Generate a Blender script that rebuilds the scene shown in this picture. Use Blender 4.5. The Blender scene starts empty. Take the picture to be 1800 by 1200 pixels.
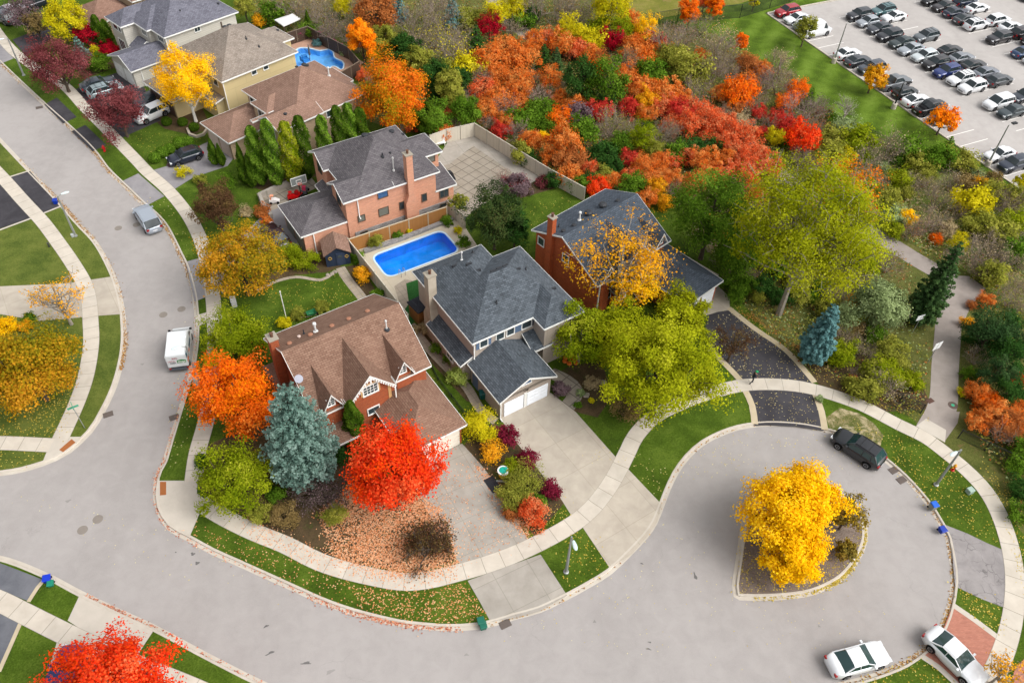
import bpy, bmesh, math, random
import numpy as np
from mathutils import Vector, Matrix
from mathutils.geometry import tessellate_polygon

# ------------------------------------------------------------------ camera
F_PX, PITCH, ROLL, CAM_H = 1430.0, math.radians(46.4), math.radians(-2.4), 58.0
scene = bpy.context.scene
COL = scene.collection
cam_data = bpy.data.cameras.new('camera')
cam = bpy.data.objects.new('camera', cam_data)
COL.objects.link(cam)
_R0, _D0 = Vector((1, 0, 0)), Vector((0, -math.sin(PITCH), -math.cos(PITCH)))
_FW = Vector((0, math.cos(PITCH), -math.sin(PITCH)))
_cr, _sr = math.cos(ROLL), math.sin(ROLL)
_RX = _R0 * _cr + _D0 * _sr
_DN = _R0 * -_sr + _D0 * _cr
_m = Matrix((_RX, -_DN, -_FW)).transposed().to_4x4()
_m.translation = Vector((0, 0, CAM_H))
cam.matrix_world = _m
cam_data.sensor_width = 36.0
cam_data.lens = 36.0 * F_PX / 1800.0
cam_data.clip_start, cam_data.clip_end = 0.5, 3000.0
scene.camera = cam

# ------------------------------------------------------------------ light
SUN_EL, SUN_AZ = math.radians(48), math.radians(112)     # azimuth clockwise from +Y
world = bpy.data.worlds.new('World'); scene.world = world; world.use_nodes = True
wt = world.node_tree; wt.nodes.clear()
sky = wt.nodes.new('ShaderNodeTexSky'); sky.sky_type = 'NISHITA'; sky.sun_disc = False
sky.sun_elevation = SUN_EL; sky.sun_rotation = SUN_AZ
sky.air_density = 1.0; sky.dust_density = 5.0; sky.ozone_density = 1.0
hs = wt.nodes.new('ShaderNodeHueSaturation'); hs.inputs['Saturation'].default_value = 0.15
bg = wt.nodes.new('ShaderNodeBackground'); bg.inputs['Strength'].default_value = 0.15
wo = wt.nodes.new('ShaderNodeOutputWorld')
wt.links.new(sky.outputs[0], hs.inputs['Color']); wt.links.new(hs.outputs[0], bg.inputs[0]); wt.links.new(bg.outputs[0], wo.inputs[0])
sd = bpy.data.lights.new('sun', 'SUN'); sd.energy = 0.65; sd.angle = math.radians(42); sd.color = (1.0, 0.955, 0.89)
sun = bpy.data.objects.new('sun', sd); COL.objects.link(sun)
_sdir = Vector((math.sin(SUN_AZ) * math.cos(SUN_EL), math.cos(SUN_AZ) * math.cos(SUN_EL), math.sin(SUN_EL)))
sun.rotation_euler = _sdir.to_track_quat('Z', 'Y').to_euler()
sun.location = (0, 0, 120)
scene.view_settings.view_transform = 'Standard'
scene.view_settings.look = 'None'
scene.view_settings.gamma = 1.0
scene.view_settings.use_curve_mapping = False
scene.view_settings.exposure = 0.76
try:
    scene.cycles.max_bounces = 6; scene.cycles.transparent_max_bounces = 8
    scene.cycles.diffuse_bounces = 3; scene.cycles.use_denoising = True
except Exception: pass

# ------------------------------------------------------------------ helpers
def G(px, py, z=0.0):
    """point of the horizontal plane z that the photo shows at (px, py)"""
    u, v = px - 900.0, py - 600.0
    u, v = _cr * u - _sr * v, _sr * u + _cr * v
    dx = u; dy = F_PX * math.cos(PITCH) - v * math.sin(PITCH); dz = -F_PX * math.sin(PITCH) - v * math.cos(PITCH)
    t = (z - CAM_H) / dz
    return (dx * t, dy * t)
def ppm(px, py, z=0.0):
    """photo pixels per metre across, at that point"""
    X, Y = G(px, py, z)
    return F_PX / (Y * math.cos(PITCH) - (z - CAM_H) * math.sin(PITCH))
def tag(o, label=None, cat=None, group=None, kind=None):
    if label: o['label'] = label
    if cat: o['category'] = cat
    if group: o['group'] = group
    if kind: o['kind'] = kind
    return o
def empty(name, x, y, z=0.0, rz=0.0, label=None, cat=None, group=None, kind=None):
    o = bpy.data.objects.new(name, None); COL.objects.link(o)
    o.location = (x, y, z); o.rotation_euler = (0, 0, rz); o.empty_display_size = 0.5
    return tag(o, label, cat, group, kind)
def copy_tree(o, parent=None):
    c = o.copy(); COL.objects.link(c); c.parent = parent
    for ch in o.children: copy_tree(ch, c)
    return c

class MB:
    """collects polygons and links them as ONE mesh object"""
    def __init__(s): s.v = []; s.f = []; s.mi = []
    def poly(s, pts, mi=0):
        b = len(s.v); s.v += [tuple(p) for p in pts]; s.f.append(tuple(range(b, b + len(pts)))); s.mi.append(mi)
    def mesh(s, V, Fs, mi=0, M=None):
        b = len(s.v)
        if M is not None: V = [tuple(M @ Vector(p)) for p in V]
        s.v += [tuple(p) for p in V]
        for f in Fs: s.f.append(tuple(b + i for i in f)); s.mi.append(mi)
    def box(s, x0, y0, z0, x1, y1, z1, mi=0, M=None, skip=''):
        V = [(x0,y0,z0),(x1,y0,z0),(x1,y1,z0),(x0,y1,z0),(x0,y0,z1),(x1,y0,z1),(x1,y1,z1),(x0,y1,z1)]
        Fs = [(0,1,5,4),(1,2,6,5),(2,3,7,6),(3,0,4,7)]
        if 't' not in skip: Fs.append((4,5,6,7))
        if 'b' not in skip: Fs.append((3,2,1,0))
        s.mesh(V, Fs, mi, M)
    def tube(s, pts, radii, k=6, mi=0, cap=True):
        pts = [Vector(p) for p in pts]; n = len(pts); b = len(s.v)
        if not hasattr(radii, '__len__'): radii = [radii] * n
        for i, p in enumerate(pts):
            d = (pts[min(i+1, n-1)] - pts[max(i-1, 0)])
            if d.length < 1e-9: d = Vector((0,0,1))
            d.normalize(); a = d.orthogonal().normalized() if abs(d.z) < .95 else (Vector((1,0,0)) - d * d.x).normalized(); c = d.cross(a)
            for j in range(k):
                t = 2 * math.pi * j / k
                s.v.append(tuple(p + (a * math.cos(t) + c * math.sin(t)) * radii[i]))
        for i in range(n-1):
            for j in range(k):
                j2 = (j+1) % k
                s.f.append((b+i*k+j, b+i*k+j2, b+(i+1)*k+j2, b+(i+1)*k+j)); s.mi.append(mi)
        if cap:
            s.f.append(tuple(b + j for j in reversed(range(k)))); s.mi.append(mi)
            s.f.append(tuple(b + (n-1)*k + j for j in range(k))); s.mi.append(mi)
    def lathe(s, prof, k=16, c=(0,0,0), mi=0):
        b = len(s.v); n = len(prof)
        for r, z in prof:
            for j in range(k):
                t = 2*math.pi*j/k; s.v.append((c[0]+r*math.cos(t), c[1]+r*math.sin(t), c[2]+z))
        for i in range(n-1):
            for j in range(k):
                j2 = (j+1) % k
                s.f.append((b+i*k+j, b+i*k+j2, b+(i+1)*k+j2, b+(i+1)*k+j)); s.mi.append(mi)
        s.f.append(tuple(b + (n-1)*k + j for j in range(k))); s.mi.append(mi)
        s.f.append(tuple(b + j for j in reversed(range(k)))); s.mi.append(mi)
    def build(s, name, mats, parent=None, smooth=False, uv=False):
        me = bpy.data.meshes.new(name); me.from_pydata(s.v, [], s.f)
        if not isinstance(mats, (list, tuple)): mats = [mats]
        for m in mats: me.materials.append(m)
        if len(mats) > 1: me.polygons.foreach_set('material_index', s.mi)
        if smooth: me.polygons.foreach_set('use_smooth', [True] * len(me.polygons))
        me.update()
        if uv: plane_uv(me)
        o = bpy.data.objects.new(name, me); COL.objects.link(o)
        if parent is not None: o.parent = parent
        return o
def plane_uv(me):
    """UVs in metres, u level in the face's plane and v up its slope"""
    uvl = me.uv_layers.new(name='UVMap').data
    Z = Vector((0, 0, 1))
    for p in me.polygons:
        n = p.normal; u = Z.cross(n)
        if u.length < 0.05: u = Vector((1, 0, 0)); v = Vector((0, 1, 0))
        else: u.normalize(); v = n.cross(u)
        for li in p.loop_indices:
            co = me.vertices[me.loops[li].vertex_index].co
            uvl[li].uv = (co.dot(u), co.dot(v))

# ------------------------------------------------------------------ materials
def lin(c):
    """#rrggbb or 0-255 sRGB triple to linear"""
    if isinstance(c, str): c = tuple(int(c[i:i+2], 16) for i in (1, 3, 5))
    if max(c) > 1.0: return tuple(((x/255.)/12.92 if x/255. <= .04045 else ((x/255.+.055)/1.055)**2.4) for x in c)
    return tuple(c)
class NT:
    def __init__(s, name):
        s.m = bpy.data.materials.new(name); s.m.use_nodes = True; s.t = s.m.node_tree; s.t.nodes.clear()
    def n(s, typ, **kw):
        nd = s.t.nodes.new(typ)
        for k, v in kw.items():
            if k.startswith('i_'): nd.inputs[k[2:].replace('_', ' ')].default_value = v
            else: setattr(nd, k, v)
        return nd
    def l(s, a, b): s.t.links.new(a, b)
    def ramp(s, stops, fac, interp='LINEAR'):
        r = s.n('ShaderNodeValToRGB'); cr = r.color_ramp; cr.interpolation = interp
        while len(cr.elements) < len(stops): cr.elements.new(0.5)
        for e, (p, c) in zip(cr.elements, stops):
            e.position = p; e.color = (*lin(c), 1) if not isinstance(c, (int, float)) else (c, c, c, 1)
        s.l(fac, r.inputs[0]); return r.outputs[0]
    def noise(s, vec, scale, detail=3, rough=.55, dist=0.0):
        nd = s.n('ShaderNodeTexNoise'); nd.inputs['Scale'].default_value = scale; nd.inputs['Detail'].default_value = detail
        nd.inputs['Roughness'].default_value = rough; nd.inputs['Distortion'].default_value = dist
        if vec is not None: s.l(vec, nd.inputs['Vector'])
        return nd.outputs[0]
    def mix(s, fac, a, b, blend='MIX'):
        nd = s.n('ShaderNodeMix', data_type='RGBA', blend_type=blend)
        for sock, val in ((nd.inputs[0], fac), (nd.inputs[6], a), (nd.inputs[7], b)):
            if hasattr(val, 'links') or isinstance(val, bpy.types.NodeSocket): s.l(val, sock)
            elif isinstance(val, (int, float)): sock.default_value = val if sock.type == 'VALUE' else (val, val, val, 1)
            else: sock.default_value = (*lin(val), 1)
        return nd.outputs[2]
    def math(s, op, a, b=0.0, c=None):
        nd = s.n('ShaderNodeMath', operation=op)
        for sock, val in zip(nd.inputs, (a, b, c)):
            if val is None: continue
            if isinstance(val, bpy.types.NodeSocket): s.l(val, sock)
            else: sock.default_value = val
        return nd.outputs[0]
    def pos(s): return s.n('ShaderNodeNewGeometry').outputs['Position']
    def uv(s): return s.n('ShaderNodeUVMap').outputs[0]
    def out(s, color, rough=.9, bump=None, bstr=.3, bdist=.02, spec=.3, metal=0.0, coat=0.0):
        p = s.n('ShaderNodeBsdfPrincipled'); o = s.n('ShaderNodeOutputMaterial')
        if isinstance(color, bpy.types.NodeSocket): s.l(color, p.inputs['Base Color'])
        else: p.inputs['Base Color'].default_value = (*lin(color), 1)
        if isinstance(rough, bpy.types.NodeSocket): s.l(rough, p.inputs['Roughness'])
        else: p.inputs['Roughness'].default_value = rough
        p.inputs['Specular IOR Level'].default_value = spec; p.inputs['Metallic'].default_value = metal
        p.inputs['Coat Weight'].default_value = coat
        if bump is not None:
            b = s.n('ShaderNodeBump'); b.inputs['Strength'].default_value = bstr; b.inputs['Distance'].default_value = bdist
            s.l(bump, b.inputs['Height']); s.l(b.outputs[0], p.inputs['Normal'])
        s.l(p.outputs[0], o.inputs[0]); return s.m
_mc = {}
def plain(color, rough=.6, spec=.4, metal=0.0, coat=0.0, var=.06, name=None):
    key = (str(color), rough, spec, metal, coat)
    if key in _mc: return _mc[key]
    t = NT(name or 'paint'); c = lin(color)
    f = t.noise(t.pos(), 3.0, 4)
    col = t.mix(f, tuple(x*(1-var*2) for x in c), tuple(min(1, x*(1+var)) for x in c))
    _mc[key] = t.out(col, rough, spec=spec, metal=metal, coat=coat); return _mc[key]

def m_asphalt(name, a, b, patch=.5, crack=None, speck=.5, joints=None):
    t = NT(name); P = t.pos()
    mpb = t.n('ShaderNodeMapping'); mpb.inputs['Scale'].default_value = (1, .35, 1); mpb.inputs['Rotation'].default_value = (0, 0, .5); t.l(P, mpb.inputs[0]); big = t.noise(mpb.outputs[0], .16, 4, .6); mid = t.noise(P, .9, 5, .65, .4); fine = t.noise(P, 16, 2, .7)
    f = t.math('ADD', t.math('MULTIPLY', big, .55), t.math('MULTIPLY', mid, .45))
    col = t.ramp([(.40, a), (.60, b)], f)
    col = t.mix(t.math('MULTIPLY', t.ramp([(.35, 0.), (.75, 1.)], fine), speck*.35), col, tuple(x*1.18 for x in lin(b)))
    col = t.mix(t.ramp([(.62, 0.), (.78, patch)], t.noise(P, .35, 5, .7, 1.2)), col, tuple(x*.8 for x in lin(a)))
    if crack:
        v = t.n('ShaderNodeTexVoronoi', feature='DISTANCE_TO_EDGE'); v.inputs['Scale'].default_value = crack
        w = t.n('ShaderNodeVectorMath', operation='ADD'); nz = t.n('ShaderNodeTexNoise'); nz.inputs['Scale'].default_value = 1.2; nz.inputs['Detail'].default_value = 6
        t.l(P, nz.inputs['Vector']); t.l(P, w.inputs[0]); t.l(nz.outputs[1], w.inputs[1]); t.l(w.outputs[0], v.inputs['Vector'])
        col = t.mix(t.math('MULTIPLY', t.ramp([(.0, .8), (.03, 0.)], v.outputs[0]), t.ramp([(.45, 0.), (.6, 1.)], t.noise(P, .25, 2))), col, tuple(x*.35 for x in lin(a)))
    w = t.n('ShaderNodeTexVoronoi', feature='DISTANCE_TO_EDGE'); w.inputs['Scale'].default_value = .16
    wv = t.n('ShaderNodeVectorMath', operation='ADD'); nz2 = t.n('ShaderNodeTexNoise'); nz2.inputs['Scale'].default_value = .5; nz2.inputs['Detail'].default_value = 7; t.l(P, nz2.inputs['Vector']); t.l(P, wv.inputs[0])
    sc2 = t.n('ShaderNodeVectorMath', operation='SCALE'); sc2.inputs['Scale'].default_value = 3.0; t.l(nz2.outputs[1], sc2.inputs[0]); t.l(sc2.outputs[0], wv.inputs[1]); t.l(wv.outputs[0], w.inputs['Vector'])
    col = t.mix(t.math('MULTIPLY', t.ramp([(.0, .3), (.004, 0.)], w.outputs[0]), t.ramp([(.5, 0.), (.62, 1.)], t.noise(P, .11, 3))), col, tuple(x*.6 for x in lin(a)))
    return t.out(col, .92, fine, .25, .01)
def m_concrete(name, a, b, slab=None, joint=.6, ang=0.0, uv=False, stain=.35, jw=.03):
    """concrete with joint lines; slab=(length, width) in metres"""
    t = NT(name); P = t.pos(); V = t.uv() if uv else P
    col = t.ramp([(.3, a), (.7, b)], t.noise(P, .7, 6, .65, .3))
    col = t.mix(t.ramp([(.55, 0.), (.8, stain)], t.noise(P, .22, 5, .7, .8)), col, tuple(x*.72 for x in lin(a)))
    if slab:
        mp = t.n('ShaderNodeMapping'); mp.inputs['Rotation'].default_value = (0, 0, ang); t.l(V, mp.inputs[0])
        br = t.n('ShaderNodeTexBrick', offset=0.0, squash=1.0)
        br.inputs['Scale'].default_value = 1.0; br.inputs['Brick Width'].default_value = slab[0]; br.inputs['Row Height'].default_value = slab[1]
        br.inputs['Mortar Size'].default_value = jw; br.inputs['Mortar Smooth'].default_value = .3
        br.inputs['Color1'].default_value = (.94, .94, .94, 1); br.inputs['Color2'].default_value = (1.02, 1.01, 1.0, 1); br.inputs['Mortar'].default_value = (joint, joint, joint*.96, 1)
        t.l(mp.outputs[0], br.inputs['Vector']); col = t.mix(1.0, col, br.outputs[0], 'MULTIPLY')
    return t.out(col, .9, t.noise(P, 25, 2), .15, .01)
def m_grass(name, dark, mid, light, dead=None, deadamt=0.0, stripes=None, scale=1.0):
    t = NT(name); P = t.pos()
    f = t.math('ADD', t.math('MULTIPLY', t.noise(P, .35*scale, 6, .65, .5), .5), t.math('MULTIPLY', t.noise(P, 7, 5, .8), .5))
    if stripes:
        w = t.n('ShaderNodeTexWave', wave_type='BANDS'); w.inputs['Scale'].default_value = stripes[0]; w.inputs['Distortion'].default_value = 1.0
        mp = t.n('ShaderNodeMapping'); mp.inputs['Rotation'].default_value = (0, 0, stripes[1]); t.l(P, mp.inputs[0]); t.l(mp.outputs[0], w.inputs[0])
        f = t.math('ADD', f, t.math('MULTIPLY', t.math('SUBTRACT', w.outputs[1], .5), .12))
    col = t.ramp([(.38, dark), (.5, mid), (.63, light)], f)
    col = t.mix(t.ramp([(.5, 0.), (.72, .35)], t.noise(P, 2.2, 4, .75, 1.0)), col, tuple(x*.62 for x in lin(dark)))
    if dead:
        col = t.mix(t.ramp([(.60-deadamt, 0.), (.75-deadamt, 1.)], t.noise(P, .8, 6, .75, .6)), col, dead)
    return t.out(col, .95, t.noise(P, 30, 3, .8), .9, .05, spec=.15)
def m_shingle(name, dark, light, mott=.5, uvs=1.0):
    t = NT(name); U = t.uv(); P = t.pos()
    br = t.n('ShaderNodeTexBrick', offset=.5); br.inputs['Scale'].default_value = uvs; br.inputs['Brick Width'].default_value = .42; br.inputs['Row Height'].default_value = .19
    br.inputs['Mortar Size'].default_value = .022; br.inputs['Mortar Smooth'].default_value = .4; br.inputs['Bias'].default_value = .0
    br.inputs['Color1'].default_value = (*lin(dark), 1); br.inputs['Color2'].default_value = (*lin(light), 1); br.inputs['Mortar'].default_value = (*[x*.45 for x in lin(dark)], 1)
    t.l(U, br.inputs['Vector'])
    n1 = t.noise(U, 2.2, 4, .7); n2 = t.noise(P, .35, 5, .6, .6)
    col = t.mix(t.ramp([(.35, 0.), (.65, mott)], n1), br.outputs[0], light)
    col = t.mix(t.ramp([(.4, 0.), (.7, .28)], n2), col, tuple(x*1.25 for x in lin(light)))
    return t.out(col, .95, br.outputs[1], .5, .02, spec=.15)
def m_brick(name, a, b, mortar, w=.24, h=.085, ms=.012):
    t = NT(name); U = t.uv()
    br = t.n('ShaderNodeTexBrick', offset=.5); br.inputs['Scale'].default_value = 1.0; br.inputs['Brick Width'].default_value = w; br.inputs['Row Height'].default_value = h
    br.inputs['Mortar Size'].default_value = ms; br.inputs['Color1'].default_value = (*lin(a), 1); br.inputs['Color2'].default_value = (*lin(b), 1); br.inputs['Mortar'].default_value = (*lin(mortar), 1)
    t.l(U, br.inputs['Vector'])
    st = t.n('ShaderNodeMapping'); st.inputs['Scale'].default_value = (.6, 3.0, 1); t.l(U, st.inputs[0])
    col = t.mix(t.ramp([(.35, 0.), (.7, .45)], t.noise(st.outputs[0], 1.6, 5, .7)), br.outputs[0], tuple(min(1, x*1.35) for x in lin(b)))
    return t.out(col, .9, br.outputs[1], .3, .01)
def m_siding(name, c, row=.16, vert=False):
    t = NT(name); U = t.uv(); c = lin(c)
    br = t.n('ShaderNodeTexBrick', offset=.5); br.inputs['Scale'].default_value = 1.0
    br.inputs['Brick Width'].default_value = row if vert else 3.6; br.inputs['Row Height'].default_value = 30. if vert else row
    br.inputs['Mortar Size'].default_value = .012; br.inputs['Color1'].default_value = (*[x*.93 for x in c], 1); br.inputs['Color2'].default_value = (*[min(1, x*1.05) for x in c], 1)
    br.inputs['Mortar'].default_value = (*[x*.62 for x in c], 1); t.l(U, br.inputs['Vector'])
    col = t.mix(t.ramp([(.4, 0.), (.75, .3)], t.noise(U, .9, 5, .7)), br.outputs[0], tuple(x*.85 for x in c))
    return t.out(col, .7, br.outputs[1], .25, .01)
def m_leaf(name, cols, sub=.25):
    """foliage: each leaf carries its own value in the attribute 'leaf'"""
    t = NT(name); at = t.n('ShaderNodeAttribute', attribute_name='leaf')
    n = len(cols); col = t.ramp([(i/(n-1), c) for i, c in enumerate(cols)], at.outputs[2])
    d = t.n('ShaderNodeBsdfDiffuse'); tr = t.n('ShaderNodeBsdfTranslucent'); mx = t.n('ShaderNodeMixShader'); o = t.n('ShaderNodeOutputMaterial')
    mx.inputs[0].default_value = sub
    t.l(col, d.inputs[0]); t.l(col, tr.inputs[0]); t.l(d.outputs[0], mx.inputs[1]); t.l(tr.outputs[0], mx.inputs[2]); t.l(mx.outputs[0], o.inputs[0])
    return t.m
def m_bark(name, a, b):
    t = NT(name); P = t.pos(); mp = t.n('ShaderNodeMapping'); mp.inputs['Scale'].default_value = (6, 6, 1.5); t.l(P, mp.inputs[0])
    n = t.noise(mp.outputs[0], 2.0, 5, .7); return t.out(t.ramp([(.35, a), (.65, b)], n), .95, n, .6, .03)
def m_glass(name='window_glass', c=(.02, .03, .035)):
    t = NT(name); return t.out(t.mix(t.noise(t.pos(), .8, 2), c, tuple(x*2.2 for x in c)), .08, spec=.7)
# ================================================================== ground
def W(pts, z=0.0): return [G(x, y, z) for x, y in pts]
def smooth_line(P, step=1.0, closed=False):
    P = [np.array(p, float) for p in P]; n = len(P); out = []
    rng = range(n if closed else n-1)
    for i in rng:
        if closed: p0, p1, p2, p3 = P[i-1], P[i], P[(i+1) % n], P[(i+2) % n]
        else: p0, p1, p2, p3 = P[max(i-1, 0)], P[i], P[i+1], P[min(i+2, n-1)]
        k = max(1, int(np.linalg.norm(p2-p1) / step))
        for j in range(k):
            t = j / k
            out.append(tuple(.5*((2*p1) + (-p0+p2)*t + (2*p0-5*p1+4*p2-p3)*t*t + (-p0+3*p1-3*p2+p3)*t**3)))
    if not closed: out.append(tuple(P[-1]))
    return out
def normals2(P, closed=False):
    P = np.array(P); n = len(P); d = np.zeros_like(P)
    for i in range(n):
        a = P[i-1] if (i > 0 or closed) else P[i]; b = P[(i+1) % n] if (i < n-1 or closed) else P[i]
        v = b - a; d[i] = v / (np.linalg.norm(v) + 1e-9)
    return np.stack([-d[:, 1], d[:, 0]], 1)
def offset(P, d, closed=False):
    return [tuple(q) for q in (np.array(P) + normals2(P, closed) * d)]
def sheet(name, polys, z, mat, holes=(), label=None, kind='structure', skirt=0.0, parent=None):
    """flat surface(s) from world polygons"""
    mb = MB()
    for P in polys:
        loops = [[Vector((x, y, 0)) for x, y in P]] + [[Vector((x, y, 0)) for x, y in h] for h in holes]
        flat = [v for l in loops for v in l]
        tris = tessellate_polygon(loops); V = [(v.x, v.y, z) for v in flat]
        Fs = []
        for t in tris:
            a, b, c = (flat[i] for i in t)
            Fs.append(t if (b-a).cross(c-a).z > 0 else (t[0], t[2], t[1]))
        mb.mesh(V, Fs)
        if skirt:
            for i in range(len(P)):
                a, b = P[i-1], P[i]; mb.poly([(*a, z-skirt), (*b, z-skirt), (*b, z), (*a, z)])
    o = mb.build(name, mat, parent, uv=True)
    if kind: o['kind'] = kind
    if label: o['label'] = label
    return o
def strip(name, line, w0, w1, z, mat, closed=False, kind='structure', label=None):
    """ribbon along a world line between offsets w0..w1, UV = metres along / across"""
    L, R = offset(line, w0, closed), offset(line, w1, closed); n = len(line)
    V = [(*p, z) for p in L] + [(*p, z) for p in R]; m = n if closed else n-1
    F = []; UV = []; s = 0.0; S = [0.0]
    for i in range(m):
        s += math.dist(line[i], line[(i+1) % n]); S.append(s)
    for i in range(m):
        j = (i+1) % n; F.append((i, j, n+j, n+i) if w1 > w0 else (i, n+i, n+j, j))
        UV += [(S[i], 15.54+w0), (S[i+1], 15.54+w0), (S[i+1], 15.54+w1), (S[i], 15.54+w1)] if w1 > w0 else [(S[i], w0), (S[i], w1), (S[i+1], w1), (S[i+1], w0)]
    me = bpy.data.meshes.new(name); me.from_pydata(V, [], F); uv = me.uv_layers.new(name='UVMap').data
    for i, c in enumerate(UV): uv[i].uv = c
    # normals must look up
    if me.polygons and me.polygons[0].normal.z < 0: me.flip_normals()
    me.materials.append(mat); o = bpy.data.objects.new(name, me); COL.objects.link(o)
    if kind: o['kind'] = kind
    if label: o['label'] = label
    return o
def kerb(name, line, side, closed=False, label=None):
    """gutter and raised kerb; side=+1 when the raised side is left of the line"""
    prof = [(-.02, .004), (0, .012), (.26, .02), (.30, .125), (.33, .14), (.47, .145), (.49, .10)]
    mb = MB(); n = len(line); rows = [offset(line, side*d, closed) for d, z in prof]
    V = [(*p, prof[r][1]) for r in range(len(prof)) for p in rows[r]]; m = n if closed else n-1; F = []
    for r in range(len(prof)-1):
        for i in range(m):
            j = (i+1) % n; q = (r*n+i, r*n+j, (r+1)*n+j, (r+1)*n+i); F.append(q if side > 0 else q[::-1])
    mb.mesh(V, F); o = mb.build(name, M_KERB); o['kind'] = 'structure'
    if label: o['label'] = label
    return o

M_ROAD = m_asphalt('road_asphalt', (142,137,134), (154,149,146), .12, speck=.9)
M_LOT = m_asphalt('lot_asphalt', (156,151,147), (168,163,159), .2)
M_TRAIL = m_asphalt('trail_asphalt', (132,123,116), (150,141,134), .3)
M_BLACK = m_asphalt('sealed_asphalt', (48,46,50), (66,64,68), .5, speck=.3)
M_GREYD = m_asphalt('worn_asphalt', (120,117,120), (140,137,138), .4)
M_GREYB = m_asphalt('bluish_asphalt', (84,86,92), (104,105,110), .3)
M_CRACK = m_asphalt('cracked_asphalt', (126,121,120), (148,143,141), .7, crack=.9)
M_KERB = m_concrete('kerb_concrete', (172,163,150), (188,180,168), stain=.35)
M_WALK = m_concrete('walk_concrete', (178,169,156), (196,188,175), (1.55, 1.48), .55, uv=True)
M_CONC = m_concrete('drive_concrete', (160,151,138), (179,170,156), (3.1, 3.3), .82, math.radians(-34.6))
M_CONC2 = m_concrete('old_concrete', (144,138,129), (163,157,148), (2.9, 2.9), .75, math.radians(-30), stain=.6)
M_PAD = m_concrete('pad_concrete', (176,168,156), (188,180,168))
M_PATIO = m_concrete('patio_concrete', (136,127,114), (154,145,132), (1.25, 1.25), .5, math.radians(-48), jw=.06)
M_PAVER = m_concrete('garden_pavers', (150,138,122), (166,155,140), (.6, .6), .7, math.radians(-34))
M_DECK = m_concrete('pool_deck', (178,168,148), (190,180,162), (2.2, 6), .85, math.radians(-34))
M_BRICKD = m_brick('brick_paving', (150,96,80), (168,112,94), (140,100,86), .22, .11)
M_LAWN = m_grass('lawn_grass', (46,64,10), (68,90,18), (96,114,38), dead=(120,116,56), deadamt=-.06)
M_LAWN2 = m_grass('park_grass', (58,78,12), (80,104,22), (102,126,42), stripes=(.09, math.radians(26)))
M_LAWN3 = m_grass('front_grass', (60,76,24), (86,98,38), (112,116,54))
M_DEAD = m_grass('patchy_grass', (60,78,28), (86,92,42), (150,134,100), dead=(184,168,136), deadamt=.1)
M_WILD = m_grass('wild_ground', (62,72,28), (90,94,44), (118,114,66), dead=(120,94,64), deadamt=.05, scale=.8)
M_FIELD = m_grass('field_grass', (92,98,34), (112,112,44), (134,124,66), dead=(132,112,74), deadamt=.06)
M_SOIL = m_grass('garden_soil', (58,50,34), (80,66,46), (104,84,60), dead=(66,78,30), deadamt=.06)
M_MEADOW = m_grass('meadow_ground', (72,94,34), (102,116,52), (134,136,78), dead=(128,116,78), deadamt=.02, scale=.7)
M_PAINT = plain((232,230,224), .7)

# --- kerb lines (photo pixels of the gutter's road-side edge)
K_MAIN = [(-120,-10),(-40,72),(0,114),(75,185),(125,230),(162,267),(187,300),(219,331),(250,361),(270,378),(287,397),(300,420),(312,445),(324,470),(332,495),(338,520),(341,545),(342,572),(341,605),(335,645),(323,688),(310,730),(297,772),(285,812),(276,828),(271,842),(269,860),(270,878),(275,900),(283,916),(295,931),(312,942),(332,952),(370,973),(410,991),(450,1009),(505,1034),(560,1059),(600,1074),(640,1086),(700,1100),(740,1105),(775,1108),(810,1108),(845,1105),(875,1098),(907,1088),(950,1076),(1000,1052),(1040,1030),(1075,1008),(1110,975),(1138,945),(1155,920),(1167,890),(1183,850),(1200,820),(1225,792),(1255,772),(1300,755),(1350,749),(1400,751),(1437,757),(1475,767),(1515,785),(1555,812),(1587,840),(1612,867),(1634,895),(1650,922),(1661,945),(1667,975),(1671,1000),(1672,1020),(1669,1045),(1660,1080),(1645,1112),(1622,1137),(1587,1162),(1537,1182),(1490,1195),(1430,1208),(1350,1225),(1250,1250)]
K_LEFT = [(-60,178),(0,242),(55,300),(100,347),(140,392),(170,424),(190,457),(207,495),(217,532),(221,562),(222,600),(217,637),(205,680),(185,723),(162,760),(125,795),(100,809),(75,819),(37,830),(0,836),(-70,842)]
K_LOW = [(-60,962),(0,976),(37,987),(95,1012),(140,1036),(200,1065),(275,1099),(350,1139),(400,1165),(450,1190),(520,1222),(640,1268)]
K_ISLE = [(1290,1048),(1287,1030),(1290,1005),(1294,980),(1299,945),(1304,915),(1318,888),(1345,868),(1380,857),(1420,853),(1460,858),(1492,872),(1512,893),(1523,920),(1525,945),(1518,970),(1500,1000),(1475,1024),(1430,1045),(1380,1053),(1325,1055),(1300,1054)]
kmain = smooth_line(W(K_MAIN), .8); kleft = smooth_line(W(K_LEFT), .8); klow = smooth_line(W(K_LOW), .8); kisle = smooth_line(W(K_ISLE), .6, True)

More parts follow.
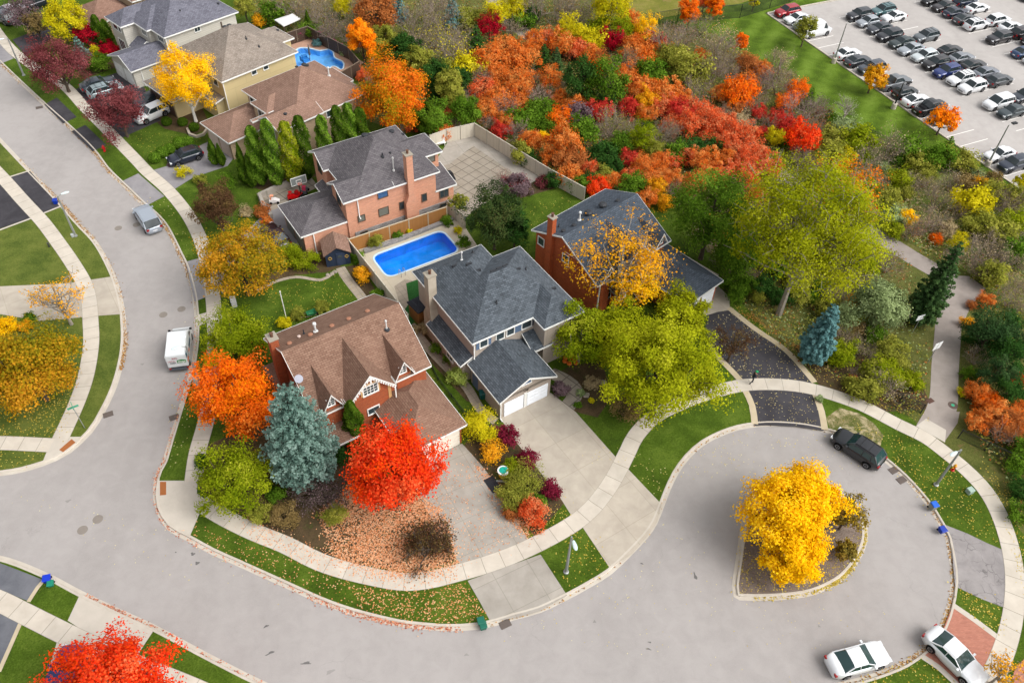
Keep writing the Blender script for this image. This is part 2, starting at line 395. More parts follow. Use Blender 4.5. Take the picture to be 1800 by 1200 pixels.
# land blocks, 0.12 m above the road
inner = offset(kmain, .40); lo = offset(kleft, -.40)
_d = np.array(kmain[0]) - np.array(kmain[12]); _d /= np.linalg.norm(_d)
_A = tuple(np.array(inner[0]) + _d*350); _B = tuple(np.array(lo[0]) + _d*350)
land_main = [(-300, 900), _A] + inner + [(40, 10), (60, -20), (300, -150), (900, 0), (900, 900)]
land_left = [_B] + lo + [(-60, 35), (-200, 40), (-900, 60), (-900, 500)]
land_low = offset(klow, -.40) + [(-4, 8), (-4, -40), (-300, -40), (-300, 26), (-60, 26)]
POOL = [(653,452),(777,406),(809,442),(682,490)]
def rounded(P, r, k=5):
    P = [np.array(p, float) for p in P]; n = len(P); out = []
    for i in range(n):
        a, b, c = P[i-1], P[i], P[(i+1) % n]; u = (a-b)/np.linalg.norm(a-b); v = (c-b)/np.linalg.norm(c-b)
        for j in range(k+1):
            t = j/k; q = (b+u*r)*(1-t)**2 + 2*b*t*(1-t) + (b+v*r)*t*t; out.append(tuple(q))
    return out
pool_o = rounded(W(POOL), 1.0)
POOL2 = [(520,92),(528,86),(545,87),(562,91),(578,88),(585,92),(588,103),(602,110),(604,118),(600,124),(585,118),(560,135),(530,125),(515,110)]
pool2_o = smooth_line(W(POOL2), .5, True)
g_ = MB(); g_.poly([(-2500,-800,-2.2),(2500,-800,-2.2),(2500,3500,-2.2),(-2500,3500,-2.2)]); g_.build('ground', M_WILD)['kind'] = 'structure'
sheet('road', [[(-400,-80),(120,-80),(120,60),(60,70),(-60,500),(-400,500)]], 0.0, M_ROAD, holes=[pool_o, pool2_o])
sheet('land', [land_main], .12, M_LAWN, holes=[pool_o, pool2_o])
sheet('land', [land_left], .12, M_LAWN3); sheet('land', [land_low], .12, M_LAWN)
sheet('traffic_island', [offset(kisle, -.40, True)], .12, m_grass('island_mulch', (92,82,74), (122,108,98), (146,130,118), dead=(104,96,80)))
kerb('kerb', kmain, 1); kerb('kerb', kleft, -1); kerb('kerb', klow, -1); kerb('kerb', kisle, -1, True)

# --- zones of the main block
WOODS = [(-40,-60),(60,-40),(420,-30),(440,20),(480,45),(520,75),(600,60),(640,105),(628,150),(650,215),(700,232),(770,240),(835,212),(905,268),(965,310),(1040,345),(1180,345),(1270,480),(1262,505),(1300,530),(1350,585),(1395,640),(1420,668),(1500,690),(1600,735),(1660,790),(1740,850),(1790,930),(1900,1060),(2100,900),(2100,500),(1800,366),(1776,346),(1725,297),(1632,270),(1575,255),(1490,226),(1440,190),(1395,127),(1350,118),(1297,92),(1262,64),(1190,47),(1115,42),(1050,30),(1000,-60)]
woods_w = W(WOODS)
sheet('woodland_floor', [woods_w], .124, M_WILD)
MEADOW = [(1490,228),(1575,256),(1632,272),(1725,300),(1776,348),(1850,390),(1850,560),(1760,530),(1700,480),(1640,450),(1560,405),(1500,350),(1440,290),(1430,240)]
sheet('meadow', [W(MEADOW)], .128, M_MEADOW)
sheet('sports_field', [W([(1010,-60),(1060,28),(1130,40),(1190,28),(1300,8),(1360,-10),(1500,-60)])], .128, M_FIELD)
sheet('grass_strip', [W([(1262,64),(1200,30),(1300,22),(1362,2),(1420,-30),(1800,-60),(1900,300),(1860,400),(1800,362),(1776,344),(1725,296),(1632,269),(1575,254),(1490,225),(1440,188),(1395,126),(1350,117),(1297,91)])], .13, M_LAWN2)
# parking lot, in the lot's own frame
LO = np.array(G(1350,26)); LA = math.radians(-64.06); LX = np.array([math.cos(LA), math.sin(LA)]); LY = np.array([-LX[1], LX[0]])
def L2(x, y): return tuple(LO + LX*x + LY*y)
lot = [L2(0,0), L2(90,0), L2(90,70), L2(0,70)]
sheet('parking_lot', [lot], .136, M_LOT)
mb = MB()
for a, b in ((L2(-.3,-.3), L2(90,-.3)), (L2(-.3,70), L2(-.3,-.3))):
    a, b = np.array(a), np.array(b); d = (b-a)/np.linalg.norm(b-a); nn = np.array([-d[1], d[0]])*.28
    q = [a, b, b+nn, a+nn]; mb.mesh([(*p, .10) for p in q] + [(*p, .26) for p in q], [(0,1,5,4),(1,2,6,5),(2,3,7,6),(3,0,4,7),(4,5,6,7)])
mb.build('kerb', M_KERB)['kind'] = 'structure'
mb = MB()
def pline(x0, y0, x1, y1, w=.10):
    a, b = np.array(L2(x0,y0)), np.array(L2(x1,y1)); d = (b-a)/np.linalg.norm(b-a); nn = np.array([-d[1], d[0]])*w/2
    mb.poly([(*(a-nn), .1405), (*(b-nn), .1405), (*(b+nn), .1405), (*(a+nn), .1405)])
PITCHM = 2.41
for k in range(0, 22):
    x = .45 + k*PITCHM; pline(x, .1, x, 5.0)
    if 2 <= k < 14: pline(x, 10.2, x, 15.15); pline(x, 15.45, x, 20.2); 
    if 2 <= k < 22: pline(x, 26.2, x, 31.1); pline(x, 31.4, x, 36.2)
    if 14 < k < 22: pline(x, 10.2, x, 15.15); pline(x, 15.45, x, 20.2)
pline(5.3, 15.3, 31.8, 15.3); pline(34.2, 15.3, 52, 15.3); pline(5.3, 31.25, 51, 31.25)
mb.build('stall_markings', M_PAINT)['kind'] = 'structure'

# --- sidewalks
S_MAIN = [(-60,-30),(5,70),(60,118),(112,150),(150,190),(186,226),(216,257),(245,287),(259,302),(295,334),(325,370),(343,400),(356,432),(367,475),(375,530),(378,600),(373,680),(362,740),(347,795),(340,845)]
S_MAIN2 = [(352,884),(400,912),(450,936),(500,956),(560,986),(620,1005),(700,1021),(750,1019),(805,1006),(860,990),(915,969),(970,942),(1012,917),(1040,893),(1057,873),(1072,852),(1087,826),(1105,790),(1118,765),(1150,732),(1200,707),(1235,694),(1275,683),(1312,676),(1362,675),(1412,680),(1462,693),(1512,711),(1550,730),(1580,746),(1625,768),(1662,795),(1700,827),(1732,861),(1755,900),(1773,950),(1783,1000),(1784,1050),(1777,1100),(1762,1150),(1738,1200),(1700,1250)]
S_LEFT = [(-50,255),(7,315),(40,352),(75,390),(105,430),(127,462),(147,496),(156,526),(159,562),(160,606),(151,660),(136,705),(117,748),(104,775)]
S_LEFT2 = [(-60,779),(0,778),(90,782)]
S_LOW = [(-60,1032),(0,1056),(50,1081),(100,1106),(150,1130),(200,1152),(250,1174),(325,1204),(420,1245)]
for S, nm in ((S_MAIN,0),(S_MAIN2,1),(S_LEFT,2),(S_LEFT2,3),(S_LOW,4)):
    ln = smooth_line(W(S, .15), .7); strip('sidewalk', ln, -.74, .74, .148 + nm*.0005, M_WALK)
sheet('corner_pad', [W([(277,846),(348,846),(347,868),(366,882),(351,905),(334,945),(314,936),(296,924),(284,908),(277,892),(274,870)])], .1425, M_PAD)
sheet('corner_pad', [W([(94,769),(146,769),(122,791),(100,803),(76,813)])], .1425, M_PAD)
M_RUST = plain((150,92,52), .8, .2)
mb = MB(); 
for q in ([(282,848),(293,848),(293,871),(282,872)], [(105,792),(127,773),(134,779),(112,796)]): mb.mesh([(*G(x,y), .152) for x, y in q], [(0,1,2,3)])
mb.build('tactile_plates', M_RUST)['kind'] = 'structure'

# --- driveways and paths
def drv(px, mat, z=.1375, name='driveway', edge=None): 
    o = sheet(name, [W(px, .13)], z, mat); return o
drv([(878,733),(968,690),(1012,724),(1085,806),(1075,860),(1020,915),(1004,905),(987,878),(950,830),(910,780)], M_CONC)
drv([(1024,926),(1072,998),(1112,972),(1138,942),(1155,917),(1163,886),(1104,824),(1085,840),(1060,880),(1025,912)], M_CONC, .139)
drv([(768,800),(812,779),(842,812),(876,855),(931,952),(870,975),(810,995),(787,957),(750,895),(728,850),(740,812)], M_CONC2)
drv([(822,1020),(950,974),(997,1046),(950,1073),(907,1085),(862,1092),(845,1060)], M_CONC2, .139)
# asphalt drive with pale borders
drv([(1240,578),(1246,546),(1281,543),(1325,578),(1375,613),(1405,643),(1428,673),(1412,684),(1300,680),(1283,650),(1250,614)], M_BLACK)
drv([(1313,684),(1362,680),(1427,690),(1442,722),(1448,757),(1400,750),(1350,747),(1327,748),(1326,720)], M_BLACK, .139)
drv([(1225,535),(1240,512),(1260,500),(1282,522),(1283,545),(1262,548),(1240,555)], M_CONC, .1385)
M_TAN = m_concrete('tan_border', (170,156,130), (186,172,146))
for S in ([(1281,541),(1325,576),(1376,611),(1406,641),(1432,672)], [(1246,612),(1283,648),(1303,670)], [(1310,686),(1322,712),(1327,745)], [(1432,690),(1444,722),(1450,755)]):
    strip('border', smooth_line(W(S, .14), .8), -.3, .3, .1445, M_TAN)
sheet('bare_patch', [W([(1452,735),(1475,718),(1510,728),(1535,745),(1552,766),(1545,790),(1515,780),(1478,762),(1458,757)])], .1262, M_DEAD)
drv([(1659,921),(1700,937),(1735,954),(1768,968),(1781,1010),(1777,1072),(1725,1052),(1679,1030),(1676,1000),(1673,955)], M_CRACK)
drv([(1674,1066),(1712,1090),(1762,1128),(1748,1165),(1725,1215),(1700,1225),(1672,1196),(1650,1175),(1622,1149),(1655,1112)], M_BRICKD)
drv([(1785,1172),(1840,1120),(1880,1200),(1760,1260)], M_BRICKD)
for S in ([(1677,1064),(1712,1088),(1764,1127)], [(1620,1152),(1650,1172),(1680,1200),(1700,1225)]): strip('border', smooth_line(W(S, .14), .8), -.22, .22, .1445, M_PAD)
# left block
drv([(18,312),(53,301),(106,364),(75,375)], M_BLACK); drv([(-60,260),(-10,300),(53,383),(0,402),(-60,415)], M_BLACK)
drv([(-60,506),(118,498),(197,486),(207,510),(213,552),(172,555),(72,564),(0,552),(-60,552)], M_CONC)
for S in ([(54,384),(0,404),(-50,417)], [(17,311),(52,300)], [(76,375),(106,363)]): strip('border', W(S, .14), -.12, .12, .1445, M_PAD)
# main block, left street side
drv([(0,78),(24,103),(0,113),(-30,95)], M_GREYD); drv([(22,70),(90,44),(98,62),(46,100)], M_BLACK)
drv([(78,184),(100,172),(135,206),(111,217)], M_BLACK); drv([(126,231),(150,220),(187,255),(163,266)], M_BLACK, .139)
drv([(123,163),(160,143),(212,126),(250,148),(282,212),(206,246)], M_BLACK)
drv([(216,318),(243,305),(289,345),(259,361)], M_GREYD); drv([(267,300),(300,290),(340,262),(372,246),(412,276),(400,292),(340,312),(306,333)], M_GREYD)
drv([(326,460),(350,454),(376,517),(342,530)], M_GREYD); drv([(372,448),(440,400),(465,375),(498,362),(536,428),(460,445),(390,517)], M_GREYD)
drv([(343,555),(382,543),(388,560),(345,574)], M_PAD, .1365, 'path')
drv([(-60,972),(0,989),(75,1018),(66,1032),(50,1056),(0,1036),(-60,1012)], M_GREYB); drv([(-60,1050),(0,1074),(36,1094),(0,1175),(-60,1260)], M_GREYB)
for S in ([(77,1019),(66,1032),(50,1057)], [(36,1094),(18,1135),(-2,1180)]): strip('border', smooth_line(W(S, .14), .5), -.15, .15, .1445, M_TAN)
drv([(141,1043),(271,1106),(250,1138),(235,1165),(119,1090)], M_PAD, .138); drv([(102,1121),(250,1172),(222,1260),(60,1260)], M_PAD, .138)
# trail
TR = [(-60,-80),(860,-10),(905,45),(960,78),(1100,130),(1250,200),(1350,290),(1450,362),(1556,423),(1608,455),(1660,485),(1685,503),(1690,518),(1680,540),(1668,570),(1665,600),(1661,650),(1659,700),(1652,728),(1640,752)][1:]
strip('trail', smooth_line(W(TR, .13), .8), -1.25, 1.25, .1415, M_TRAIL)
sheet('trail', [W([(1655,485),(1702,487),(1732,508),(1712,532),(1692,560),(1660,560),(1652,520)])], .1401, M_TRAIL)
sheet('trail', [W([(1624,725),(1686,725),(1682,745),(1660,776),(1610,748)])], .1395, M_TRAIL)
sheet('trail_apron', [W([(1627,737),(1662,757),(1660,779),(1609,750)])], .1455, M_PAD)
# gardens: paths, patios
S = [(722,570),(752,610),(790,650),(822,682),(835,705),(850,725),(872,740)]; strip('path', smooth_line(W(S, .13), .6), -.45, .45, .133, M_PAVER)
S = [(598,470),(612,492),(640,528),(660,560)]; strip('path', smooth_line(W(S, .13), .6), -.5, .5, .134, M_PAVER)
S = [(968,655),(995,668),(1012,685),(1005,705),(990,722)]; strip('path', smooth_line(W(S, .13), .5), -.7, .7, .134, M_PATIO)
sheet('patio', [W([(752,292),(834,239),(948,312),(900,330),(830,375),(800,400),(792,360),(770,330)])], .132, M_PATIO)
sheet('patio_border', [W([(756,300),(788,250),(834,240),(950,315),(930,325),(832,258),(790,290)])], .1355, M_CONC2)
sheet('patio', [W([(452,342),(545,310),(560,330),(500,360),(530,420),(470,400)])], .131, M_PATIO)
sheet('pool_deck', [W([(615,445),(640,432),(790,384),(812,392),(838,432),(842,455),(760,500),(712,530),(700,560),(690,540)])], .133, M_DECK, holes=[offset(pool_o, 0)])
sheet('patio', [W([(693,505),(712,492),(745,500),(742,520),(722,545),(708,552)])], .1365, M_PAVER)
M_TURF = m_grass('putting_turf', (36,78,34), (44,92,42), (54,104,50)); sheet('artificial_turf', [W([(714,500),(736,492),(760,520),(722,575),(704,556),(719,535)])], .139, M_TURF)
sheet('pool_deck', [W([(500,75),(520,66),(545,60),(590,80),(640,112),(620,125),(600,132),(560,140),(500,120)])], .133, m_concrete('pink_deck', (168,132,112), (186,150,130), (1.5,1.5), .8), holes=[pool2_o])
strip('garden_edging', smooth_line(W([(452,512),(480,497),(520,487),(565,492),(590,476)], .13), .5), -.2, .2, .16, M_PAVER)
# garden beds
for P in ([(752,632),(742,600),(728,575),(745,562),(770,590),(800,640),(832,690),(838,712),(820,706)],
          [(440,500),(470,440),(560,425),(600,470),(575,480),(520,485),(478,495),(452,512)],
          [(350,860),(348,790),(470,740),(600,760),(625,830),(770,870),(800,985),(740,1008),(640,995),(560,972),(460,925)],
          [(812,790),(830,760),(870,745),(912,785),(955,835),(992,885),(940,945),(925,925),(872,850),(838,808)],
          [(975,660),(1010,640),(1060,640),(1075,700),(1050,735),(1010,725),(990,722),(1012,690)],
          [(640,432),(740,395),(790,372),(800,384),(650,440)], [(608,470),(632,466),(690,560),(668,556),(640,525)],
          [(255,200),(350,180),(372,225),(340,240),(290,228)], [(880,320),(960,300),(985,330),(915,350)],
          [(1395,610),(1440,585),(1600,640),(1640,720),(1560,725),(1440,680)], [(118,110),(190,60),(205,120),(150,140)], [(420,320),(560,290),(560,310),(470,340)]):
    sheet('garden_bed', [W(P)], .1285, M_SOIL)

# --- marks worn into the street
M_STAIN = m_asphalt('stained_asphalt', (122,118,115), (138,134,131), .3); M_STAIN2 = m_asphalt('oily_asphalt', (84,81,80), (104,101,99), .3)
_r = random.Random(3)
def blot(px, py, rx, ry, rot, mat, z):
    X, Y = G(px, py); P = []
    for i in range(18):
        a = 2*math.pi*i/18; k = 1+.3*math.sin(3*a+px)+_r.uniform(-.2, .2); x, y = rx*k*math.cos(a), ry*k*math.sin(a); P.append((X+x*math.cos(rot)-y*math.sin(rot), Y+x*math.sin(rot)+y*math.cos(rot)))
    sheet('road_stain', [P], z, mat)
for i, (x, y, rx, ry) in enumerate([(339,973,.16,.13),(347,989,.16,.13),(309,970,.06,.05),(475,1147,.3,.08),(538,1165,.35,.09),(468,1100,.2,.07),(1142,1128,.12,.05),(1140,1140,.2,.06),(1128,990,.12,.05),(1222,1012,.1,.3),(580,1180,.3,.12),(820,1150,.15,.08),(1045,1092,.1,.1),(1440,1100,.1,.07),(250,640,.15,.1),(120,880,.2,.12)]): blot(x, y, rx, ry, _r.uniform(-.6, .6), M_STAIN2 if i < 10 else M_STAIN, .0045)
# --- pools
def pool(name, outline, depth, water_c, liner_c, label, step=None):
    r = empty('swimming_pool', *np.mean(outline, 0), 0.0, 0, label, 'pool'); c = np.mean(outline, 0)
    O = [(x-c[0], y-c[1]) for x, y in outline]; mb = MB(); n = len(O)
    I = offset(O, -.0); 
    for i in range(n):
        a, b = O[i-1], O[i]; mb.poly([(*a, -depth), (*b, -depth), (*b, .13), (*a, .13)][::1])
    mb.poly([(*p, -depth) for p in O])
    lm = NT('pool_liner'); lc = lin(liner_c); mm = lm.out(lm.mix(lm.ramp([(.38, 0.), (.64, 1.)], lm.noise(lm.pos(), .5, 4, .55, 1.5)), tuple(x*.86 for x in lc), tuple(min(1, x*1.15+.01) for x in lc)), .6); mb.build('liner', mm, r)  # noise paints rippling caustic light into the liner's colour
    if step:
        mb = MB(); mb.mesh([(x-c[0], y-c[1], z) for z in (-depth+.02, step[1]) for x, y in W(step[0])], [(0,1,2,3),(4,5,6,7),(0,1,5,4),(1,2,6,5),(2,3,7,6),(3,0,4,7)]); mb.build('step', plain(step[2], .6), r)
    t = NT('pool_water'); fr = t.n('ShaderNodeFresnel'); fr.inputs[0].default_value = 1.33; tp = t.n('ShaderNodeBsdfTransparent'); tp.inputs[0].default_value = (*water_c, 1)
    gl = t.n('ShaderNodeBsdfGlossy'); gl.inputs['Roughness'].default_value = .06; b = t.n('ShaderNodeBump'); b.inputs['Strength'].default_value = .12; t.l(t.noise(t.pos(), 3, 3), b.inputs['Height']); t.l(b.outputs[0], gl.inputs['Normal'])
    mx = t.n('ShaderNodeMixShader'); o = t.n('ShaderNodeOutputMaterial'); t.l(fr.outputs[0], mx.inputs[0]); t.l(tp.outputs[0], mx.inputs[1]); t.l(gl.outputs[0], mx.inputs[2]); t.l(mx.outputs[0], o.inputs[0])
    mb = MB(); mb.poly([(*p, .0) for p in O]); w = mb.build('water', t.m, r)
    if mb and w.data.polygons[0].normal.z < 0: w.data.flip_normals()
    mb = MB(); Q = offset(outline, -.14, True); Q2 = offset(outline, .05, True)
    s_ = sum(outline[i-1][0]*outline[i][1]-outline[i][0]*outline[i-1][1] for i in range(n))
    if s_ < 0: Q, Q2 = offset(outline, .14, True), offset(outline, -.05, True)
    ring = [Q, Q2]; V = [(x-c[0], y-c[1], .165) for L in ring for x, y in L] + [(x-c[0], y-c[1], .05) for x, y in Q2]
    F = [(i, (i+1) % n, n+(i+1) % n, n+i) for i in range(n)] + [(n+i, n+(i+1) % n, 2*n+(i+1) % n, 2*n+i) for i in range(n)]
    mb.mesh(V, F); mb.build('coping', plain((190,214,226), .6), r); return r
pool('p', pool_o, 1.25, (.74,.96,1.0), (6,146,236), 'rectangular swimming pool of deep blue water behind the cedar fence', ([(725,475),(745,458),(790,440),(806,444)][0:4], -.95, (40,184,250)))
pool('p', pool2_o, .7, (.9,.97,1.0), (110,184,238), 'free-form swimming pool of light blue water behind the cream house')
# ================================================================== houses
M_GLASS = m_glass(); M_WHITE = plain((226,226,222), .5, var=.03); M_BLUEGLASS = plain((58,92,132), .15, .8, name='blue_blind')
M_BLIND = plain((110,112,104), .3, .6, name='blind_glass')
def hip(x0, y0, x1, y1, z, s):
    w, l = x1-x0, y1-y0; h = min(w, l)/2*s
    a, b, c, d = (x0,y0,z), (x1,y0,z), (x1,y1,z), (x0,y1,z)
    if w >= l: e, f = (x0+l/2, y0+l/2, z+h), (x1-l/2, y0+l/2, z+h); F = [[a,b,f,e], [b,c,f], [c,d,e,f], [d,a,e]]
    else: e, f = (x0+w/2, y0+w/2, z+h), (x0+w/2, y1-w/2, z+h); F = [[a,b,e], [b,c,f,e], [c,d,f], [d,a,e,f]]
    return F, [(a,b), (b,c), (c,d), (d,a)], []
def gable(x0, y0, x1, y1, z, zr, axis, ends='01', zo=None, rp=None):
    """ridge along axis; zo = height of the far eave when it differs; rp = ridge position"""
    zo = z if zo is None else zo
    if axis == 'y':
        r = (x0+x1)/2 if rp is None else rp
        a, b, c, d = (x0,y0,z), (x1,y0,zo), (x1,y1,zo), (x0,y1,z); e, f = (r,y0,zr), (r,y1,zr)
        F = [[d,a,e,f], [b,c,f,e]]; B = [(d,a), (b,c), (a,e), (e,b), (c,f), (f,d)]; gw = []
        if '0' in ends: gw.append((a, e, b, (0, 1)))
        if '1' in ends: gw.append((c, f, d, (0, -1)))
    else:
        r = (y0+y1)/2 if rp is None else rp
        a, b, c, d = (x0,y0,z), (x1,y0,z), (x1,y1,zo), (x0,y1,zo); e, f = (x0,r,zr), (x1,r,zr)
        F = [[a,b,f,e], [c,d,e,f]]; B = [(a,b), (c,d), (d,e), (e,a), (b,f), (f,c)]; gw = []
        if '0' in ends: gw.append((d, e, a, (1, 0)))
        if '1' in ends: gw.append((b, f, c, (-1, 0)))
    return F, B, gw
def shed(x0, y0, x1, y1, z00, z10, z11, z01):
    a, b, c, d = (x0,y0,z00), (x1,y0,z10), (x1,y1,z11), (x0,y1,z01)
    return [[a,b,c,d]], [(a,b), (b,c), (c,d), (d,a)], []
class House:
    def __init__(s, name, px, ang, ze, label, cat='house', wall=None, roof=None, trim=None, group=None):
        X, Y = G(*px, ze); s.o = Vector((X, Y)); s.a = math.radians(ang)
        s.r = empty(name, X, Y, 0.0, s.a, label, cat, group)
        s.wall, s.roof, s.trim = wall, roof, trim or M_WHITE
        s.rf, s.fa, s.wl, s.k = MB(), MB(), MB(), 0
    def wing(s, spec, body=None, inset=.38, walls=True, zb=.05, th=.16):
        """spec = roof (faces, boundary, gable walls); body = wall rectangle"""
        F, B, gw = spec; e = s.k*.0045; s.k += 1
        sh = lambda p: (p[0], p[1], p[2]+e)
        for f in F:
            s.rf.poly([sh(p) for p in f]); s.fa.poly([(p[0], p[1], p[2]+e-th) for p in reversed(f)])
        for a, b in B:
            d = Vector((b[0]-a[0], b[1]-a[1], 0)); n = Vector((d.y, -d.x, 0)).normalized()*(.03+e*.6) if d.length > 0 else Vector()
            # fascia: a board standing just proud of the roof edge
            pa, pb = Vector(sh(a)), Vector(sh(b)); up = Vector((0,0,.02)); dn = Vector((0,0,-th))
            V = [pa+dn, pb+dn, pb+up, pa+up]; s.fa.mesh([tuple(v) for v in V] + [tuple(v+n) for v in V], [(4,5,6,7), (3,2,6,7)[::-1], (0,1,5,4)[::-1]])
        if walls and body:
            x0, y0, x1, y1, zt = body[0]+e, body[1]+e, body[2]-e, body[3]-e, body[4]
            s.wl.box(x0, y0, zb, x1, y1, zt, skip='tb')
        for a, r, b, (dx, dy) in gw:
            iv = Vector((dx*(inset+e), dy*(inset+e), 0)); A, R_, Bb = Vector(a)+iv, Vector(r)+iv, Vector(b)+iv
            # narrow to the wall line
            L_ = (Bb-A); L2_ = Vector((L_.x, L_.y, 0)); t = min(.45, inset/max(L2_.length, .1)); 
            def sl(P, Q, k): return P + (Q-P)*k
            kA = inset/max(.2, Vector((R_.x-A.x, R_.y-A.y)).length); kB = inset/max(.2, Vector((R_.x-Bb.x, R_.y-Bb.y)).length)
            A2, B2 = sl(A, R_, min(kA, .9)), sl(Bb, R_, min(kB, .9)); dz = Vector((0,0,-th+.01))
            zb_ = min(A2.z, B2.z) - .6
            s.wl.poly([(A2.x, A2.y, zb_), (B2.x, B2.y, zb_), tuple(B2+dz), tuple(R_+dz), tuple(A2+dz)])
    def finish(s):
        s.wallo = s.wl.build('wall', s.wall, s.r, uv=True)
        s.roofo = s.rf.build('roof', s.roof, s.r, uv=True); s.fasc = s.fa.build('fascia', s.trim, s.r)
        return s
    def pt(s, dirn, plane, u, z, off=0.0):
        if dirn == '-y': return (u, plane-off, z)
        if dirn == '+y': return (u, plane+off, z)
        if dirn == '-x': return (plane-off, u, z)
        return (plane+off, u, z)
    def slab(s, mb, dirn, plane, u0, u1, z0, z1, o0, o1):
        a, b = s.pt(dirn, plane, u0, z0, o0), s.pt(dirn, plane, u1, z1, o1)
        lo_ = [min(a[i], b[i]) for i in range(3)]; hi_ = [max(a[i], b[i]) for i in range(3)]
        mb.box(*lo_, *hi_)
    def window(s, dirn, plane, u, z, w, h, frame=None, glass=None, grid=(1, 1), fw=.09, label=None):
        mb = MB(); sl = lambda *a: s.slab(mb, dirn, plane, *a)
        sl(u-w/2-fw, u+w/2+fw, z+h/2, z+h/2+fw, .004, .07); sl(u-w/2-fw, u+w/2+fw, z-h/2-fw, z-h/2, .004, .10)
        sl(u-w/2-fw, u-w/2, z-h/2, z+h/2, .005, .07); sl(u+w/2, u+w/2+fw, z-h/2, z+h/2, .005, .07)
        for i in range(1, grid[0]): x = u-w/2+w*i/grid[0]; sl(x-.025, x+.025, z-h/2, z+h/2, .034, .05)
        for i in range(1, grid[1]): y = z-h/2+h*i/grid[1]; sl(u-w/2, u+w/2, y-.022, y+.022, .036, .052)
        o = mb.build('window', frame or M_WHITE, s.r); g = MB(); s.slab(g, dirn, plane, u-w/2, u+w/2, z-h/2, z+h/2, .006, .03); g.build('pane', glass or M_GLASS, o)
        if label: o['label'] = label
        return o
    def panel(s, name, dirn, plane, u0, u1, z0, z1, mat, t=.05, lines=0, handle=False):
        mb = MB(); s.slab(mb, dirn, plane, u0, u1, z0, z1, .004, t)
        for i in range(1, lines): z = z0+(z1-z0)*i/lines; s.slab(mb, dirn, plane, u0+.05, u1-.05, z-.035, z-.0, t, t+.012)
        for i in range(lines):
            if lines: 
                n = max(2, int((u1-u0)/.6)); 
                for j in range(n): a = u0+(u1-u0)*(j+.12)/n; b = u0+(u1-u0)*(j+.88)/n; z = z0+(z1-z0)*i/lines; s.slab(mb, dirn, plane, a, b, z+.1, z+(z1-z0)/lines-.1, t, t+.015)
        return mb.build(name, mat, s.r)
    def box(s, name, x0, y0, z0, x1, y1, z1, mat, parent=None, label=None):
        mb = MB(); mb.box(x0, y0, z0, x1, y1, z1); o = mb.build(name, mat, parent or s.r, uv=True)
        if label: o['label'] = label
        return o
    def chimney(s, x0, y0, x1, y1, zt, mat, zb=.05, flare=None, cap=True):
        mb = MB(); mb.box(x0, y0, zb, x1, y1, zt)
        if flare: X0, Y0, X1, Y1, zf = flare; mb.box(X0, Y0, zb, X1, Y1, zf, skip='t'); mb.mesh([(X0,Y0,zf),(X1,Y0,zf),(X1,Y1,zf),(X0,Y1,zf),(x0,y0,zf+.9),(x1,y0,zf+.9),(x1,y1,zf+.9),(x0,y1,zf+.9)], [(0,1,5,4),(1,2,6,5),(2,3,7,6),(3,0,4,7)])
        o = mb.build('chimney', mat, s.r, uv=True)
        if cap:
            c = MB(); c.box(x0-.08, y0-.08, zt, x1+.08, y1+.08, zt+.1); c.build('chimney_cap', plain((150,142,128), .8), o)
            c = MB(); c.lathe([(.13, zt+.1), (.13, zt+.42), (.17, zt+.44), (.17, zt+.5)], 10, ((x0+x1)/2, (y0+y1)/2, 0)); c.build('flue', plain((96,66,50), .8), o)
        return o
    def rz(s, x, y):
        """height of the roof above local (x, y)"""
        best = None
        for f in s.rf.f:
            P = [Vector(s.rf.v[i]) for i in f]
            for i in range(1, len(P)-1):
                a, b, c = P[0], P[i], P[i+1]; d = (b.y-c.y)*(a.x-c.x)+(c.x-b.x)*(a.y-c.y)
                if abs(d) < 1e-9: continue
                l0 = ((b.y-c.y)*(x-c.x)+(c.x-b.x)*(y-c.y))/d; l1 = ((c.y-a.y)*(x-c.x)+(a.x-c.x)*(y-c.y))/d; l2 = 1-l0-l1
                if min(l0, l1, l2) >= -1e-4: z = l0*a.z+l1*b.z+l2*c.z; best = z if best is None else max(best, z)
        return best or 0
    def pipe(s, x, y, h, r=.06, mat=None, cap=True, name='roof_pipe'):
        z = s.rz(x, y); mb = MB(); prof = [(r*2.4, -.1), (r*2.2, .1), (r, .14), (r, h)] + ([(r*1.7, h), (r*1.7, h+.14), (r*1.1, h+.2)] if cap else [])
        mb.lathe(prof, 10, (x, y, z)); return mb.build(name, mat or plain((200,200,198), .35, .6), s.roofo)
    def vent(s, x, y, mat, sz=.22, h=.16):
        z = s.rz(x, y); mb = MB(); mb.lathe([(sz*.75, -.15), (sz*.75, h*.5), (sz*1.15, h*.5), (sz*1.1, h*.9), (sz*.6, h*1.15)], 8, (x, y, z)); return mb.build('roof_vent', mat, s.roofo)
    def spout(s, x, y, z0, z1, mat=None):
        mb = MB(); mb.box(x-.05, y-.05, z0, x+.05, y+.05, z1); mb.box(x-.05, y-.35, z0, x+.05, y-.05, z0+.08); return mb.build('downspout', mat or M_WHITE, s.r)
def pot_text(h, txt, dirn, plane, u, z, size, mat, name='house_number'):
    cu = bpy.data.curves.new(name, 'FONT'); cu.body = txt; cu.size = size; cu.extrude = .02; cu.align_x = 'CENTER'
    o = bpy.data.objects.new(name, cu); COL.objects.link(o); me = bpy.data.meshes.new_from_object(o.evaluated_get(bpy.context.evaluated_depsgraph_get())); bpy.data.objects.remove(o)
    me.materials.clear(); me.materials.append(mat); o = bpy.data.objects.new(name, me); COL.objects.link(o); o.parent = h.r
    o.location = h.pt(dirn, plane, u, z, .05); o.rotation_euler = (math.pi/2, 0, 0 if dirn == '-y' else -math.pi/2); return o

M_VENT = plain((44,46,50), .6)
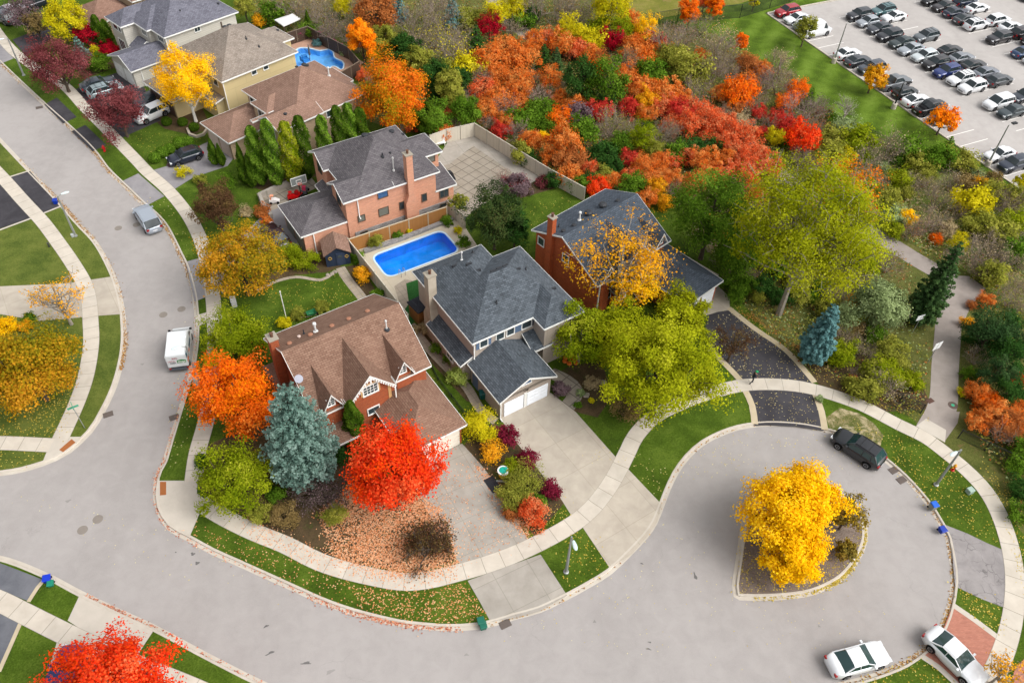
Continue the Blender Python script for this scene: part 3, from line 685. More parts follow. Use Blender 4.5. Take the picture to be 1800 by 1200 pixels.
# ---- slate-roofed beige house in the middle
S_SLATE = m_shingle('slate_shingles', (58,63,68), (90,97,104), .4); S_SLATE2 = m_shingle('dark_slate_shingles', (42,44,50), (60,62,68), .3)
W_STUCCO = m_siding('beige_stucco', (168,156,144), 3.0)
h = House('slate_roof_house', (830,605), 34.6, 5.6, 'beige house with a dark slate hip roof, right beside the rectangular pool', wall=W_STUCCO, roof=S_SLATE)
h.wing(hip(0,0,11,9.1,5.6,.6), (.38,.38,10.62,8.7,5.5)); h.wing(hip(0,0.01,7.8,11.3,5.6,.6), (.38,.4,7.42,10.9,5.5)); h.wing(hip(6.5,-1.8,11.0,9.0,5.6,.6), (6.88,-1.42,10.6,5,5.5))
h.wing(gable(-.3,-5.1,5.85,.38,2.8,4.35,'y','0'), (.05,-4.72,5.5,.38,2.75)); h.wing(shed(5.6,-1.5,7.9,.5,2.75,2.75,3.7,3.7), (6.9,-1.3,7.6,.3,2.6))
h.wing(shed(-1.0,.5,.38,6.9,2.7,3.35,3.35,2.7), (-.65,.7,.4,6.6,2.6)); h.finish()
for u, w in ((1.42,.75),(3.17,.8),(4.29,.75),(6.07,1.0)): h.window('-y', .38, u, 4.7, w, .95)
M_SHUT = plain((88,108,134), .6)
for u in (.82,2.02,4.9,5.3): h.panel('shutter', '-y', .38, u-.2, u+.2, 4.15, 5.2, M_SHUT, .04, 6)
M_SHUT2 = plain((52,58,76), .6); h.panel('shutter', '-y', .38, 6.68, 6.86, 4.15, 5.2, M_SHUT2, .04, 6)
for a, b in ((.45,2.5),(2.9,5.15)): h.panel('garage_door', '-y', -4.72, a, b, .14, 1.95, plain((236,240,246), .4, var=.02), .05, 4)
h.panel('garage_post', '-y', -4.72, 2.55, 2.85, .14, 2.1, M_WHITE, .08)
h.window('-y', -4.72, 2.75, 3.5, .9, .35, glass=M_BLUEGLASS)
pot_text(h, '1181', '-y', -4.74, 2.75, 2.35, .32, plain((70,64,56), .5))
h.window('-x', -.65, 3.0, 1.7, 1.1, .9, grid=(2,1)); h.panel('side_door', '-x', .05, -.9, 0.0, .14, 2.2, M_SHUT, .05)
h.chimney(-.42,7.1,.42,7.9,8.1, m_concrete('chimney_render', (150,140,124), (178,168,152)), flare=(-.5,6.7,.4,8.3,3.0))
h.pipe(4.0,8.6,.9); h.pipe(5.8,9.6,.35,.05,M_VENT,False); h.pipe(3.9,2.2,.35,.05,M_VENT,False); h.pipe(8.6,4.5,.35,.05,M_VENT,False)
for x, y in ((3.0,8.1),(3.9,7.1),(4.3,6.1),(5.2,4.9),(5.9,5.0),(6.6,5.0),(7.6,4.4),(9.8,1.6)): 
    z = h.rz(x, y); mb = MB(); mb.box(x-.28, y-.1, z-.1, x+.28, y+.1, z+.1); mb.build('roof_vent', M_VENT, h.roofo)
h.spout(.38,.3,2.9,5.4); h.spout(.0,-4.85,.2,2.6)

# ---- pink brick house with the stone base
S_GREY = m_shingle('grey_shingles', (74,70,74), (104,100,102), .4); W_PINK = m_brick('pink_brick', (180,118,92), (200,142,114), (180,150,130))
h = House('pink_brick_house', (603,358), 34.3, 5.6, 'large pink brick house with grey shingle roofs behind the cedar fence', wall=W_PINK, roof=S_GREY)
h.wing(hip(1.2,0,11.6,10.8,5.6,.6), (1.6,.35,11.2,10.4,5.5)); h.wing(gable(0,0.005,6,4.2,5.6,6.78,'x','0'), (.35,.36,6,3.85,5.5)); h.wing(gable(.6,6.5,6,10.79,5.6,6.78,'x','0'), (.95,6.85,6,10.39,5.5))
h.wing(hip(6,3.3,13.75,7.6,5.6,.6), (6,3.65,13.4,7.25,5.5)); h.wing(hip(-5,.47,3.2,6.9,2.8,.46), (-4.65,.55,2,6.55,2.7)); h.wing(gable(-.05,5.5,3,8.3,2.8,3.5,'y',''), (.5,6,3,8.0,2.7))
h.wing(shed(11.1,.3,13.85,4.2,2.9,2.9,3.6,3.6), (11,.38,13.5,4.1,2.85)); h.finish()
M_BRN = plain((92,76,62), .6)
for u, z, w, hh, g in ((4.7,4.85,1.1,.75,M_BLUEGLASS),(1.95,2.7,.75,.7,M_BLIND),(4.6,2.6,1.1,.9,M_BLIND),(6.85,2.55,.55,.9,M_GLASS),(9.65,2.6,.55,.9,M_GLASS)): h.window('-y', .35, u, z, w, hh, M_BRN, g, fw=.07)
h.window('-y', .38, 12.2, 2.2, 1.0, .9, M_BRN, grid=(2,1)); h.window('-y', 3.65, 12.5, 4.9, .7, .8, M_BRN, M_BLIND)
for z in (4.7,): h.window('-x', .35, 2.1, z, .8, 1.2, M_BRN); h.window('-x', .95, 8.6, z, .9, 1.2, M_BRN)
h.window('-x', .95, 8.6, 1.9, .9, 1.3, M_BRN); h.panel('front_door', '-x', 1.6, 4.6, 5.6, .2, 2.3, plain((60,40,34), .5)); h.window('-x', 1.6, 5.3, 4.4, .9, 1.2, M_BRN)
h.panel('garage_door', '-x', -4.65, .9, 3.3, .12, 2.2, plain((120,118,108), .5), .05, 4); h.panel('garage_door', '-x', -4.65, 3.7, 6.1, .12, 2.2, plain((120,118,108), .5), .05, 4)
W_STONE = m_brick('grey_stone', (110,108,108), (146,142,140), (90,88,86), .5, .22, .02)
h.box('stone_base', 1.0,.26,.05,13.3,.345,1.1,W_STONE)
for u in (2.0, 12.0): h.window('-y', .26, u, .72, .7, .3, M_BRN)
h.chimney(7.5,-.28,8.25,.5,9.0,W_PINK,flare=(7.1,-.3,8.6,.4,3.0))
h.pipe(6.75,1.5,1.5,.06); h.vent(6.2,7.2,M_VENT,.35,.3); h.vent(9.9,8.2,M_VENT,.3,.25); h.pipe(6.3,3.1,.5,.08,M_VENT,False); h.vent(6.9,7.9,M_VENT,.25); h.vent(11.4,8.4,M_VENT,.2); h.vent(7.3,3.2,M_VENT,.12)
h.spout(1.72,.28,2.9,5.45); h.spout(-3.6,.46,.2,2.6)

# ---- red brick house with three pointed dormers
S_RED = m_shingle('red_brown_shingles', (112,84,70), (136,108,92), .35); W_RED = m_brick('red_brick', (132,56,28), (164,80,42), (140,100,76)); M_CREAM = plain((206,164,110), .7)
h = House('dormered_brick_house', (463,595), 35.6, 5.0, 'red brick house with a brown roof and three pointed dormers behind the red maple', wall=W_RED, roof=S_RED)
h.wing(gable(0,-10.8,11,0,5.0,8.2,'x','01'), (.38,-10.45,10.6,-.38,5.15)); h.wing(gable(2.85,-11.3,7.3,-5.6,5.25,7.75,'y','0'), (3.2,-10.95,6.95,-9,5.4))
h.wing(gable(.75,-11.0,2.65,-6.6,5.3,7.2,'y','0'), (1.0,-10.65,2.4,-9,5.4)); h.wing(gable(7.4,-11.0,9.3,-6.6,5.3,7.2,'y','0'), (7.65,-10.65,9.05,-9,5.4))
h.wing(hip(5.2,-16.5,11.1,-8.8,2.8,.5), (5.6,-16.15,10.75,-10.4,2.75)); h.wing(shed(.2,-12.4,3.1,-10.4,2.5,2.5,3.2,3.2), None, walls=False); h.finish()
h.window('-y', -10.95, 5.08, 5.75, 1.25, .95, grid=(4,3), fw=.12); h.window('-y', -10.65, 8.3, 6.0, .55, .75, grid=(2,3), fw=.1); h.window('-y', -10.65, 1.65, 6.0, .55, .75, grid=(2,3), fw=.1)
for u0, u1, z0, z1, pl in ((3.22,3.5,3.6,5.3,-10.96),(6.65,6.93,3.6,5.3,-10.96),(4.2,4.38,5.2,6.3,-10.96),(5.78,5.96,5.2,6.3,-10.96),(4.2,5.96,6.38,6.55,-10.96),(8.95,9.04,5.3,5.75,-10.66)): h.panel('quoin', '-y', pl, u0, u1, z0, z1, M_CREAM, .03)
h.panel('trim_band', '-y', -10.46, .4, 3.1, 5.02, 5.14, M_WHITE, .1); h.panel('trim_band', '-y', -10.46, 7.1, 10.6, 5.02, 5.14, M_WHITE, .1)
# scalloped barge boards of the middle dormer
mb = MB()
for sgn in (-1, 1):
    for i in range(11):
        t = (i+.5)/11; x = 5.075+sgn*2.2*t; z = 7.75-2.5*t
        mb.mesh([(x-.1,-11.34,z-.2),(x+.1,-11.34,z-.2),(x,-11.34,z-.46),(x-.1,-11.3,z-.2),(x+.1,-11.3,z-.2),(x,-11.3,z-.46)], [(0,1,2),(5,4,3),(0,3,4,1),(1,4,5,2),(2,5,3,0)])
mb.box(5.0,-11.36,6.85,5.15,-11.3,7.6); mb.box(4.6,-11.35,7.2,5.55,-11.31,7.28); mb.build('barge_trim', M_WHITE, h.r)
h.panel('garage_door', '-y', -16.15, 8.0, 10.5, .14, 2.2, plain((222,214,200), .5), .05, 4); h.panel('garage_door', '-y', -16.15, 5.9, 7.7, .14, 2.2, plain((222,214,200), .5), .05, 4)
h.window('-y', -10.45, 2.0, 1.9, 1.6, 1.2, grid=(2,1)); h.window('-y', -10.45, 4.6, 2.0, 1.0, 1.2); h.panel('front_door', '-y', -10.45, 3.2, 4.0, .2, 2.3, plain((66,44,34), .5))
h.window('-y', -10.95, 5.1, 3.0, 1.0, .7, glass=M_GLASS)
h.chimney(-.35,-3.9,.35,-3.0,8.2,W_RED); h.pipe(3.6,-4.0,.9,.1); h.pipe(2.75,-3.3,.5,.05,M_VENT,False); h.pipe(8.9,-6.9,.9,.06); h.vent(8.9,-7.0,M_VENT,.22); 
for x in (1.1,3.0,5.0,6.6,8.4): h.vent(x, -4.3, plain((150,104,80), .6), .2, .14)
h.vent(2.2,-3.6,plain((190,170,160), .5),.14)
mb = MB(); Mx = Matrix.Translation((.25,-8.0,h.rz(.4,-8.0)+.55)) @ Matrix.Rotation(math.radians(55), 4, 'X') @ Matrix.Rotation(math.radians(-20), 4, 'Y')
prof = [(.02,0),(.2,.03),(.36,.09)]; b2 = MB(); b2.lathe(prof, 16); mb.mesh(b2.v, b2.f, 0, Mx); mb.tube([(.25,-8,h.rz(.4,-8)-.1),(.25,-8,h.rz(.4,-8)+.5)], .03); mb.build('satellite_dish', plain((176,178,190), .4), h.r)
h.box('bay_window', -.75,-4.4,.1,.4,-1.2,2.6,W_RED); h.wing; mb = MB(); mb.box(-.95,-4.6,2.6,.45,-1.0,2.78); mb.build('bay_roof', S_RED, h.r, uv=True)
h.spout(7.15,-11.35,2.9,5.1)

# ---- blue-grey roofed orange brick house behind the honey locust
S_BLUE = m_shingle('blue_grey_shingles', (58,65,73), (82,90,100), .35); W_ORANGE = m_brick('orange_brick', (146,62,28), (172,82,40), (130,84,62))
h = House('orange_brick_house', (934,404), 43.6, 5.6, 'orange brick house with a blue-grey roof, half hidden by the thinning golden tree', wall=W_ORANGE, roof=S_BLUE)
h.wing(gable(0,-9.6,11,0,4.5,7.4,'x','01',zo=5.6,rp=-4.3), None); h.wing(gable(3.3,-10.0,7.8,-5,4.7,7.1,'y','0'), (3.6,-9.6,7.5,-8.6,4.9)); h.wing(gable(.5,-9.8,2.3,-6,4.9,6.4,'y','0'), (.75,-9.5,2.05,-8.6,5.0)); h.wing(gable(8.3,-9.8,10.1,-6,4.9,6.4,'y','0'), (8.55,-9.5,9.85,-8.6,5.0))
h.wing(hip(6.2,-16.1,12.0,-7.5,2.8,.5), (6.55,-15.75,11.65,-8,2.75))
h.wl.box(.4,-9.2,.05,10.6,-.4,4.6,skip='tb'); h.wl.poly([(.4,-9.2,4.6),(.4,-.4,4.6),(.4,-.4,5.55),(.4,-4.3,7.2),(.4,-9.2,4.7)][::-1]); h.wl.poly([(.4,-.4,4.6),(10.6,-.4,4.6),(10.6,-.4,5.55),(.4,-.4,5.55)]); h.finish()
h.window('-x', .4, -1.15, 4.6, .8, .9); h.window('-x', .4, -4.75, 4.65, .8, .9); h.window('-y', -9.6, 5.5, 5.3, 1.2, .9, grid=(2,2)); h.window('-y', -9.5, 1.4, 5.3, .6, .7); h.window('-y', -9.5, 9.2, 5.3, .6, .7)
h.window('-y', -9.2, 1.9, 2.0, 1.5, 1.4, grid=(2,2)); h.window('-y', -9.2, 4.6, 2.0, 1.4, 1.3, grid=(2,2))
h.panel('garage_door', '-y', -15.75, 6.9, 8.9, .14, 2.2, plain((236,238,240), .4), .05, 4); h.panel('garage_door', '-y', -15.75, 9.2, 11.3, .14, 2.2, plain((236,238,240), .4), .05, 4)
h.chimney(-.1,-3.0,.45,-2.3,8.7,W_ORANGE); h.vent(5.0,-3.1,M_VENT,.4,.4); h.vent(7.1,-3.1,M_VENT,.4,.4); h.pipe(3.6,-3.2,.9,.09); h.pipe(1.6,-2.3,.4,.05,M_VENT,False); h.vent(2.4,-3.6,M_VENT,.22); h.vent(8.8,-3.6,M_VENT,.22); h.vent(1.0,-3.5,M_VENT,.22)
h.spout(.5,-9.5,.3,4.3)

# ---- brown roofed house in the row behind the columnar trees
S_BROWN = m_shingle('brown_shingles', (120,94,80), (142,114,100), .25); W_TAN = m_brick('tan_brick', (158,136,110), (178,156,128), (150,132,112))
h = House('brown_roof_house', (427,157), 47.6, 5.6, 'tan brick house with a wide brown hip roof behind the row of columnar trees', wall=W_TAN, roof=S_BROWN)
h.wing(hip(-.2,-11.0,10.8,0,5.6,.6), (1.4,-10.7,10.4,-.4,5.5)); h.wing(hip(-.25,-3.4,5,0.004,5.6,.6), (.2,-3.0,4,-.38,5.5)); h.wing(hip(-1.15,-6.75,5,-3.3,5.6,.6), (-.8,-6.4,4,-3.3,5.5)); h.wing(gable(-3.4,-7.2,-1,-6.7,5.6,5.75,'x',''), None)
h.wing(gable(-2.5,-11.1,4,-6.9,5.6,6.72,'x','0'), (-2.1,-10.72,4,-7.3,5.5)); h.wing(hip(7,-7.5,11.3,-3.1,5.6,.6), (8,-7.1,10.9,-3.5,5.5)); h.wing(hip(-5.95,-5.0,2,1.3,2.8,.5), (-5.55,-4.6,1,.9,2.7)); h.finish()
h.window('-x', .2, -1.7, 4.6, 1.4, 1.0, grid=(2,1)); h.window('-x', -.8, -5.0, 4.6, 1.4, 1.0, grid=(2,1)); h.window('-x', -2.1, -9.0, 4.6, 1.2, 1.1, grid=(2,1)); h.window('-y', -10.7, 5.0, 4.9, .8, .8)
h.panel('garage_door', '-x', -5.55, -4.2, -2.1, .12, 2.2, plain((196,178,164), .5), .05, 4); h.panel('garage_door', '-x', -5.55, -1.7, .4, .12, 2.2, plain((196,178,164), .5), .05, 4); h.panel('side_door', '-y', -4.6, -2.9, -2.2, .12, 2.2, plain((50,50,62), .5))
h.pipe(8.0,-7.2,1.0,.09); h.vent(6.1,-5.0,M_VENT,.3,.3); h.vent(6.6,-4.8,M_VENT,.25,.25); h.vent(-.3,-9.6,M_VENT,.2); h.vent(9.6,-4.8,M_VENT,.15); h.vent(5.7,-3.9,M_VENT,.2)
# ---- cream house
S_TAUPE = m_shingle('taupe_shingles', (112,102,94), (142,132,122), .5); W_CREAM = m_siding('cream_stucco', (196,178,134), 4.0)
h = House('cream_house', (389,145), 48.3, 5.6, 'cream stucco house with a taupe shingle roof beside the kidney shaped pool', wall=W_CREAM, roof=S_TAUPE)
h.wing(hip(0,0,11.7,11.6,5.6,.6), (.35,.35,11.3,11.2,5.5)); h.wing(hip(7,3.5,13.6,8.1,5.6,.6), (8,3.9,13.2,7.7,5.5)); h.wing(shed(-1.1,.9,1.4,5.8,2.7,3.3,3.3,2.7), (-.8,1.3,1,5.4,2.6)); h.wing(hip(-4.9,4.8,3,12.0,2.8,.5), (-4.5,5.2,2,11.6,2.7)); h.finish()
h.window('-y', .35, 4.9, 5.1, .65, .7); h.window('-y', .35, 6.7, 5.15, .65, .7); h.window('-x', .35, 2.2, 4.7, 1.0, 1.0); h.window('-x', .35, 8.5, 4.7, 1.2, 1.0)
h.panel('garage_door', '-x', -4.5, 5.6, 8.1, .12, 2.2, plain((74,56,46), .5), .05, 4); h.panel('garage_door', '-x', -4.5, 8.6, 11.1, .12, 2.2, plain((74,56,46), .5), .05, 4)
h.vent(5.6,6.6,M_VENT,.3); h.vent(6.3,6.7,M_VENT,.3); h.pipe(6.6,3.6,.4,.06,M_VENT,False); h.pipe(7.4,2.2,.3,.06,M_VENT,False); h.vent(12.4,5.4,M_VENT,.2); h.spout(.3,.3,.2,5.4)
# ---- pale house with blue-grey roof, top left
S_PURP = m_shingle('violet_grey_shingles', (84,84,94), (112,112,122), .4); W_PALE = m_siding('pale_siding', (190,186,176), .25)
h = House('pale_siding_house', (288,67), 48.2, 5.6, 'pale house with a violet-grey roof and long front garage, at the top left', wall=W_PALE, roof=S_PURP)
h.wing(hip(0,0,11.6,11.1,5.6,.6), (.35,.35,11.2,10.7,5.5)); h.wing(hip(-2.65,6.7,6,11.09,5.6,.6), (-2.3,7.05,5,10.7,5.5)); h.wing(hip(-.65,3.35,6,9,5.6,.6), (-.3,3.7,5,9,5.5)); h.wing(gable(-5.75,-.1,.8,6.3,2.8,4.2,'x','0',rp=2.4), (-5.4,.25,.5,5.95,2.7)); h.wing(gable(-2.3,4.5,1,6.8,2.8,3.7,'y',''), None); h.finish()
h.window('-y', .35, 5.1, 5.1, .8, .7, grid=(2,1)); h.window('-x', -2.3, 9.15, 4.95, 1.2, 1.1); h.window('-x', -2.3, 8.0, 4.95, .6, 1.1); h.window('-x', -2.3, 8.7, 2.2, 1.6, 1.6, grid=(3,1)); h.window('-x', -.3, 5.0, 4.8, 1.2, .9, grid=(3,1)); h.window('-x', .35, 1.8, 4.8, 1.4, .9, grid=(3,1))
h.panel('garage_door', '-x', -5.4, .7, 2.9, .12, 2.2, M_WHITE, .05, 4); h.panel('garage_door', '-x', -5.4, 3.2, 5.5, .12, 2.2, M_WHITE, .05, 4)
h.vent(9.8,1.8,M_VENT,.18); h.vent(4.4,2.5,M_VENT,.1); h.spout(.3,.28,.2,5.4); h.spout(-4.3,.18,.2,2.6); h.box('wall_pipe', 8.7,.2,3.2,8.85,.34,4.9,M_BRN)
# ---- house at the very top, only its corner in view
h = House('brick_garage_house', (232,4), 48, 4.6, 'brown roofed brick house at the top edge, only its near corner in view', wall=W_TAN, roof=m_shingle('dull_brown_shingles', (112,84,72), (138,110,96)))
h.wing(hip(0,0,9,10,4.6,.6), (.35,.35,8.6,9.6,4.5)); h.wing(hip(-6.5,1,1,8,2.7,.5), (-6.1,1.4,1,7.6,2.6)); h.finish(); h.window('-x', .35, 6, 3.6, 1.6, 1.0, grid=(3,1)); h.panel('garage_door', '-x', -6.1, 2, 6.8, .12, 2.2, M_WHITE, .05, 4)
# ================================================================== vehicles
def car_paint(c, name='car_paint'):
    key = ('car', str(c))
    if key in _mc: return _mc[key]
    t = NT(name); f = t.noise(t.pos(), 1.5, 4, .6); cl = lin(c)
    col = t.mix(t.ramp([(.4, 0.), (.7, .35)], f), cl, tuple(x*.86+.012 for x in cl))
    _mc[key] = t.out(col, .28, spec=.5, coat=.6, metal=.15 if sum(cl) < 2 else 0.0); return _mc[key]
M_TYRE = plain((26,26,27), .9, .2); M_RIM = plain((150,150,154), .3, .6, .7); M_RIMD = plain((52,52,56), .4, .5, .5)
M_HEAD = plain((214,218,222), .15, .8); M_TAIL = plain((150,14,16), .25, .6); M_CARG = m_glass('car_glass', (.012,.018,.02)); M_CARG2 = m_glass('teal_glass', (.012,.03,.03)); M_TRIM = plain((24,24,26), .6); M_PLATE = plain((214,216,220), .5)
# kind: L, W, H, hood z, belt z, front axle x, rear axle x (from nose), windscreen base, roof front, roof rear, rear glass base, tail z
KINDS = {
 'sedan': dict(L=4.65, W=1.84, H=1.45, hz=.98, bz=.98, xa=.92, xb=3.65, ws=1.35, rf=2.15, rr=3.25, rg=4.05, tz=1.02),
 'coupe': dict(L=4.6, W=1.86, H=1.40, hz=.96, bz=.96, xa=.92, xb=3.65, ws=1.4, rf=2.2, rr=3.0, rg=4.15, tz=1.02),
 'suv': dict(L=4.65, W=1.88, H=1.70, hz=1.10, bz=1.10, xa=.92, xb=3.68, ws=1.3, rf=1.98, rr=3.95, rg=4.45, tz=1.12),
 'hatchback': dict(L=4.2, W=1.78, H=1.50, hz=.98, bz=1.0, xa=.85, xb=3.4, ws=1.15, rf=1.9, rr=3.4, rg=3.98, tz=1.05),
 'wagon': dict(L=4.6, W=1.82, H=1.52, hz=.98, bz=1.0, xa=.9, xb=3.6, ws=1.3, rf=2.05, rr=3.85, rg=4.42, tz=1.05),
 'minivan': dict(L=4.9, W=1.95, H=1.74, hz=1.08, bz=1.1, xa=.95, xb=3.95, ws=1.05, rf=2.0, rr=4.4, rg=4.8, tz=1.1),
 'van': dict(L=5.6, W=2.05, H=2.4, hz=1.25, bz=1.35, xa=1.0, xb=4.4, ws=.95, rf=1.75, rr=5.35, rg=5.5, tz=1.4),
 'pickup': dict(L=5.6, W=2.0, H=1.86, hz=1.22, bz=1.22, xa=1.0, xb=4.5, ws=1.6, rf=2.3, rr=3.45, rg=3.8, tz=1.22)}
def car_parts(kind):
    """body, roof, glass ... as (name, MB, material key) with the nose towards +x and the centre at x=0"""
    k = KINDS[kind]; L, Wd, H = k['L'], k['W'], k['H']; hw = Wd/2; R = .34 if kind in ('sedan','coupe','hatchback','wagon') else .38
    xs = sorted(set([0,.06,.2,.45] + [round(k['xa']+R*1.16*math.cos(a), 3) for a in np.linspace(0, math.pi, 9)] + [round(k['xb']+R*1.16*math.cos(a), 3) for a in np.linspace(0, math.pi, 9)] + [k['ws'], (k['ws']+k['rf'])/2, k['rf'], (k['rf']+k['rr'])/2, L-.5, L-.2, L-.06, L] + ([k['rg']-.02, k['rg']+.02] if kind == 'pickup' else [])))
    def halfw(x):
        t = min(x, L-x); return hw * (.66 + .34*min(1, (t/.6))**.5) if t < .6 else hw
    def top(x):
        if x < .12: return k['hz']-.30+ x*1.2
        if x < k['ws']: return k['hz']-.16+.16*min(1, ((x-.12)/(k['ws']-.12))**.6)
        if x > L-.1: return k['tz']-.16-(x-(L-.1))*1.0
        if kind == 'pickup' and x > k['rg']: return .72 if .0 < x < L-.12 else k['tz']
        return k['bz']+(k['tz']-k['bz'])*max(0, min(1, (x-k['ws'])/(L-k['ws'])))
    def bot(x):
        z = .24 if .3 < x < L-.3 else .30
        for xc in (k['xa'], k['xb']):
            if abs(x-xc) < R*1.16: z = max(z, R+math.sqrt(max(0, (R*1.16)**2-(x-xc)**2)))
        return z
    body = MB(); secs = []
    for x in xs:
        w = halfw(x); zt = top(x); zb = bot(x); zs = max(zb+.05, min(zt-.07, zt-.12)); bed = kind == 'pickup' and k['rg'] < x < L-.12
        zsb = k['tz']-.0 if bed else zs
        if bed: pr = [(0, zt), (w*.80, zt), (w*.86, k['tz']), (w*.93, k['tz']+.01), (w*.98, k['tz']-.08), (w, (zb+k['tz'])/2+.12), (w*.97, zb+.08), (w*.93, zb)]
        else: pr = [(0, zt+.03), (w*.6, zt+.02), (w*.86, zt-.005), (w*.94, zt-.04), (w*.985, zs-.04), (w, max(zb+.03, (zb+zs)/2+.05)), (w*.97, zb+.02), (w*.93, zb)]
        secs.append([(L/2-x, y, z) for y, z in pr] + [(L/2-x, -y, z) for y, z in reversed(pr[1:])])
    n = len(secs[0]); V = [p for s in secs for p in s]; F = []
    for i in range(len(secs)-1):
        for j in range(n-1): F.append((i*n+j, i*n+j+1, (i+1)*n+j+1, (i+1)*n+j))
        F.append((i*n+n-1, i*n, (i+1)*n, (i+1)*n+n-1))
    F.append(tuple(reversed(range(n)))); F.append(tuple(range((len(secs)-1)*n, len(secs)*n))); body.mesh(V, [f[::-1] for f in F])
    # greenhouse
    gx = [k['ws']-.05, k['ws']+.02, k['rf'], k['rf']+.15, (k['rf']+k['rr'])/2, k['rr']-.1, k['rr'], k['rg'], k['rg']+.06]
    roof, glass = MB(), MB(); wb = hw*.90; wr = hw*(.70 if kind not in ('van','minivan') else .80)
    S = []
    for x in gx:
        if x <= k['ws']+.03: t = 0.0
        elif x < k['rf']: t = (x-k['ws'])/(k['rf']-k['ws'])
        elif x <= k['rr']: t = 1.0
        else: t = max(0, 1-(x-k['rr'])/(k['rg']-k['rr']))
        arch = .03*math.sin(math.pi*min(1, max(0, (x-k['rf'])/(k['rr']-k['rf'])))) if t == 1 else 0
        zb0 = k['bz']-.04; zt = zb0+.02+(H-.03-zb0)*t+arch; wt = wb*(1-t)+wr*t; tz_ = .04*t
        S.append([(L/2-x, wb, zb0), (L/2-x, wt+(.05 if t == 1 else 0), zt-.06*t), (L/2-x, wt*.86, zt+.02*t), (L/2-x, 0, zt+tz_), (L/2-x, -wt*.86, zt+.02*t), (L/2-x, -wt-(.05 if t == 1 else 0), zt-.06*t), (L/2-x, -wb, zb0)])
    for i in range(len(S)-1):
        flat = gx[i] >= k['rf']-.01 and gx[i+1] <= k['rr']+.01
        for j in range(6):
            q = [S[i][j], S[i][j+1], S[i+1][j+1], S[i+1][j]][::-1]
            side = j in (0, 5); (roof if (flat and not side) or (kind == 'van' and gx[i] >= k['rf']+.14) else glass).poly(q)
    # pillars as thin body-coloured bars just outside the glass
    for sg in (1, -1):
        def bar(p, q, w=.035): roof.tube([p, q], w, 4, cap=False)
        yb, yt = sg*(wb+.005), sg*(wr+.055)
        bar((L/2-k['ws'], yb, k['bz']-.03), (L/2-k['rf'], yt, H-.09), .04); bar((L/2-k['rg'], yb, k['bz']-.03), (L/2-k['rr'], yt, H-.09), .055)
        mid = k['ws']+(k['rg']-k['ws'])*.52; bar((L/2-mid, yb, k['bz']-.02), (L/2-mid, yt, H-.09), .03)
        if kind in ('suv','minivan','wagon'): m2 = k['rr']-.25; bar((L/2-m2-.1, yb, k['bz']-.02), (L/2-m2, yt, H-.09), .04); 
        bar((L/2-k['rf'], yt, H-.075), (L/2-k['rr'], yt, H-.075), .03)
    P = [('body', body, 'paint', True), ('roof', roof, 'paint', False), ('windows', glass, 'glass', False)]
    for xc in (k['xa'], k['xb']):
        for sg in (1, -1):
            t = MB(); Mx = Matrix.Translation((L/2-xc, sg*(hw-.11), R)) @ Matrix.Rotation(math.pi/2, 4, 'X')
            b = MB(); b.lathe([(R*.62,-.11),(R*.95,-.115),(R,-.08),(R,.08),(R*.95,.115),(R*.62,.11)], 18); t.mesh(b.v, b.f, 0, Mx)
            r = MB(); b = MB(); b.lathe([(.03,-.118),(R*.2,-.10),(R*.6,-.119),(R*.6,.119),(R*.2,.10),(.03,.118)], 10); r.mesh(b.v, b.f, 0, Mx)
            P.append(('wheel', t, 'tyre', True, ('rim', r, 'rim')))
    for sg in (1, -1):
        m = MB(); y0, y1 = sorted((sg*hw*.52, sg*hw*.86)); m.box(L/2-.22, y0, k['hz']-.38, L/2-.015, y1, k['hz']-.22); P.append(('headlight', m, 'head', False))
        m = MB(); y0, y1 = sorted((sg*hw*.58, sg*hw*.88)); m.box(-L/2+.01, y0, k['tz']-.36, -L/2+.16, y1, k['tz']-.16); P.append(('taillight', m, 'tail', False))
        m = MB(); y0, y1 = sorted((sg*hw*.95, sg*(hw+.17))); m.box(L/2-k['ws']-.36, y0, k['bz']-.0, L/2-k['ws']-.20, y1, k['bz']+.13); P.append(('mirror', m, 'paint', False))
    m = MB(); m.box(-L/2-.01, -.24, .55, -L/2+.05, .24, .68); P.append(('licence_plate', m, 'plate', False))
    m = MB(); m.box(L/2-.05, -hw*.45, .42, L/2+.0, hw*.45, .62); P.append(('grille', m, 'trim', False))
    return P
_cars = {}
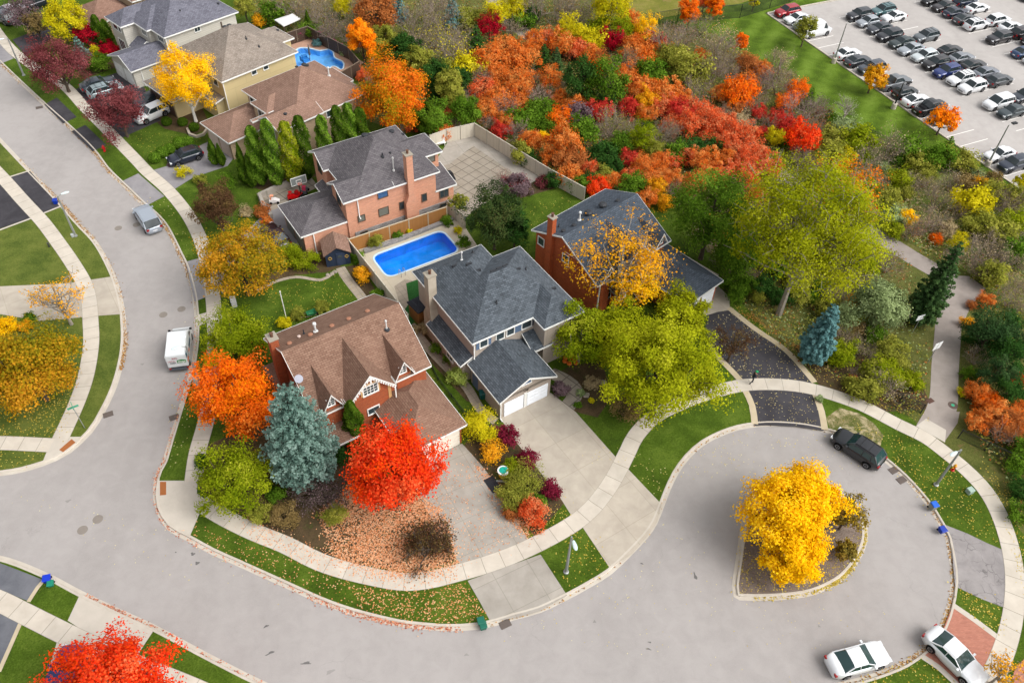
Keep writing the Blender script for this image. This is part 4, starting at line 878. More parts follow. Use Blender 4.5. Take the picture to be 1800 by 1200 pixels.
def make_car(kind, color, X, Y, ang, label, z=0.13, cat=None, group=None, scale=1.0, rails=False, sunroof=False, glass=None, dark_hood=False, rim=None, name='parked_car'):
    key = kind
    if key not in _cars:
        _cars[key] = [(p[0], p[1], p[2], p[3], p[4] if len(p) > 4 else None) for p in car_parts(kind)]
        _cars[key] = [(nm, mb.build(nm, M_TRIM, None, sm).data, mk, (sub[0], sub[1].build(sub[0], M_RIM).data) if sub else None) for nm, mb, mk, sm, sub in _cars[key]]
        for o in [o for o in COL.objects if o.parent is None and o.type == 'MESH' and o.data in [c[1] for c in _cars[key]] + [c[3][1] for c in _cars[key] if c[3]]]: bpy.data.objects.remove(o)
    mats = dict(paint=car_paint(color), glass=glass or M_CARG, tyre=M_TYRE, head=M_HEAD, tail=M_TAIL, trim=M_TRIM, plate=M_PLATE)
    r = empty(name, X, Y, z, ang, label, cat or ('car' if kind in ('sedan','coupe','hatchback','wagon') else kind), group); r.scale = (scale,)*3
    def put(nm, me, mat, par):
        o = bpy.data.objects.new(nm, me); COL.objects.link(o); o.parent = par
        o.material_slots[0].link = 'OBJECT'; o.material_slots[0].material = mat; return o
    ro = None
    for nm, me, mk, sub in _cars[key]:
        o = put(nm, me, mats[mk], r)
        if sub: put(sub[0], sub[1], rim or M_RIM, o)
        if nm == 'roof': ro = o
    k = KINDS[kind]; L, H, hw = k['L'], k['H'], k['W']/2
    if sunroof:
        m = MB(); m.box(L/2-k['rf']-.85, -hw*.42, H-.01, L/2-k['rf']-.2, hw*.42, H+.032); m.build('sunroof', M_CARG, ro)
    if rails:
        m = MB()
        for sg in (1, -1): m.tube([(L/2-k['rf']-.1, sg*hw*.66, H), (L/2-k['rf']-.2, sg*hw*.66, H+.07), (L/2-k['rr']+.2, sg*hw*.66, H+.07), (L/2-k['rr']+.1, sg*hw*.66, H)], .025, 5)
        for x in (.45, 1.25): m.tube([(L/2-k['rf']-x, -hw*.66, H+.07), (L/2-k['rf']-x, hw*.66, H+.07)], .025, 5)
        m.build('roof_rails', M_TRIM, ro)
    if kind == 'pickup':
        m = MB(); m.box(-L/2+.14, -hw*.78, .73, L/2-k['rg']-.06, hw*.78, .76); m.build('truck_bed', M_TRIM, r)
    return r
def carpx(kind, color, px, py, hx, hy, label, z=.0, **kw):
    """car centred on the photo pixel, nose towards pixel (hx, hy)"""
    a, b = G(px, py, z+.75), G(hx, hy, z+.75); return make_car(kind, color, a[0], a[1], math.atan2(b[1]-a[1], b[0]-a[0]), label, z=z+.005, **kw)

WHT, SLV, LGR, DGR, BLK, NVY, BLU = (212,214,216), (150,156,162), (120,124,130), (52,56,62), (18,19,22), (22,30,50), (24,44,104)
carpx('suv', (24,26,31), 1509, 787, 1480, 768, 'dark grey suv with roof rails parked against the kerb of the cul-de-sac', rails=True, glass=M_CARG2)
carpx('sedan', WHT, 1509, 1157, 1552, 1145, 'white sedan with a dark sunroof parked at the south kerb of the cul-de-sac', sunroof=True, glass=M_CARG2)
carpx('sedan', WHT, 1680, 1152, 1713, 1184, 'white sedan speckled with leaves parked on the red brick driveway', z=.14, sunroof=True, glass=M_CARG2)
carpx('minivan', (150,158,168), 259, 383, 247, 365, 'silver-blue minivan parked on the curving street, rear window towards us', name='parked_minivan')
carpx('sedan', (16,40,96), 108, 1190, 118, 1164, 'dark blue car on the pale drive, half under the red maple at the bottom left', z=.14)
carpx('sedan', (44,12,22), 484, 413, 470, 398, 'dark maroon car in front of the pink brick garage, partly under the golden tree', z=.14)
carpx('sedan', (48,56,66), 172, 146, 197, 139, 'dark grey sedan nearest the hedge on the black driveway', z=.14)
carpx('wagon', (136,152,156), 184, 157, 207, 150, 'silver station wagon with roof bars beside the dark grey sedan', z=.14, rails=True)
carpx('suv', WHT, 266, 198, 243, 208, 'white hatchback on the black driveway beside the purple-leaved tree', z=.14)
carpx('sedan', (36,38,48), 262, 174, 240, 184, 'dark car mostly hidden behind the purple-leaved tree and the white hatchback', z=.14)
carpx('hatchback', (24,32,48), 325, 273, 303, 280, 'dark navy hatchback beside the round clipped shrubs', z=.14)
carpx('suv', (60,60,66), 6, 30, -14, 22, 'dark suv at the top left corner under the red tree', z=.14); carpx('sedan', (176,170,176), 20, 17, 45, 9, 'light silver car under the red tree in the top left corner', z=.14); carpx('suv', (30,34,44), 68, 3, 88, -4, 'dark vehicle at the top edge left of the yellow-green tree', z=.14)

# ---- parking lot
LOTROWS = [
 ('the kerbside parking row', 2.35, [(1.5,'suv',(150,14,30),0),(4.2,'sedan',WHT,0),(6.5,'sedan',SLV,0),(8.9,'van',WHT,1),(16.4,'sedan',WHT,1),(18.9,'sedan',DGR,1),(21.3,'suv',(60,66,76),0),(26.1,'pickup',(104,108,112),1),(28.5,'hatchback',(30,34,36),1),(30.9,'coupe',WHT,1),(33.3,'pickup',BLK,1),(35.7,'sedan',DGR,0),(45.4,'sedan',WHT,0),(47.8,'suv',(34,42,58),0)]),
 ('the near middle parking row', 12.6, [(6.8,'suv',(40,42,48),0),(9.2,'hatchback',SLV,0),(11.7,'sedan',DGR,0),(14.1,'suv',(30,32,38),0),(16.6,'sedan',(34,48,48),0),(19.0,'sedan',SLV,0),(21.4,'wagon',(190,198,200),0),(23.8,'suv',(28,26,28),0),(26.2,'suv',BLU,0),(28.6,'suv',WHT,0),(31.0,'suv',WHT,0),(35.7,'minivan',WHT,0),(38.2,'sedan',(44,56,60),0)]),
 ('the second middle parking row', 17.6, [(6.8,'suv',(72,104,108),0),(9.2,'sedan',WHT,0),(16.5,'suv',(92,98,102),0),(21.4,'sedan',BLK,1),(23.8,'sedan',LGR,1),(26.2,'sedan',(30,28,30),1),(28.6,'sedan',(110,114,122),1),(31.0,'wagon',(62,66,70),1),(35.7,'suv',(30,38,50),0)]),
 ('the near line of the far double row', 28.5, [(6.8,'suv',BLK,0),(9.2,'sedan',(36,30,32),0),(11.6,'sedan',NVY,1),(14.0,'coupe',(56,58,62),1),(16.4,'suv',WHT,1),(21.2,'suv',(40,38,42),0),(26.0,'sedan',(32,58,92),1),(28.4,'sedan',WHT,0)]),
 ('the far line of the far double row', 33.3, [(9.2,'suv',(24,38,60),1),(11.6,'sedan',WHT,1),(16.4,'suv',WHT,1),(18.8,'sedan',WHT,1),(21.2,'suv',(34,22,28),1),(23.6,'suv',(28,26,30),1)]),
 ('the most distant parking row', 46.0, [(11.6,'sedan',(60,66,74),0),(16.4,'suv',WHT,0),(18.8,'sedan',DGR,0),(23.6,'sedan',(40,46,60),0),(26.0,'suv',BLK,0)])]
ORD = ['first','second','third','fourth','fifth','sixth','seventh','eighth','ninth','tenth','eleventh','twelfth','thirteenth','fourteenth']
def cname(c):
    r, g, b = c; m = sum(c)/3
    if r > 100 and g < 40: return 'red'
    if b > 90 and r < 60: return 'bright blue'
    if g > r+25 and b > r+25: return 'teal'
    if b > r+14: return 'navy'
    if m > 215: return 'white'
    if m > 140: return 'silver'
    if m > 85: return 'mid grey'
    if m > 42: return 'dark grey'
    return 'black'
rnd = random.Random(5)
for row, y, cars in LOTROWS:
    for i, (x, kind, c, flip) in enumerate(cars):
        X, Y = L2(x+rnd.uniform(-.1,.1), y+rnd.uniform(-.25,.25)); a = LA + math.pi/2*(1 if flip else -1) + rnd.uniform(-.02,.02)
        make_car(kind, c, X, Y, a, f'{cname(c)} {kind}, {ORD[i]} from the left in {row}', scale=.95, rails=kind == 'suv' and rnd.random() < .4, sunroof=kind in ('sedan','suv') and rnd.random() < .3, rim=M_RIMD if rnd.random() < .4 else None, group='cars parked in the parking lot', name='parked_' + ('car' if kind not in ('pickup','van','minivan') else kind), z=.14)

# ---- delivery truck
ta, tb = G(316, 640, .4), G(322, 575, .4); tang = math.atan2(tb[1]-ta[1], tb[0]-ta[0]); tc = G(318, 619, .5)
r = empty('delivery_truck', tc[0], tc[1], .005, tang, 'white box truck with green lettering on its rear door, parked at the street kerb', 'truck'); r.scale = (.86,.86,.86)
TW = plain((206,209,210), .35, .4, var=.02)
mb = MB(); V = []
for x in (-2.4, 1.3): V += [(x,-1.05,.85),(x,1.05,.85),(x,1.05,2.5),(x,.98,2.6),(x,-.98,2.6),(x,-1.05,2.5)]
mb.mesh(V, [(0,1,2,3,4,5)[::-1]] + [(6,7,8,9,10,11)] + [(i,(i+1)%6,6+(i+1)%6,6+i)[::-1] for i in range(6)]); mb.build('box', TW, r)
prof = [(1.35,.45),(3.25,.45),(3.35,.75),(3.3,1.15),(2.75,1.38),(1.98,1.98),(1.75,2.1),(1.35,2.1)]
mb = MB(); n = len(prof)
for y, s in ((-1.0,.94),(-.9,1),(.9,1),(1.0,.94)): mb.v += [(1.35+(x-1.35)*s, y, .45+(z-.45)*s) for x, z in prof]
mb.f = [(j*n+i, j*n+(i+1)%n, (j+1)*n+(i+1)%n, (j+1)*n+i) for j in range(3) for i in range(n)] + [tuple(reversed(range(n))), tuple(range(3*n, 4*n))]; mb.f = [f[::-1] for f in mb.f]; mb.mi = [0]*len(mb.f)
cab = mb.build('cab', TW, r)
mb = MB(); mb.mesh([(2.74,-.86,1.42),(2.74,.86,1.42),(2.02,.82,1.985),(2.02,-.82,1.985)], [(0,1,2,3)]); mb.build('windscreen', M_CARG2, cab)
for sg in (1,-1):
    mb = MB(); y = sg*1.01; q = [(1.5,y,1.3),(2.4,y,1.3),(1.9,y,1.85),(1.5,y,1.85)]; mb.mesh(q, [(0,1,2,3) if sg < 0 else (3,2,1,0)]); mb.build('side_window', M_CARG, cab)
    mb = MB(); y0, y1 = sorted((sg*1.0, sg*1.25)); mb.box(2.45,y0,1.5,2.55,y1,1.75); mb.build('mirror', M_TRIM, cab)
    mb = MB(); y0, y1 = sorted((sg*.55, sg*.9)); mb.box(3.1,y0,.7,3.24,y1,.92); mb.build('headlight', M_HEAD, cab)
    mb = MB(); y0, y1 = sorted((sg*.8, sg*1.0)); mb.box(-2.5,y0,.55,-2.38,y1,.7); mb.build('taillight', M_TAIL, r)
    for x in (2.45, -1.5):
        m = MB(); Mx = Matrix.Translation((x, sg*.88, .38)) @ Matrix.Rotation(math.pi/2, 4, 'X'); b = MB(); b.lathe([(.2,-.13),(.38,-.12),(.38,.12),(.2,.13)], 16); m.mesh(b.v, b.f, 0, Mx); w = m.build('wheel', M_TYRE, r)
        m = MB(); b = MB(); b.lathe([(.05,-.13),(.21,-.131),(.21,.131),(.05,.13)], 10); m.mesh(b.v, b.f, 0, Mx); m.build('rim', M_RIMD, w)
mb = MB(); mb.box(-2.6,-1.0,.5,-2.3,1.0,.62); mb.box(-2.3,-.4,.35,1.6,.4,.8); mb.build('bumper', plain((70,74,80), .5), r)
mb = MB()
for i in range(6): mb.box(-2.44,-.98,.95+i*.26,-2.405,.98,1.19+i*.26)
dr = mb.build('rear_door', TW, r)
mb = MB()
for i in range(-6, 7): mb.box(-2.2, -1.062, 1.1, -.2, -1.055, 1.5) if i == -6 else None
mb.build('side_stripe', plain((186,84,44), .4), r); mb = MB(); mb.box(-.1,-1.062,1.1,1.3,-1.055,1.6); mb.box(-2.2,-1.062,1.7,-1.6,-1.055,2.4); mb.build('side_stripe', plain((30,74,96), .4), r)
def text3d(txt, size, M4, mat, name='lettering', parent=None, ext=.012, align='CENTER'):
    cu = bpy.data.curves.new(name, 'FONT'); cu.body = txt; cu.size = size; cu.extrude = ext; cu.align_x = align; cu.align_y = 'CENTER'
    o = bpy.data.objects.new(name, cu); COL.objects.link(o); dg = bpy.context.evaluated_depsgraph_get(); me = bpy.data.meshes.new_from_object(o.evaluated_get(dg)); bpy.data.objects.remove(o)
    me.materials.clear(); me.materials.append(mat); o = bpy.data.objects.new(name, me); COL.objects.link(o); o.parent = parent; o.matrix_local = M4; return o
RM = Matrix.Rotation(-math.pi/2, 4, 'Z') @ Matrix.Rotation(math.pi/2, 4, 'X')
mb = MB(); mb.mesh([(-2.452,-.02,1.45),(-2.452,-.92,1.42),(-2.452,-.98,1.85),(-2.452,-.5,1.95),(-2.452,-.05,1.85)], [(0,1,2,3,4)[::-1], (0,1,2,3,4)]); mb.build('door_graphic', plain((24,150,48), .4), dr)
text3d('dogs', .42, Matrix.Translation((-2.462,-.5,1.66)) @ RM, M_WHITE, 'lettering', dr)
text3d('LOCAL', .24, Matrix.Translation((-2.45,.5,1.78)) @ RM, plain((150,50,60), .4), 'lettering', dr); text3d('FRESH', .22, Matrix.Translation((-2.45,.42,1.5)) @ RM, plain((40,42,50), .4), 'lettering', dr); text3d('Bella', .3, Matrix.Translation((-2.45,.1,2.2)) @ RM, plain((160,70,80), .4), 'lettering', dr)
# ================================================================== vegetation
def PJ(X, Y, z):
    r = Vector((X, Y, z - CAM_H)); zc = r.dot(_FW); return 900 + F_PX*r.dot(_RX)/zc, 600 + F_PX*r.dot(_DN)/zc
PALS = dict(
 red=[(168,18,10),(214,38,16),(232,70,38),(240,128,96)], scarlet=[(150,16,18),(190,26,26),(214,50,40),(224,96,74)], crimson=[(96,12,26),(140,18,34),(170,30,44)],
 orange=[(196,78,10),(224,98,14),(238,128,20),(244,166,50)], fire=[(190,58,14),(226,84,20),(240,108,30),(246,140,60)], gold=[(84,84,18),(160,112,20),(206,140,26),(216,164,50)],
 yellow=[(140,124,14),(214,166,16),(238,190,24),(246,208,64)], lemon=[(120,124,18),(186,174,24),(214,200,44)], yellowgreen=[(72,86,12),(112,120,16),(146,146,24),(178,170,44)],
 green=[(34,56,14),(56,80,20),(80,106,30),(106,128,48)], darkgreen=[(18,34,14),(30,50,20),(46,68,30)], spruce=[(16,32,18),(28,48,28),(44,66,40)], blue=[(54,82,78),(82,110,104),(112,140,134),(146,170,166)],
 teal=[(38,64,62),(66,98,98),(96,130,130)], purple=[(46,18,26),(74,32,40),(100,50,58)], burgundy=[(60,14,26),(92,24,40),(118,44,60)], bronze=[(48,34,24),(74,54,38),(92,80,44)],
 sumac=[(134,54,24),(178,82,36),(204,108,56),(160,116,56)], sumacred=[(150,34,28),(190,54,42),(208,88,66),(170,108,72)], rust=[(112,66,36),(146,88,46),(170,112,64)], olive=[(60,64,24),(88,90,34),(118,114,52)],
 brown=[(78,66,40),(104,88,54),(130,112,76)], tan=[(104,92,66),(136,122,92),(164,148,116)], pink=[(110,80,74),(142,108,98),(164,134,120)], grey=[(92,84,66),(120,110,88),(146,136,112)], mauve=[(76,60,64),(102,84,88),(124,106,108)],
 silver=[(74,88,56),(108,120,80),(138,150,108)], cedar=[(34,52,12),(52,74,18),(76,96,28)], mixed=[(66,84,16),(120,120,20),(196,120,22),(232,110,26)], poplar=[(70,88,18),(102,118,24),(130,142,36),(160,164,56)], hydrangea=[(60,84,22),(120,136,60),(178,186,110)], litter=[(176,112,70),(222,150,100),(234,180,140),(236,200,160)])
PALS.update(fire=[(214,120,16),(232,104,18),(226,74,20),(240,120,44),(238,140,80)], red=[(220,84,18),(230,64,18),(216,32,22),(232,70,44),(240,130,86),(242,160,130)], oak=[(86,90,26),(126,108,30),(170,118,34),(190,126,44),(206,150,60)], yellow=[(150,140,24),(214,176,20),(242,200,30),(246,216,80)], gold=[(92,96,22),(150,120,24),(208,150,30),(222,170,50),(196,104,30)], poplar=[(92,104,20),(136,140,24),(170,166,32),(196,184,60)], mixed=[(92,110,22),(150,140,26),(224,130,24),(238,120,34),(240,150,60)], yellowgreen=[(84,104,14),(120,138,18),(152,162,30),(184,184,60)])
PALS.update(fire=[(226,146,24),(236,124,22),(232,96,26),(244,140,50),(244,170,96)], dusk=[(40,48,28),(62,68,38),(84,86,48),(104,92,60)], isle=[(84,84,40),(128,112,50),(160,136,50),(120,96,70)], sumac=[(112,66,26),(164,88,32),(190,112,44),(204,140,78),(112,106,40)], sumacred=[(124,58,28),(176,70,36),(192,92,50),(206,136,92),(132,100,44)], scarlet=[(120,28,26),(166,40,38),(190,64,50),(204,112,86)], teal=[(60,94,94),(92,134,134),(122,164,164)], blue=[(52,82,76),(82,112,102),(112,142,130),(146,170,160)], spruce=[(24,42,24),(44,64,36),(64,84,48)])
PALS.update(purple=[(64,30,34),(98,50,52),(132,78,78)], hydrangea=[(110,136,50),(170,186,90),(214,220,140)], yellow=[(204,164,14),(244,192,16),(252,208,26),(252,216,70)], fire=[(240,160,20),(248,136,18),(242,104,22),(250,142,44),(250,176,96)], red=[(248,118,18),(246,88,20),(238,52,24),(246,100,48),(250,144,94)], orange=[(236,120,14),(246,136,18),(248,160,30),(250,180,60)], poplar=[(104,120,18),(150,158,22),(178,182,30),(204,200,60)],
 sumac=[(140,74,26),(198,94,28),(214,120,48),(220,152,84),(128,114,40)], sumacred=[(150,62,28),(206,76,34),(216,98,54),(222,148,100),(142,104,44)], dusk=[(32,50,26),(50,70,36),(72,90,46),(98,88,54)], grey=[(96,90,54),(126,116,72),(150,140,104)], oak=[(92,104,24),(128,124,26),(168,136,28),(204,142,36),(220,172,60)], gold=[(110,110,22),(176,136,22),(232,164,26),(240,184,50),(214,112,26)])
for _k, _f in dict(yellowgreen=.96, green=1.3, darkgreen=1.7, spruce=1.4, olive=1.6, sumac=1.02, sumacred=1.0, poplar=.95, red=.95, fire=.95, brown=1.3, tan=1.25, pink=1.12, grey=1.05, mauve=1.15, purple=1.25, bronze=1.3, cedar=1.25, lemon=1.08, rust=1.2, scarlet=1.1, silver=1.3, burgundy=1.3, crimson=1.2).items(): PALS[_k] = [tuple(min(250, x*_f) for x in c) for c in PALS[_k]]
_pm = {}
def pmat(p):
    if p not in _pm: _pm[p] = m_leaf('foliage_' + p, PALS[p], .34)
    return _pm[p]
M_BARK = m_bark('bark', (62,52,44), (96,84,72)); M_BARKL = m_bark('pale_bark', (120,112,100), (158,150,138)); M_BIRCH = m_bark('white_bark', (190,186,178), (224,220,212)); M_TWIG = m_bark('twigs', (116,102,90), (150,136,122)); M_TWIGL = m_bark('pale_twigs', (132,124,112), (168,160,148))
def unit(v): return v/(np.linalg.norm(v, axis=-1, keepdims=True)+1e-9)
def leaf_data(name, P, N, size, val, rng, asp=.75):
    n = len(P); size = np.broadcast_to(size, (n,))[:, None]
    nn = unit(N*.9 + rng.normal(size=(n, 3))*.55 + np.array([0, 0, .5])); t = unit(np.cross(nn, rng.normal(size=(n, 3)))); b = np.cross(nn, t)
    V = np.empty((n, 4, 3)); V[:, 0] = P - t*size*.5; V[:, 1] = P - b*size*.5*asp; V[:, 2] = P + t*size*.5; V[:, 3] = P + b*size*.5*asp
    me = bpy.data.meshes.new(name); me.vertices.add(n*4); me.vertices.foreach_set('co', V.reshape(-1).astype(np.float32))
    me.loops.add(n*4); me.loops.foreach_set('vertex_index', np.arange(n*4, dtype=np.int32)); me.polygons.add(n); me.polygons.foreach_set('loop_start', np.arange(0, n*4, 4, dtype=np.int32))
    at = me.attributes.new('leaf', 'FLOAT', 'POINT'); at.data.foreach_set('value', np.repeat(np.clip(val, 0, 1), 4).astype(np.float32))
    me.update(calc_edges=True); return me
def clumps(rng, nc, rx, rz, zc, inner=.35, low=-.75, jag=.17):
    """clump centres filling an ellipsoid's outer part"""
    C = []
    while len(C) < nc:
        d = unit(rng.normal(size=3)); 
        if d[2] < low: continue
        r = inner + (1-inner)*rng.random()**.45; r *= 1 + rng.normal()*jag
        C.append([d[0]*rx*r, d[1]*rx*r, zc + d[2]*rz*r])
    return np.array(C)
def leaves_on(rng, C, cr, n, zc, upbias=.25):
    """leaf points spread over the outside of every clump"""
    n = int(n*1.25); i = rng.integers(0, len(C), n); d = unit(rng.normal(size=(n, 3)) + np.array([0, 0, upbias])); crr = cr*(.55+.8*np.take(rng.random(len(C)), i))[:, None]
    r = (.3+.85*rng.random((n, 1))**.6); P = C[i] + d*crr*r*np.array([1, 1, .8]) + rng.normal(size=(n, 3))*cr*.22
    q_ = rng.random(3)*6; g_ = np.sin(P[:, 0]/cr*1.5+q_[0])*np.sin(P[:, 1]/cr*1.4+q_[1])*np.sin(P[:, 2]/cr*1.6+q_[2]); keep = rng.random(n) < np.clip(.72+1.1*g_, .12, 1); P, i, d, n = P[keep], i[keep], d[keep], int(keep.sum())
    ctr = np.array([0, 0, zc]); N = unit(d*.7 + unit(C[i]-ctr)*.6); cv = rng.random(len(C)); ph = rng.random(3)*6; v = cv[i]*.38 + rng.random(n)*.37 + .25*(.5+.5*np.sin(P[:, 0]/cr*.55+ph[0])*np.cos(P[:, 2]/cr*.5+P[:, 1]/cr*.4+ph[1]))
    return P, N, v
def limbs(rng, C, z0, r0, zt, k=14, lean=(0, 0)):
    mb = MB(); top = np.array([lean[0], lean[1], zt]); mb.tube([(0,0,-.1), (lean[0]*.2, lean[1]*.2, z0*.6), (lean[0]*.5, lean[1]*.5, (z0+zt)/2), tuple(top)], [r0*1.15, r0*.85, r0*.6, r0*.25], 7)
    sel = C[rng.choice(len(C), min(k, len(C)), replace=False)]
    for c in sel:
        t = rng.uniform(.0, .7); s = np.array([lean[0]*.4*(1+t)/2, lean[1]*.4*(1+t)/2, z0*.8+(zt-z0*.8)*t]); m = (s+c)/2 + np.array([0, 0, -.12*np.linalg.norm(c-s)]) + rng.normal(size=3)*.08*np.linalg.norm(c-s)
        mb.tube([tuple(s), tuple(m), tuple(c)], [r0*.42*(1-.4*t), r0*.24, r0*.07], 5)
    return mb
def twigs(rng, mb, p, d, L, r, depth, spread=.6, up=.25, tips=None, kids=3):
    q = p + d*L; m = p + d*L*.5 + rng.normal(size=3)*L*.06; mb.tube([tuple(p), tuple(m), tuple(q)], [r, r*.82, r*.62], 4 if r > .04 else 3, cap=False)
    if depth == 0:
        if tips is not None: tips.append(q)
        return
    for k in range(kids + (rng.random() < .35)):
        nd = unit(d + rng.normal(size=3)*spread + np.array([0, 0, up])); twigs(rng, mb, q if k < 2 else m, nd, L*rng.uniform(.62, .85), r*.6, depth-1, spread, up, tips, kids)
def proto(kind, seed, R, n=6000, ls=.26, rz=None, zc=None, fill=.22, nc=None, **kw):
    """(trunk mesh builder, crown mesh) with the trunk base at the origin"""
    rng = np.random.default_rng(seed); rz = rz or R*.85; zc = zc or (rz+1.2); r0 = kw.get('r0', .045*R+.04)
    if kind in ('round', 'sparse', 'vase'):
        nc = nc or 46; C = clumps(rng, nc, R*.84, rz*.84, zc, .3, -.7 if kind != 'vase' else -.4); 
        P, N, v = leaves_on(rng, C, R*fill, n, zc); tr = limbs(rng, C, max(.5, zc-rz), r0, zc+rz*.5, 26 if kind == 'round' else 46, kw.get('lean', (0, 0)))
        if kind != 'round':
            for c in C: 
                for _ in range(3): e = c + unit(rng.normal(size=3))*R*.2; tr.tube([tuple(c), tuple(e)], [.03, .012], 3, cap=False)
    elif kind == 'shrub':
        nc = nc or 26; C = clumps(rng, nc, R*.8, rz*.8, rz*.75, .25, -.55); C[:, 2] = np.maximum(C[:, 2], .2); P, N, v = leaves_on(rng, C, R*(fill+.08), n, rz*.5); P[:, 2] = np.maximum(P[:, 2], .03)
        tr = MB()
        for c in C[:12]: tr.tube([(c[0]*.08, c[1]*.08, -.05), (c[0]*.45, c[1]*.45, c[2]*.55), tuple(c)], [.05*max(.6, R*.4), .035, .012], 4)
    elif kind == 'ball':
        d = unit(rng.normal(size=(n, 3))); d[:, 2] = np.where(d[:, 2] < -.75, -d[:, 2], d[:, 2]); r = (.9+.12*rng.random((n, 1))); P = d*r*np.array([R, R, rz]) + np.array([0, 0, rz*.85]); P[:, 2] = np.maximum(P[:, 2], .02); N = d; v = rng.random(n)*.8+.1*rng.random(n)
        tr = MB(); tr.lathe([(.06,-.05),(.05,rz*.6)], 6)
        for a in range(6): tr.tube([(0,0,.1),(R*.6*math.cos(a),R*.6*math.sin(a),rz)], [.03,.015], 4)
    elif kind == 'column':
        H = kw['H']; u = rng.random(n); z = .15 + (H-.15)*u; w = R*np.clip(np.minimum((u/.22)**.6, 1)*np.clip((1-u), 0, 1)**kw.get('tp', .45)*1.15, .03, 1)
        a = rng.random(n)*2*np.pi; bump = 1+.16*np.sin(a*3+z*2.1+seed)+.12*np.sin(a*5-z*3.7); rr = w*bump*(.62+.42*rng.random(n)**.5); P = np.stack([rr*np.cos(a), rr*np.sin(a), z], 1); N = np.stack([np.cos(a), np.sin(a), .5*np.ones(n)], 1)
        v = .5+.28*np.sin(a*3+z*2.1+seed) + rng.normal(size=n)*.18; tr = MB(); tr.tube([(0,0,-.1),(0,0,H*.5),(0,0,H*.93)], [.09*max(1, R), .06, .015], 6)
        for i in range(18): z_ = H*(.15+.7*i/18); aa = i*2.4; tr.tube([(0,0,z_),(R*.55*math.cos(aa),R*.55*math.sin(aa),z_+.5)], [.03,.01], 4)
    elif kind == 'conifer':
        H = kw['H']; tr = MB(); tr.tube([(0,0,-.1),(0,0,H*.5),(0,0,H*.98)], [.028*H, .016*H, .01], 7); Ps, Ns, vs = [], [], []
        lev = kw.get('lev', int(H*2.3)); tot = 0; W = []
        for i in range(lev):
            u = (i+.5)/lev; z = H*(.05+.93*u); rad = R*(1-u)**kw.get('pw', .85)*min(1, kw.get('b0', .6)+u*2.0)*(1+rng.normal()*.05)+.08; nb = max(4, int(5+9*(1-u)*min(1.6, R/2)))
            for j in range(nb):
                a = 2*np.pi*(j+rng.random()*.8)/nb + i*1.3; L = rad*rng.uniform(.72, 1.12); droop = kw.get('droop', .12)
                W.append((z, a, L, droop, u))
        Lt = sum(w[2] for w in W)
        for z, a, L, droop, u in W:
            m = max(8, int(n*L/Lt)); t = rng.random(m)**.65; wd = L*.30*(1.15-t)+.05; off = rng.normal(size=m)*.5
            x = t*L; y = off*wd; zz = z - droop*L*t + .18*L*t*t + rng.normal(size=m)*.06*L - np.abs(y)*.25
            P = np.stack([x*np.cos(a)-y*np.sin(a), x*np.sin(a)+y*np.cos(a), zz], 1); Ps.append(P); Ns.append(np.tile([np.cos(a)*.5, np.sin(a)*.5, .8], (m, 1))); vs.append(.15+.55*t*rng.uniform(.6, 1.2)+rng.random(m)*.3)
            tr.tube([(0,0,z), (L*.8*math.cos(a), L*.8*math.sin(a), z-droop*L*.6)], [.012*L+.01, .008], 3, cap=False)
        P, N, v = np.concatenate(Ps), np.concatenate(Ns), np.concatenate(vs)
    elif kind == 'bare':
        tr = MB(); tips = []; multi = kw.get('multi', 1); h = kw.get('H', R*1.6)
        for m in range(multi):
            a = 2*np.pi*m/multi + rng.random(); d = unit(np.array([math.cos(a)*(.5 if multi > 1 else .08), math.sin(a)*(.5 if multi > 1 else .08), 1.0])); twigs(rng, tr, np.array([0., 0., -.05]), d, h*.30, r0*(1 if multi == 1 else .6), kw.get('depth', 4), .62, .22, tips, 3)
        T = np.array(tips); sc = R/max(.1, np.percentile(np.hypot(T[:, 0], T[:, 1]), 92)); 
        tr.v = [(x*sc, y*sc, z*(h/max(.1, T[:, 2].max()))) for x, y, z in tr.v]; T = T*np.array([sc, sc, h/max(.1, T[:, 2].max())])
        i = rng.integers(0, len(T), n); P = T[i] + rng.normal(size=(n, 3))*.22*R**.5*.5; N = unit(rng.normal(size=(n, 3))); v = rng.random(n)
    me = leaf_data('crown', P, N, ls*rng.uniform(.6, 1.25, len(P)), v, rng)
    return tr, me
NTREE = 0
ORD += ['fifteenth','sixteenth','seventeenth','eighteenth','nineteenth','twentieth','twenty-first','twenty-second','twenty-third','twenty-fourth','twenty-fifth','twenty-sixth','twenty-seventh','twenty-eighth']
def put_tree(name, X, Y, z, tr, me, pal, bark, label, cat, group=None, rot=0.0, sc=(1, 1, 1)):
    r = empty(name, X, Y, z, rot, label, cat, group); r.scale = sc
    tm = tr.build('trunk', bark) if isinstance(tr, MB) else bpy.data.objects.new('trunk', tr)
    if not isinstance(tr, MB): COL.objects.link(tm)
    tm.parent = r; tm.material_slots[0].link = 'OBJECT'; tm.material_slots[0].material = bark
    if not me.materials: me.materials.append(pmat(pal))
    c = bpy.data.objects.new('crown', me); COL.objects.link(c); c.parent = r; c.material_slots[0].link = 'OBJECT'; c.material_slots[0].material = pmat(pal)
    if isinstance(tr, MB) and not tr.f: pass
    return r
def solve(px, py, rpx, q=.85, clear=1.0, z0=.12):
    """ground point, radius and centre height for a crown seen at (px, py) with radius rpx"""
    zc = 3.0
    for _ in range(12): R = rpx/ppm(px, py, zc); zc = z0 + R*q + clear
    X, Y = G(px, py, zc); return X, Y, R, zc
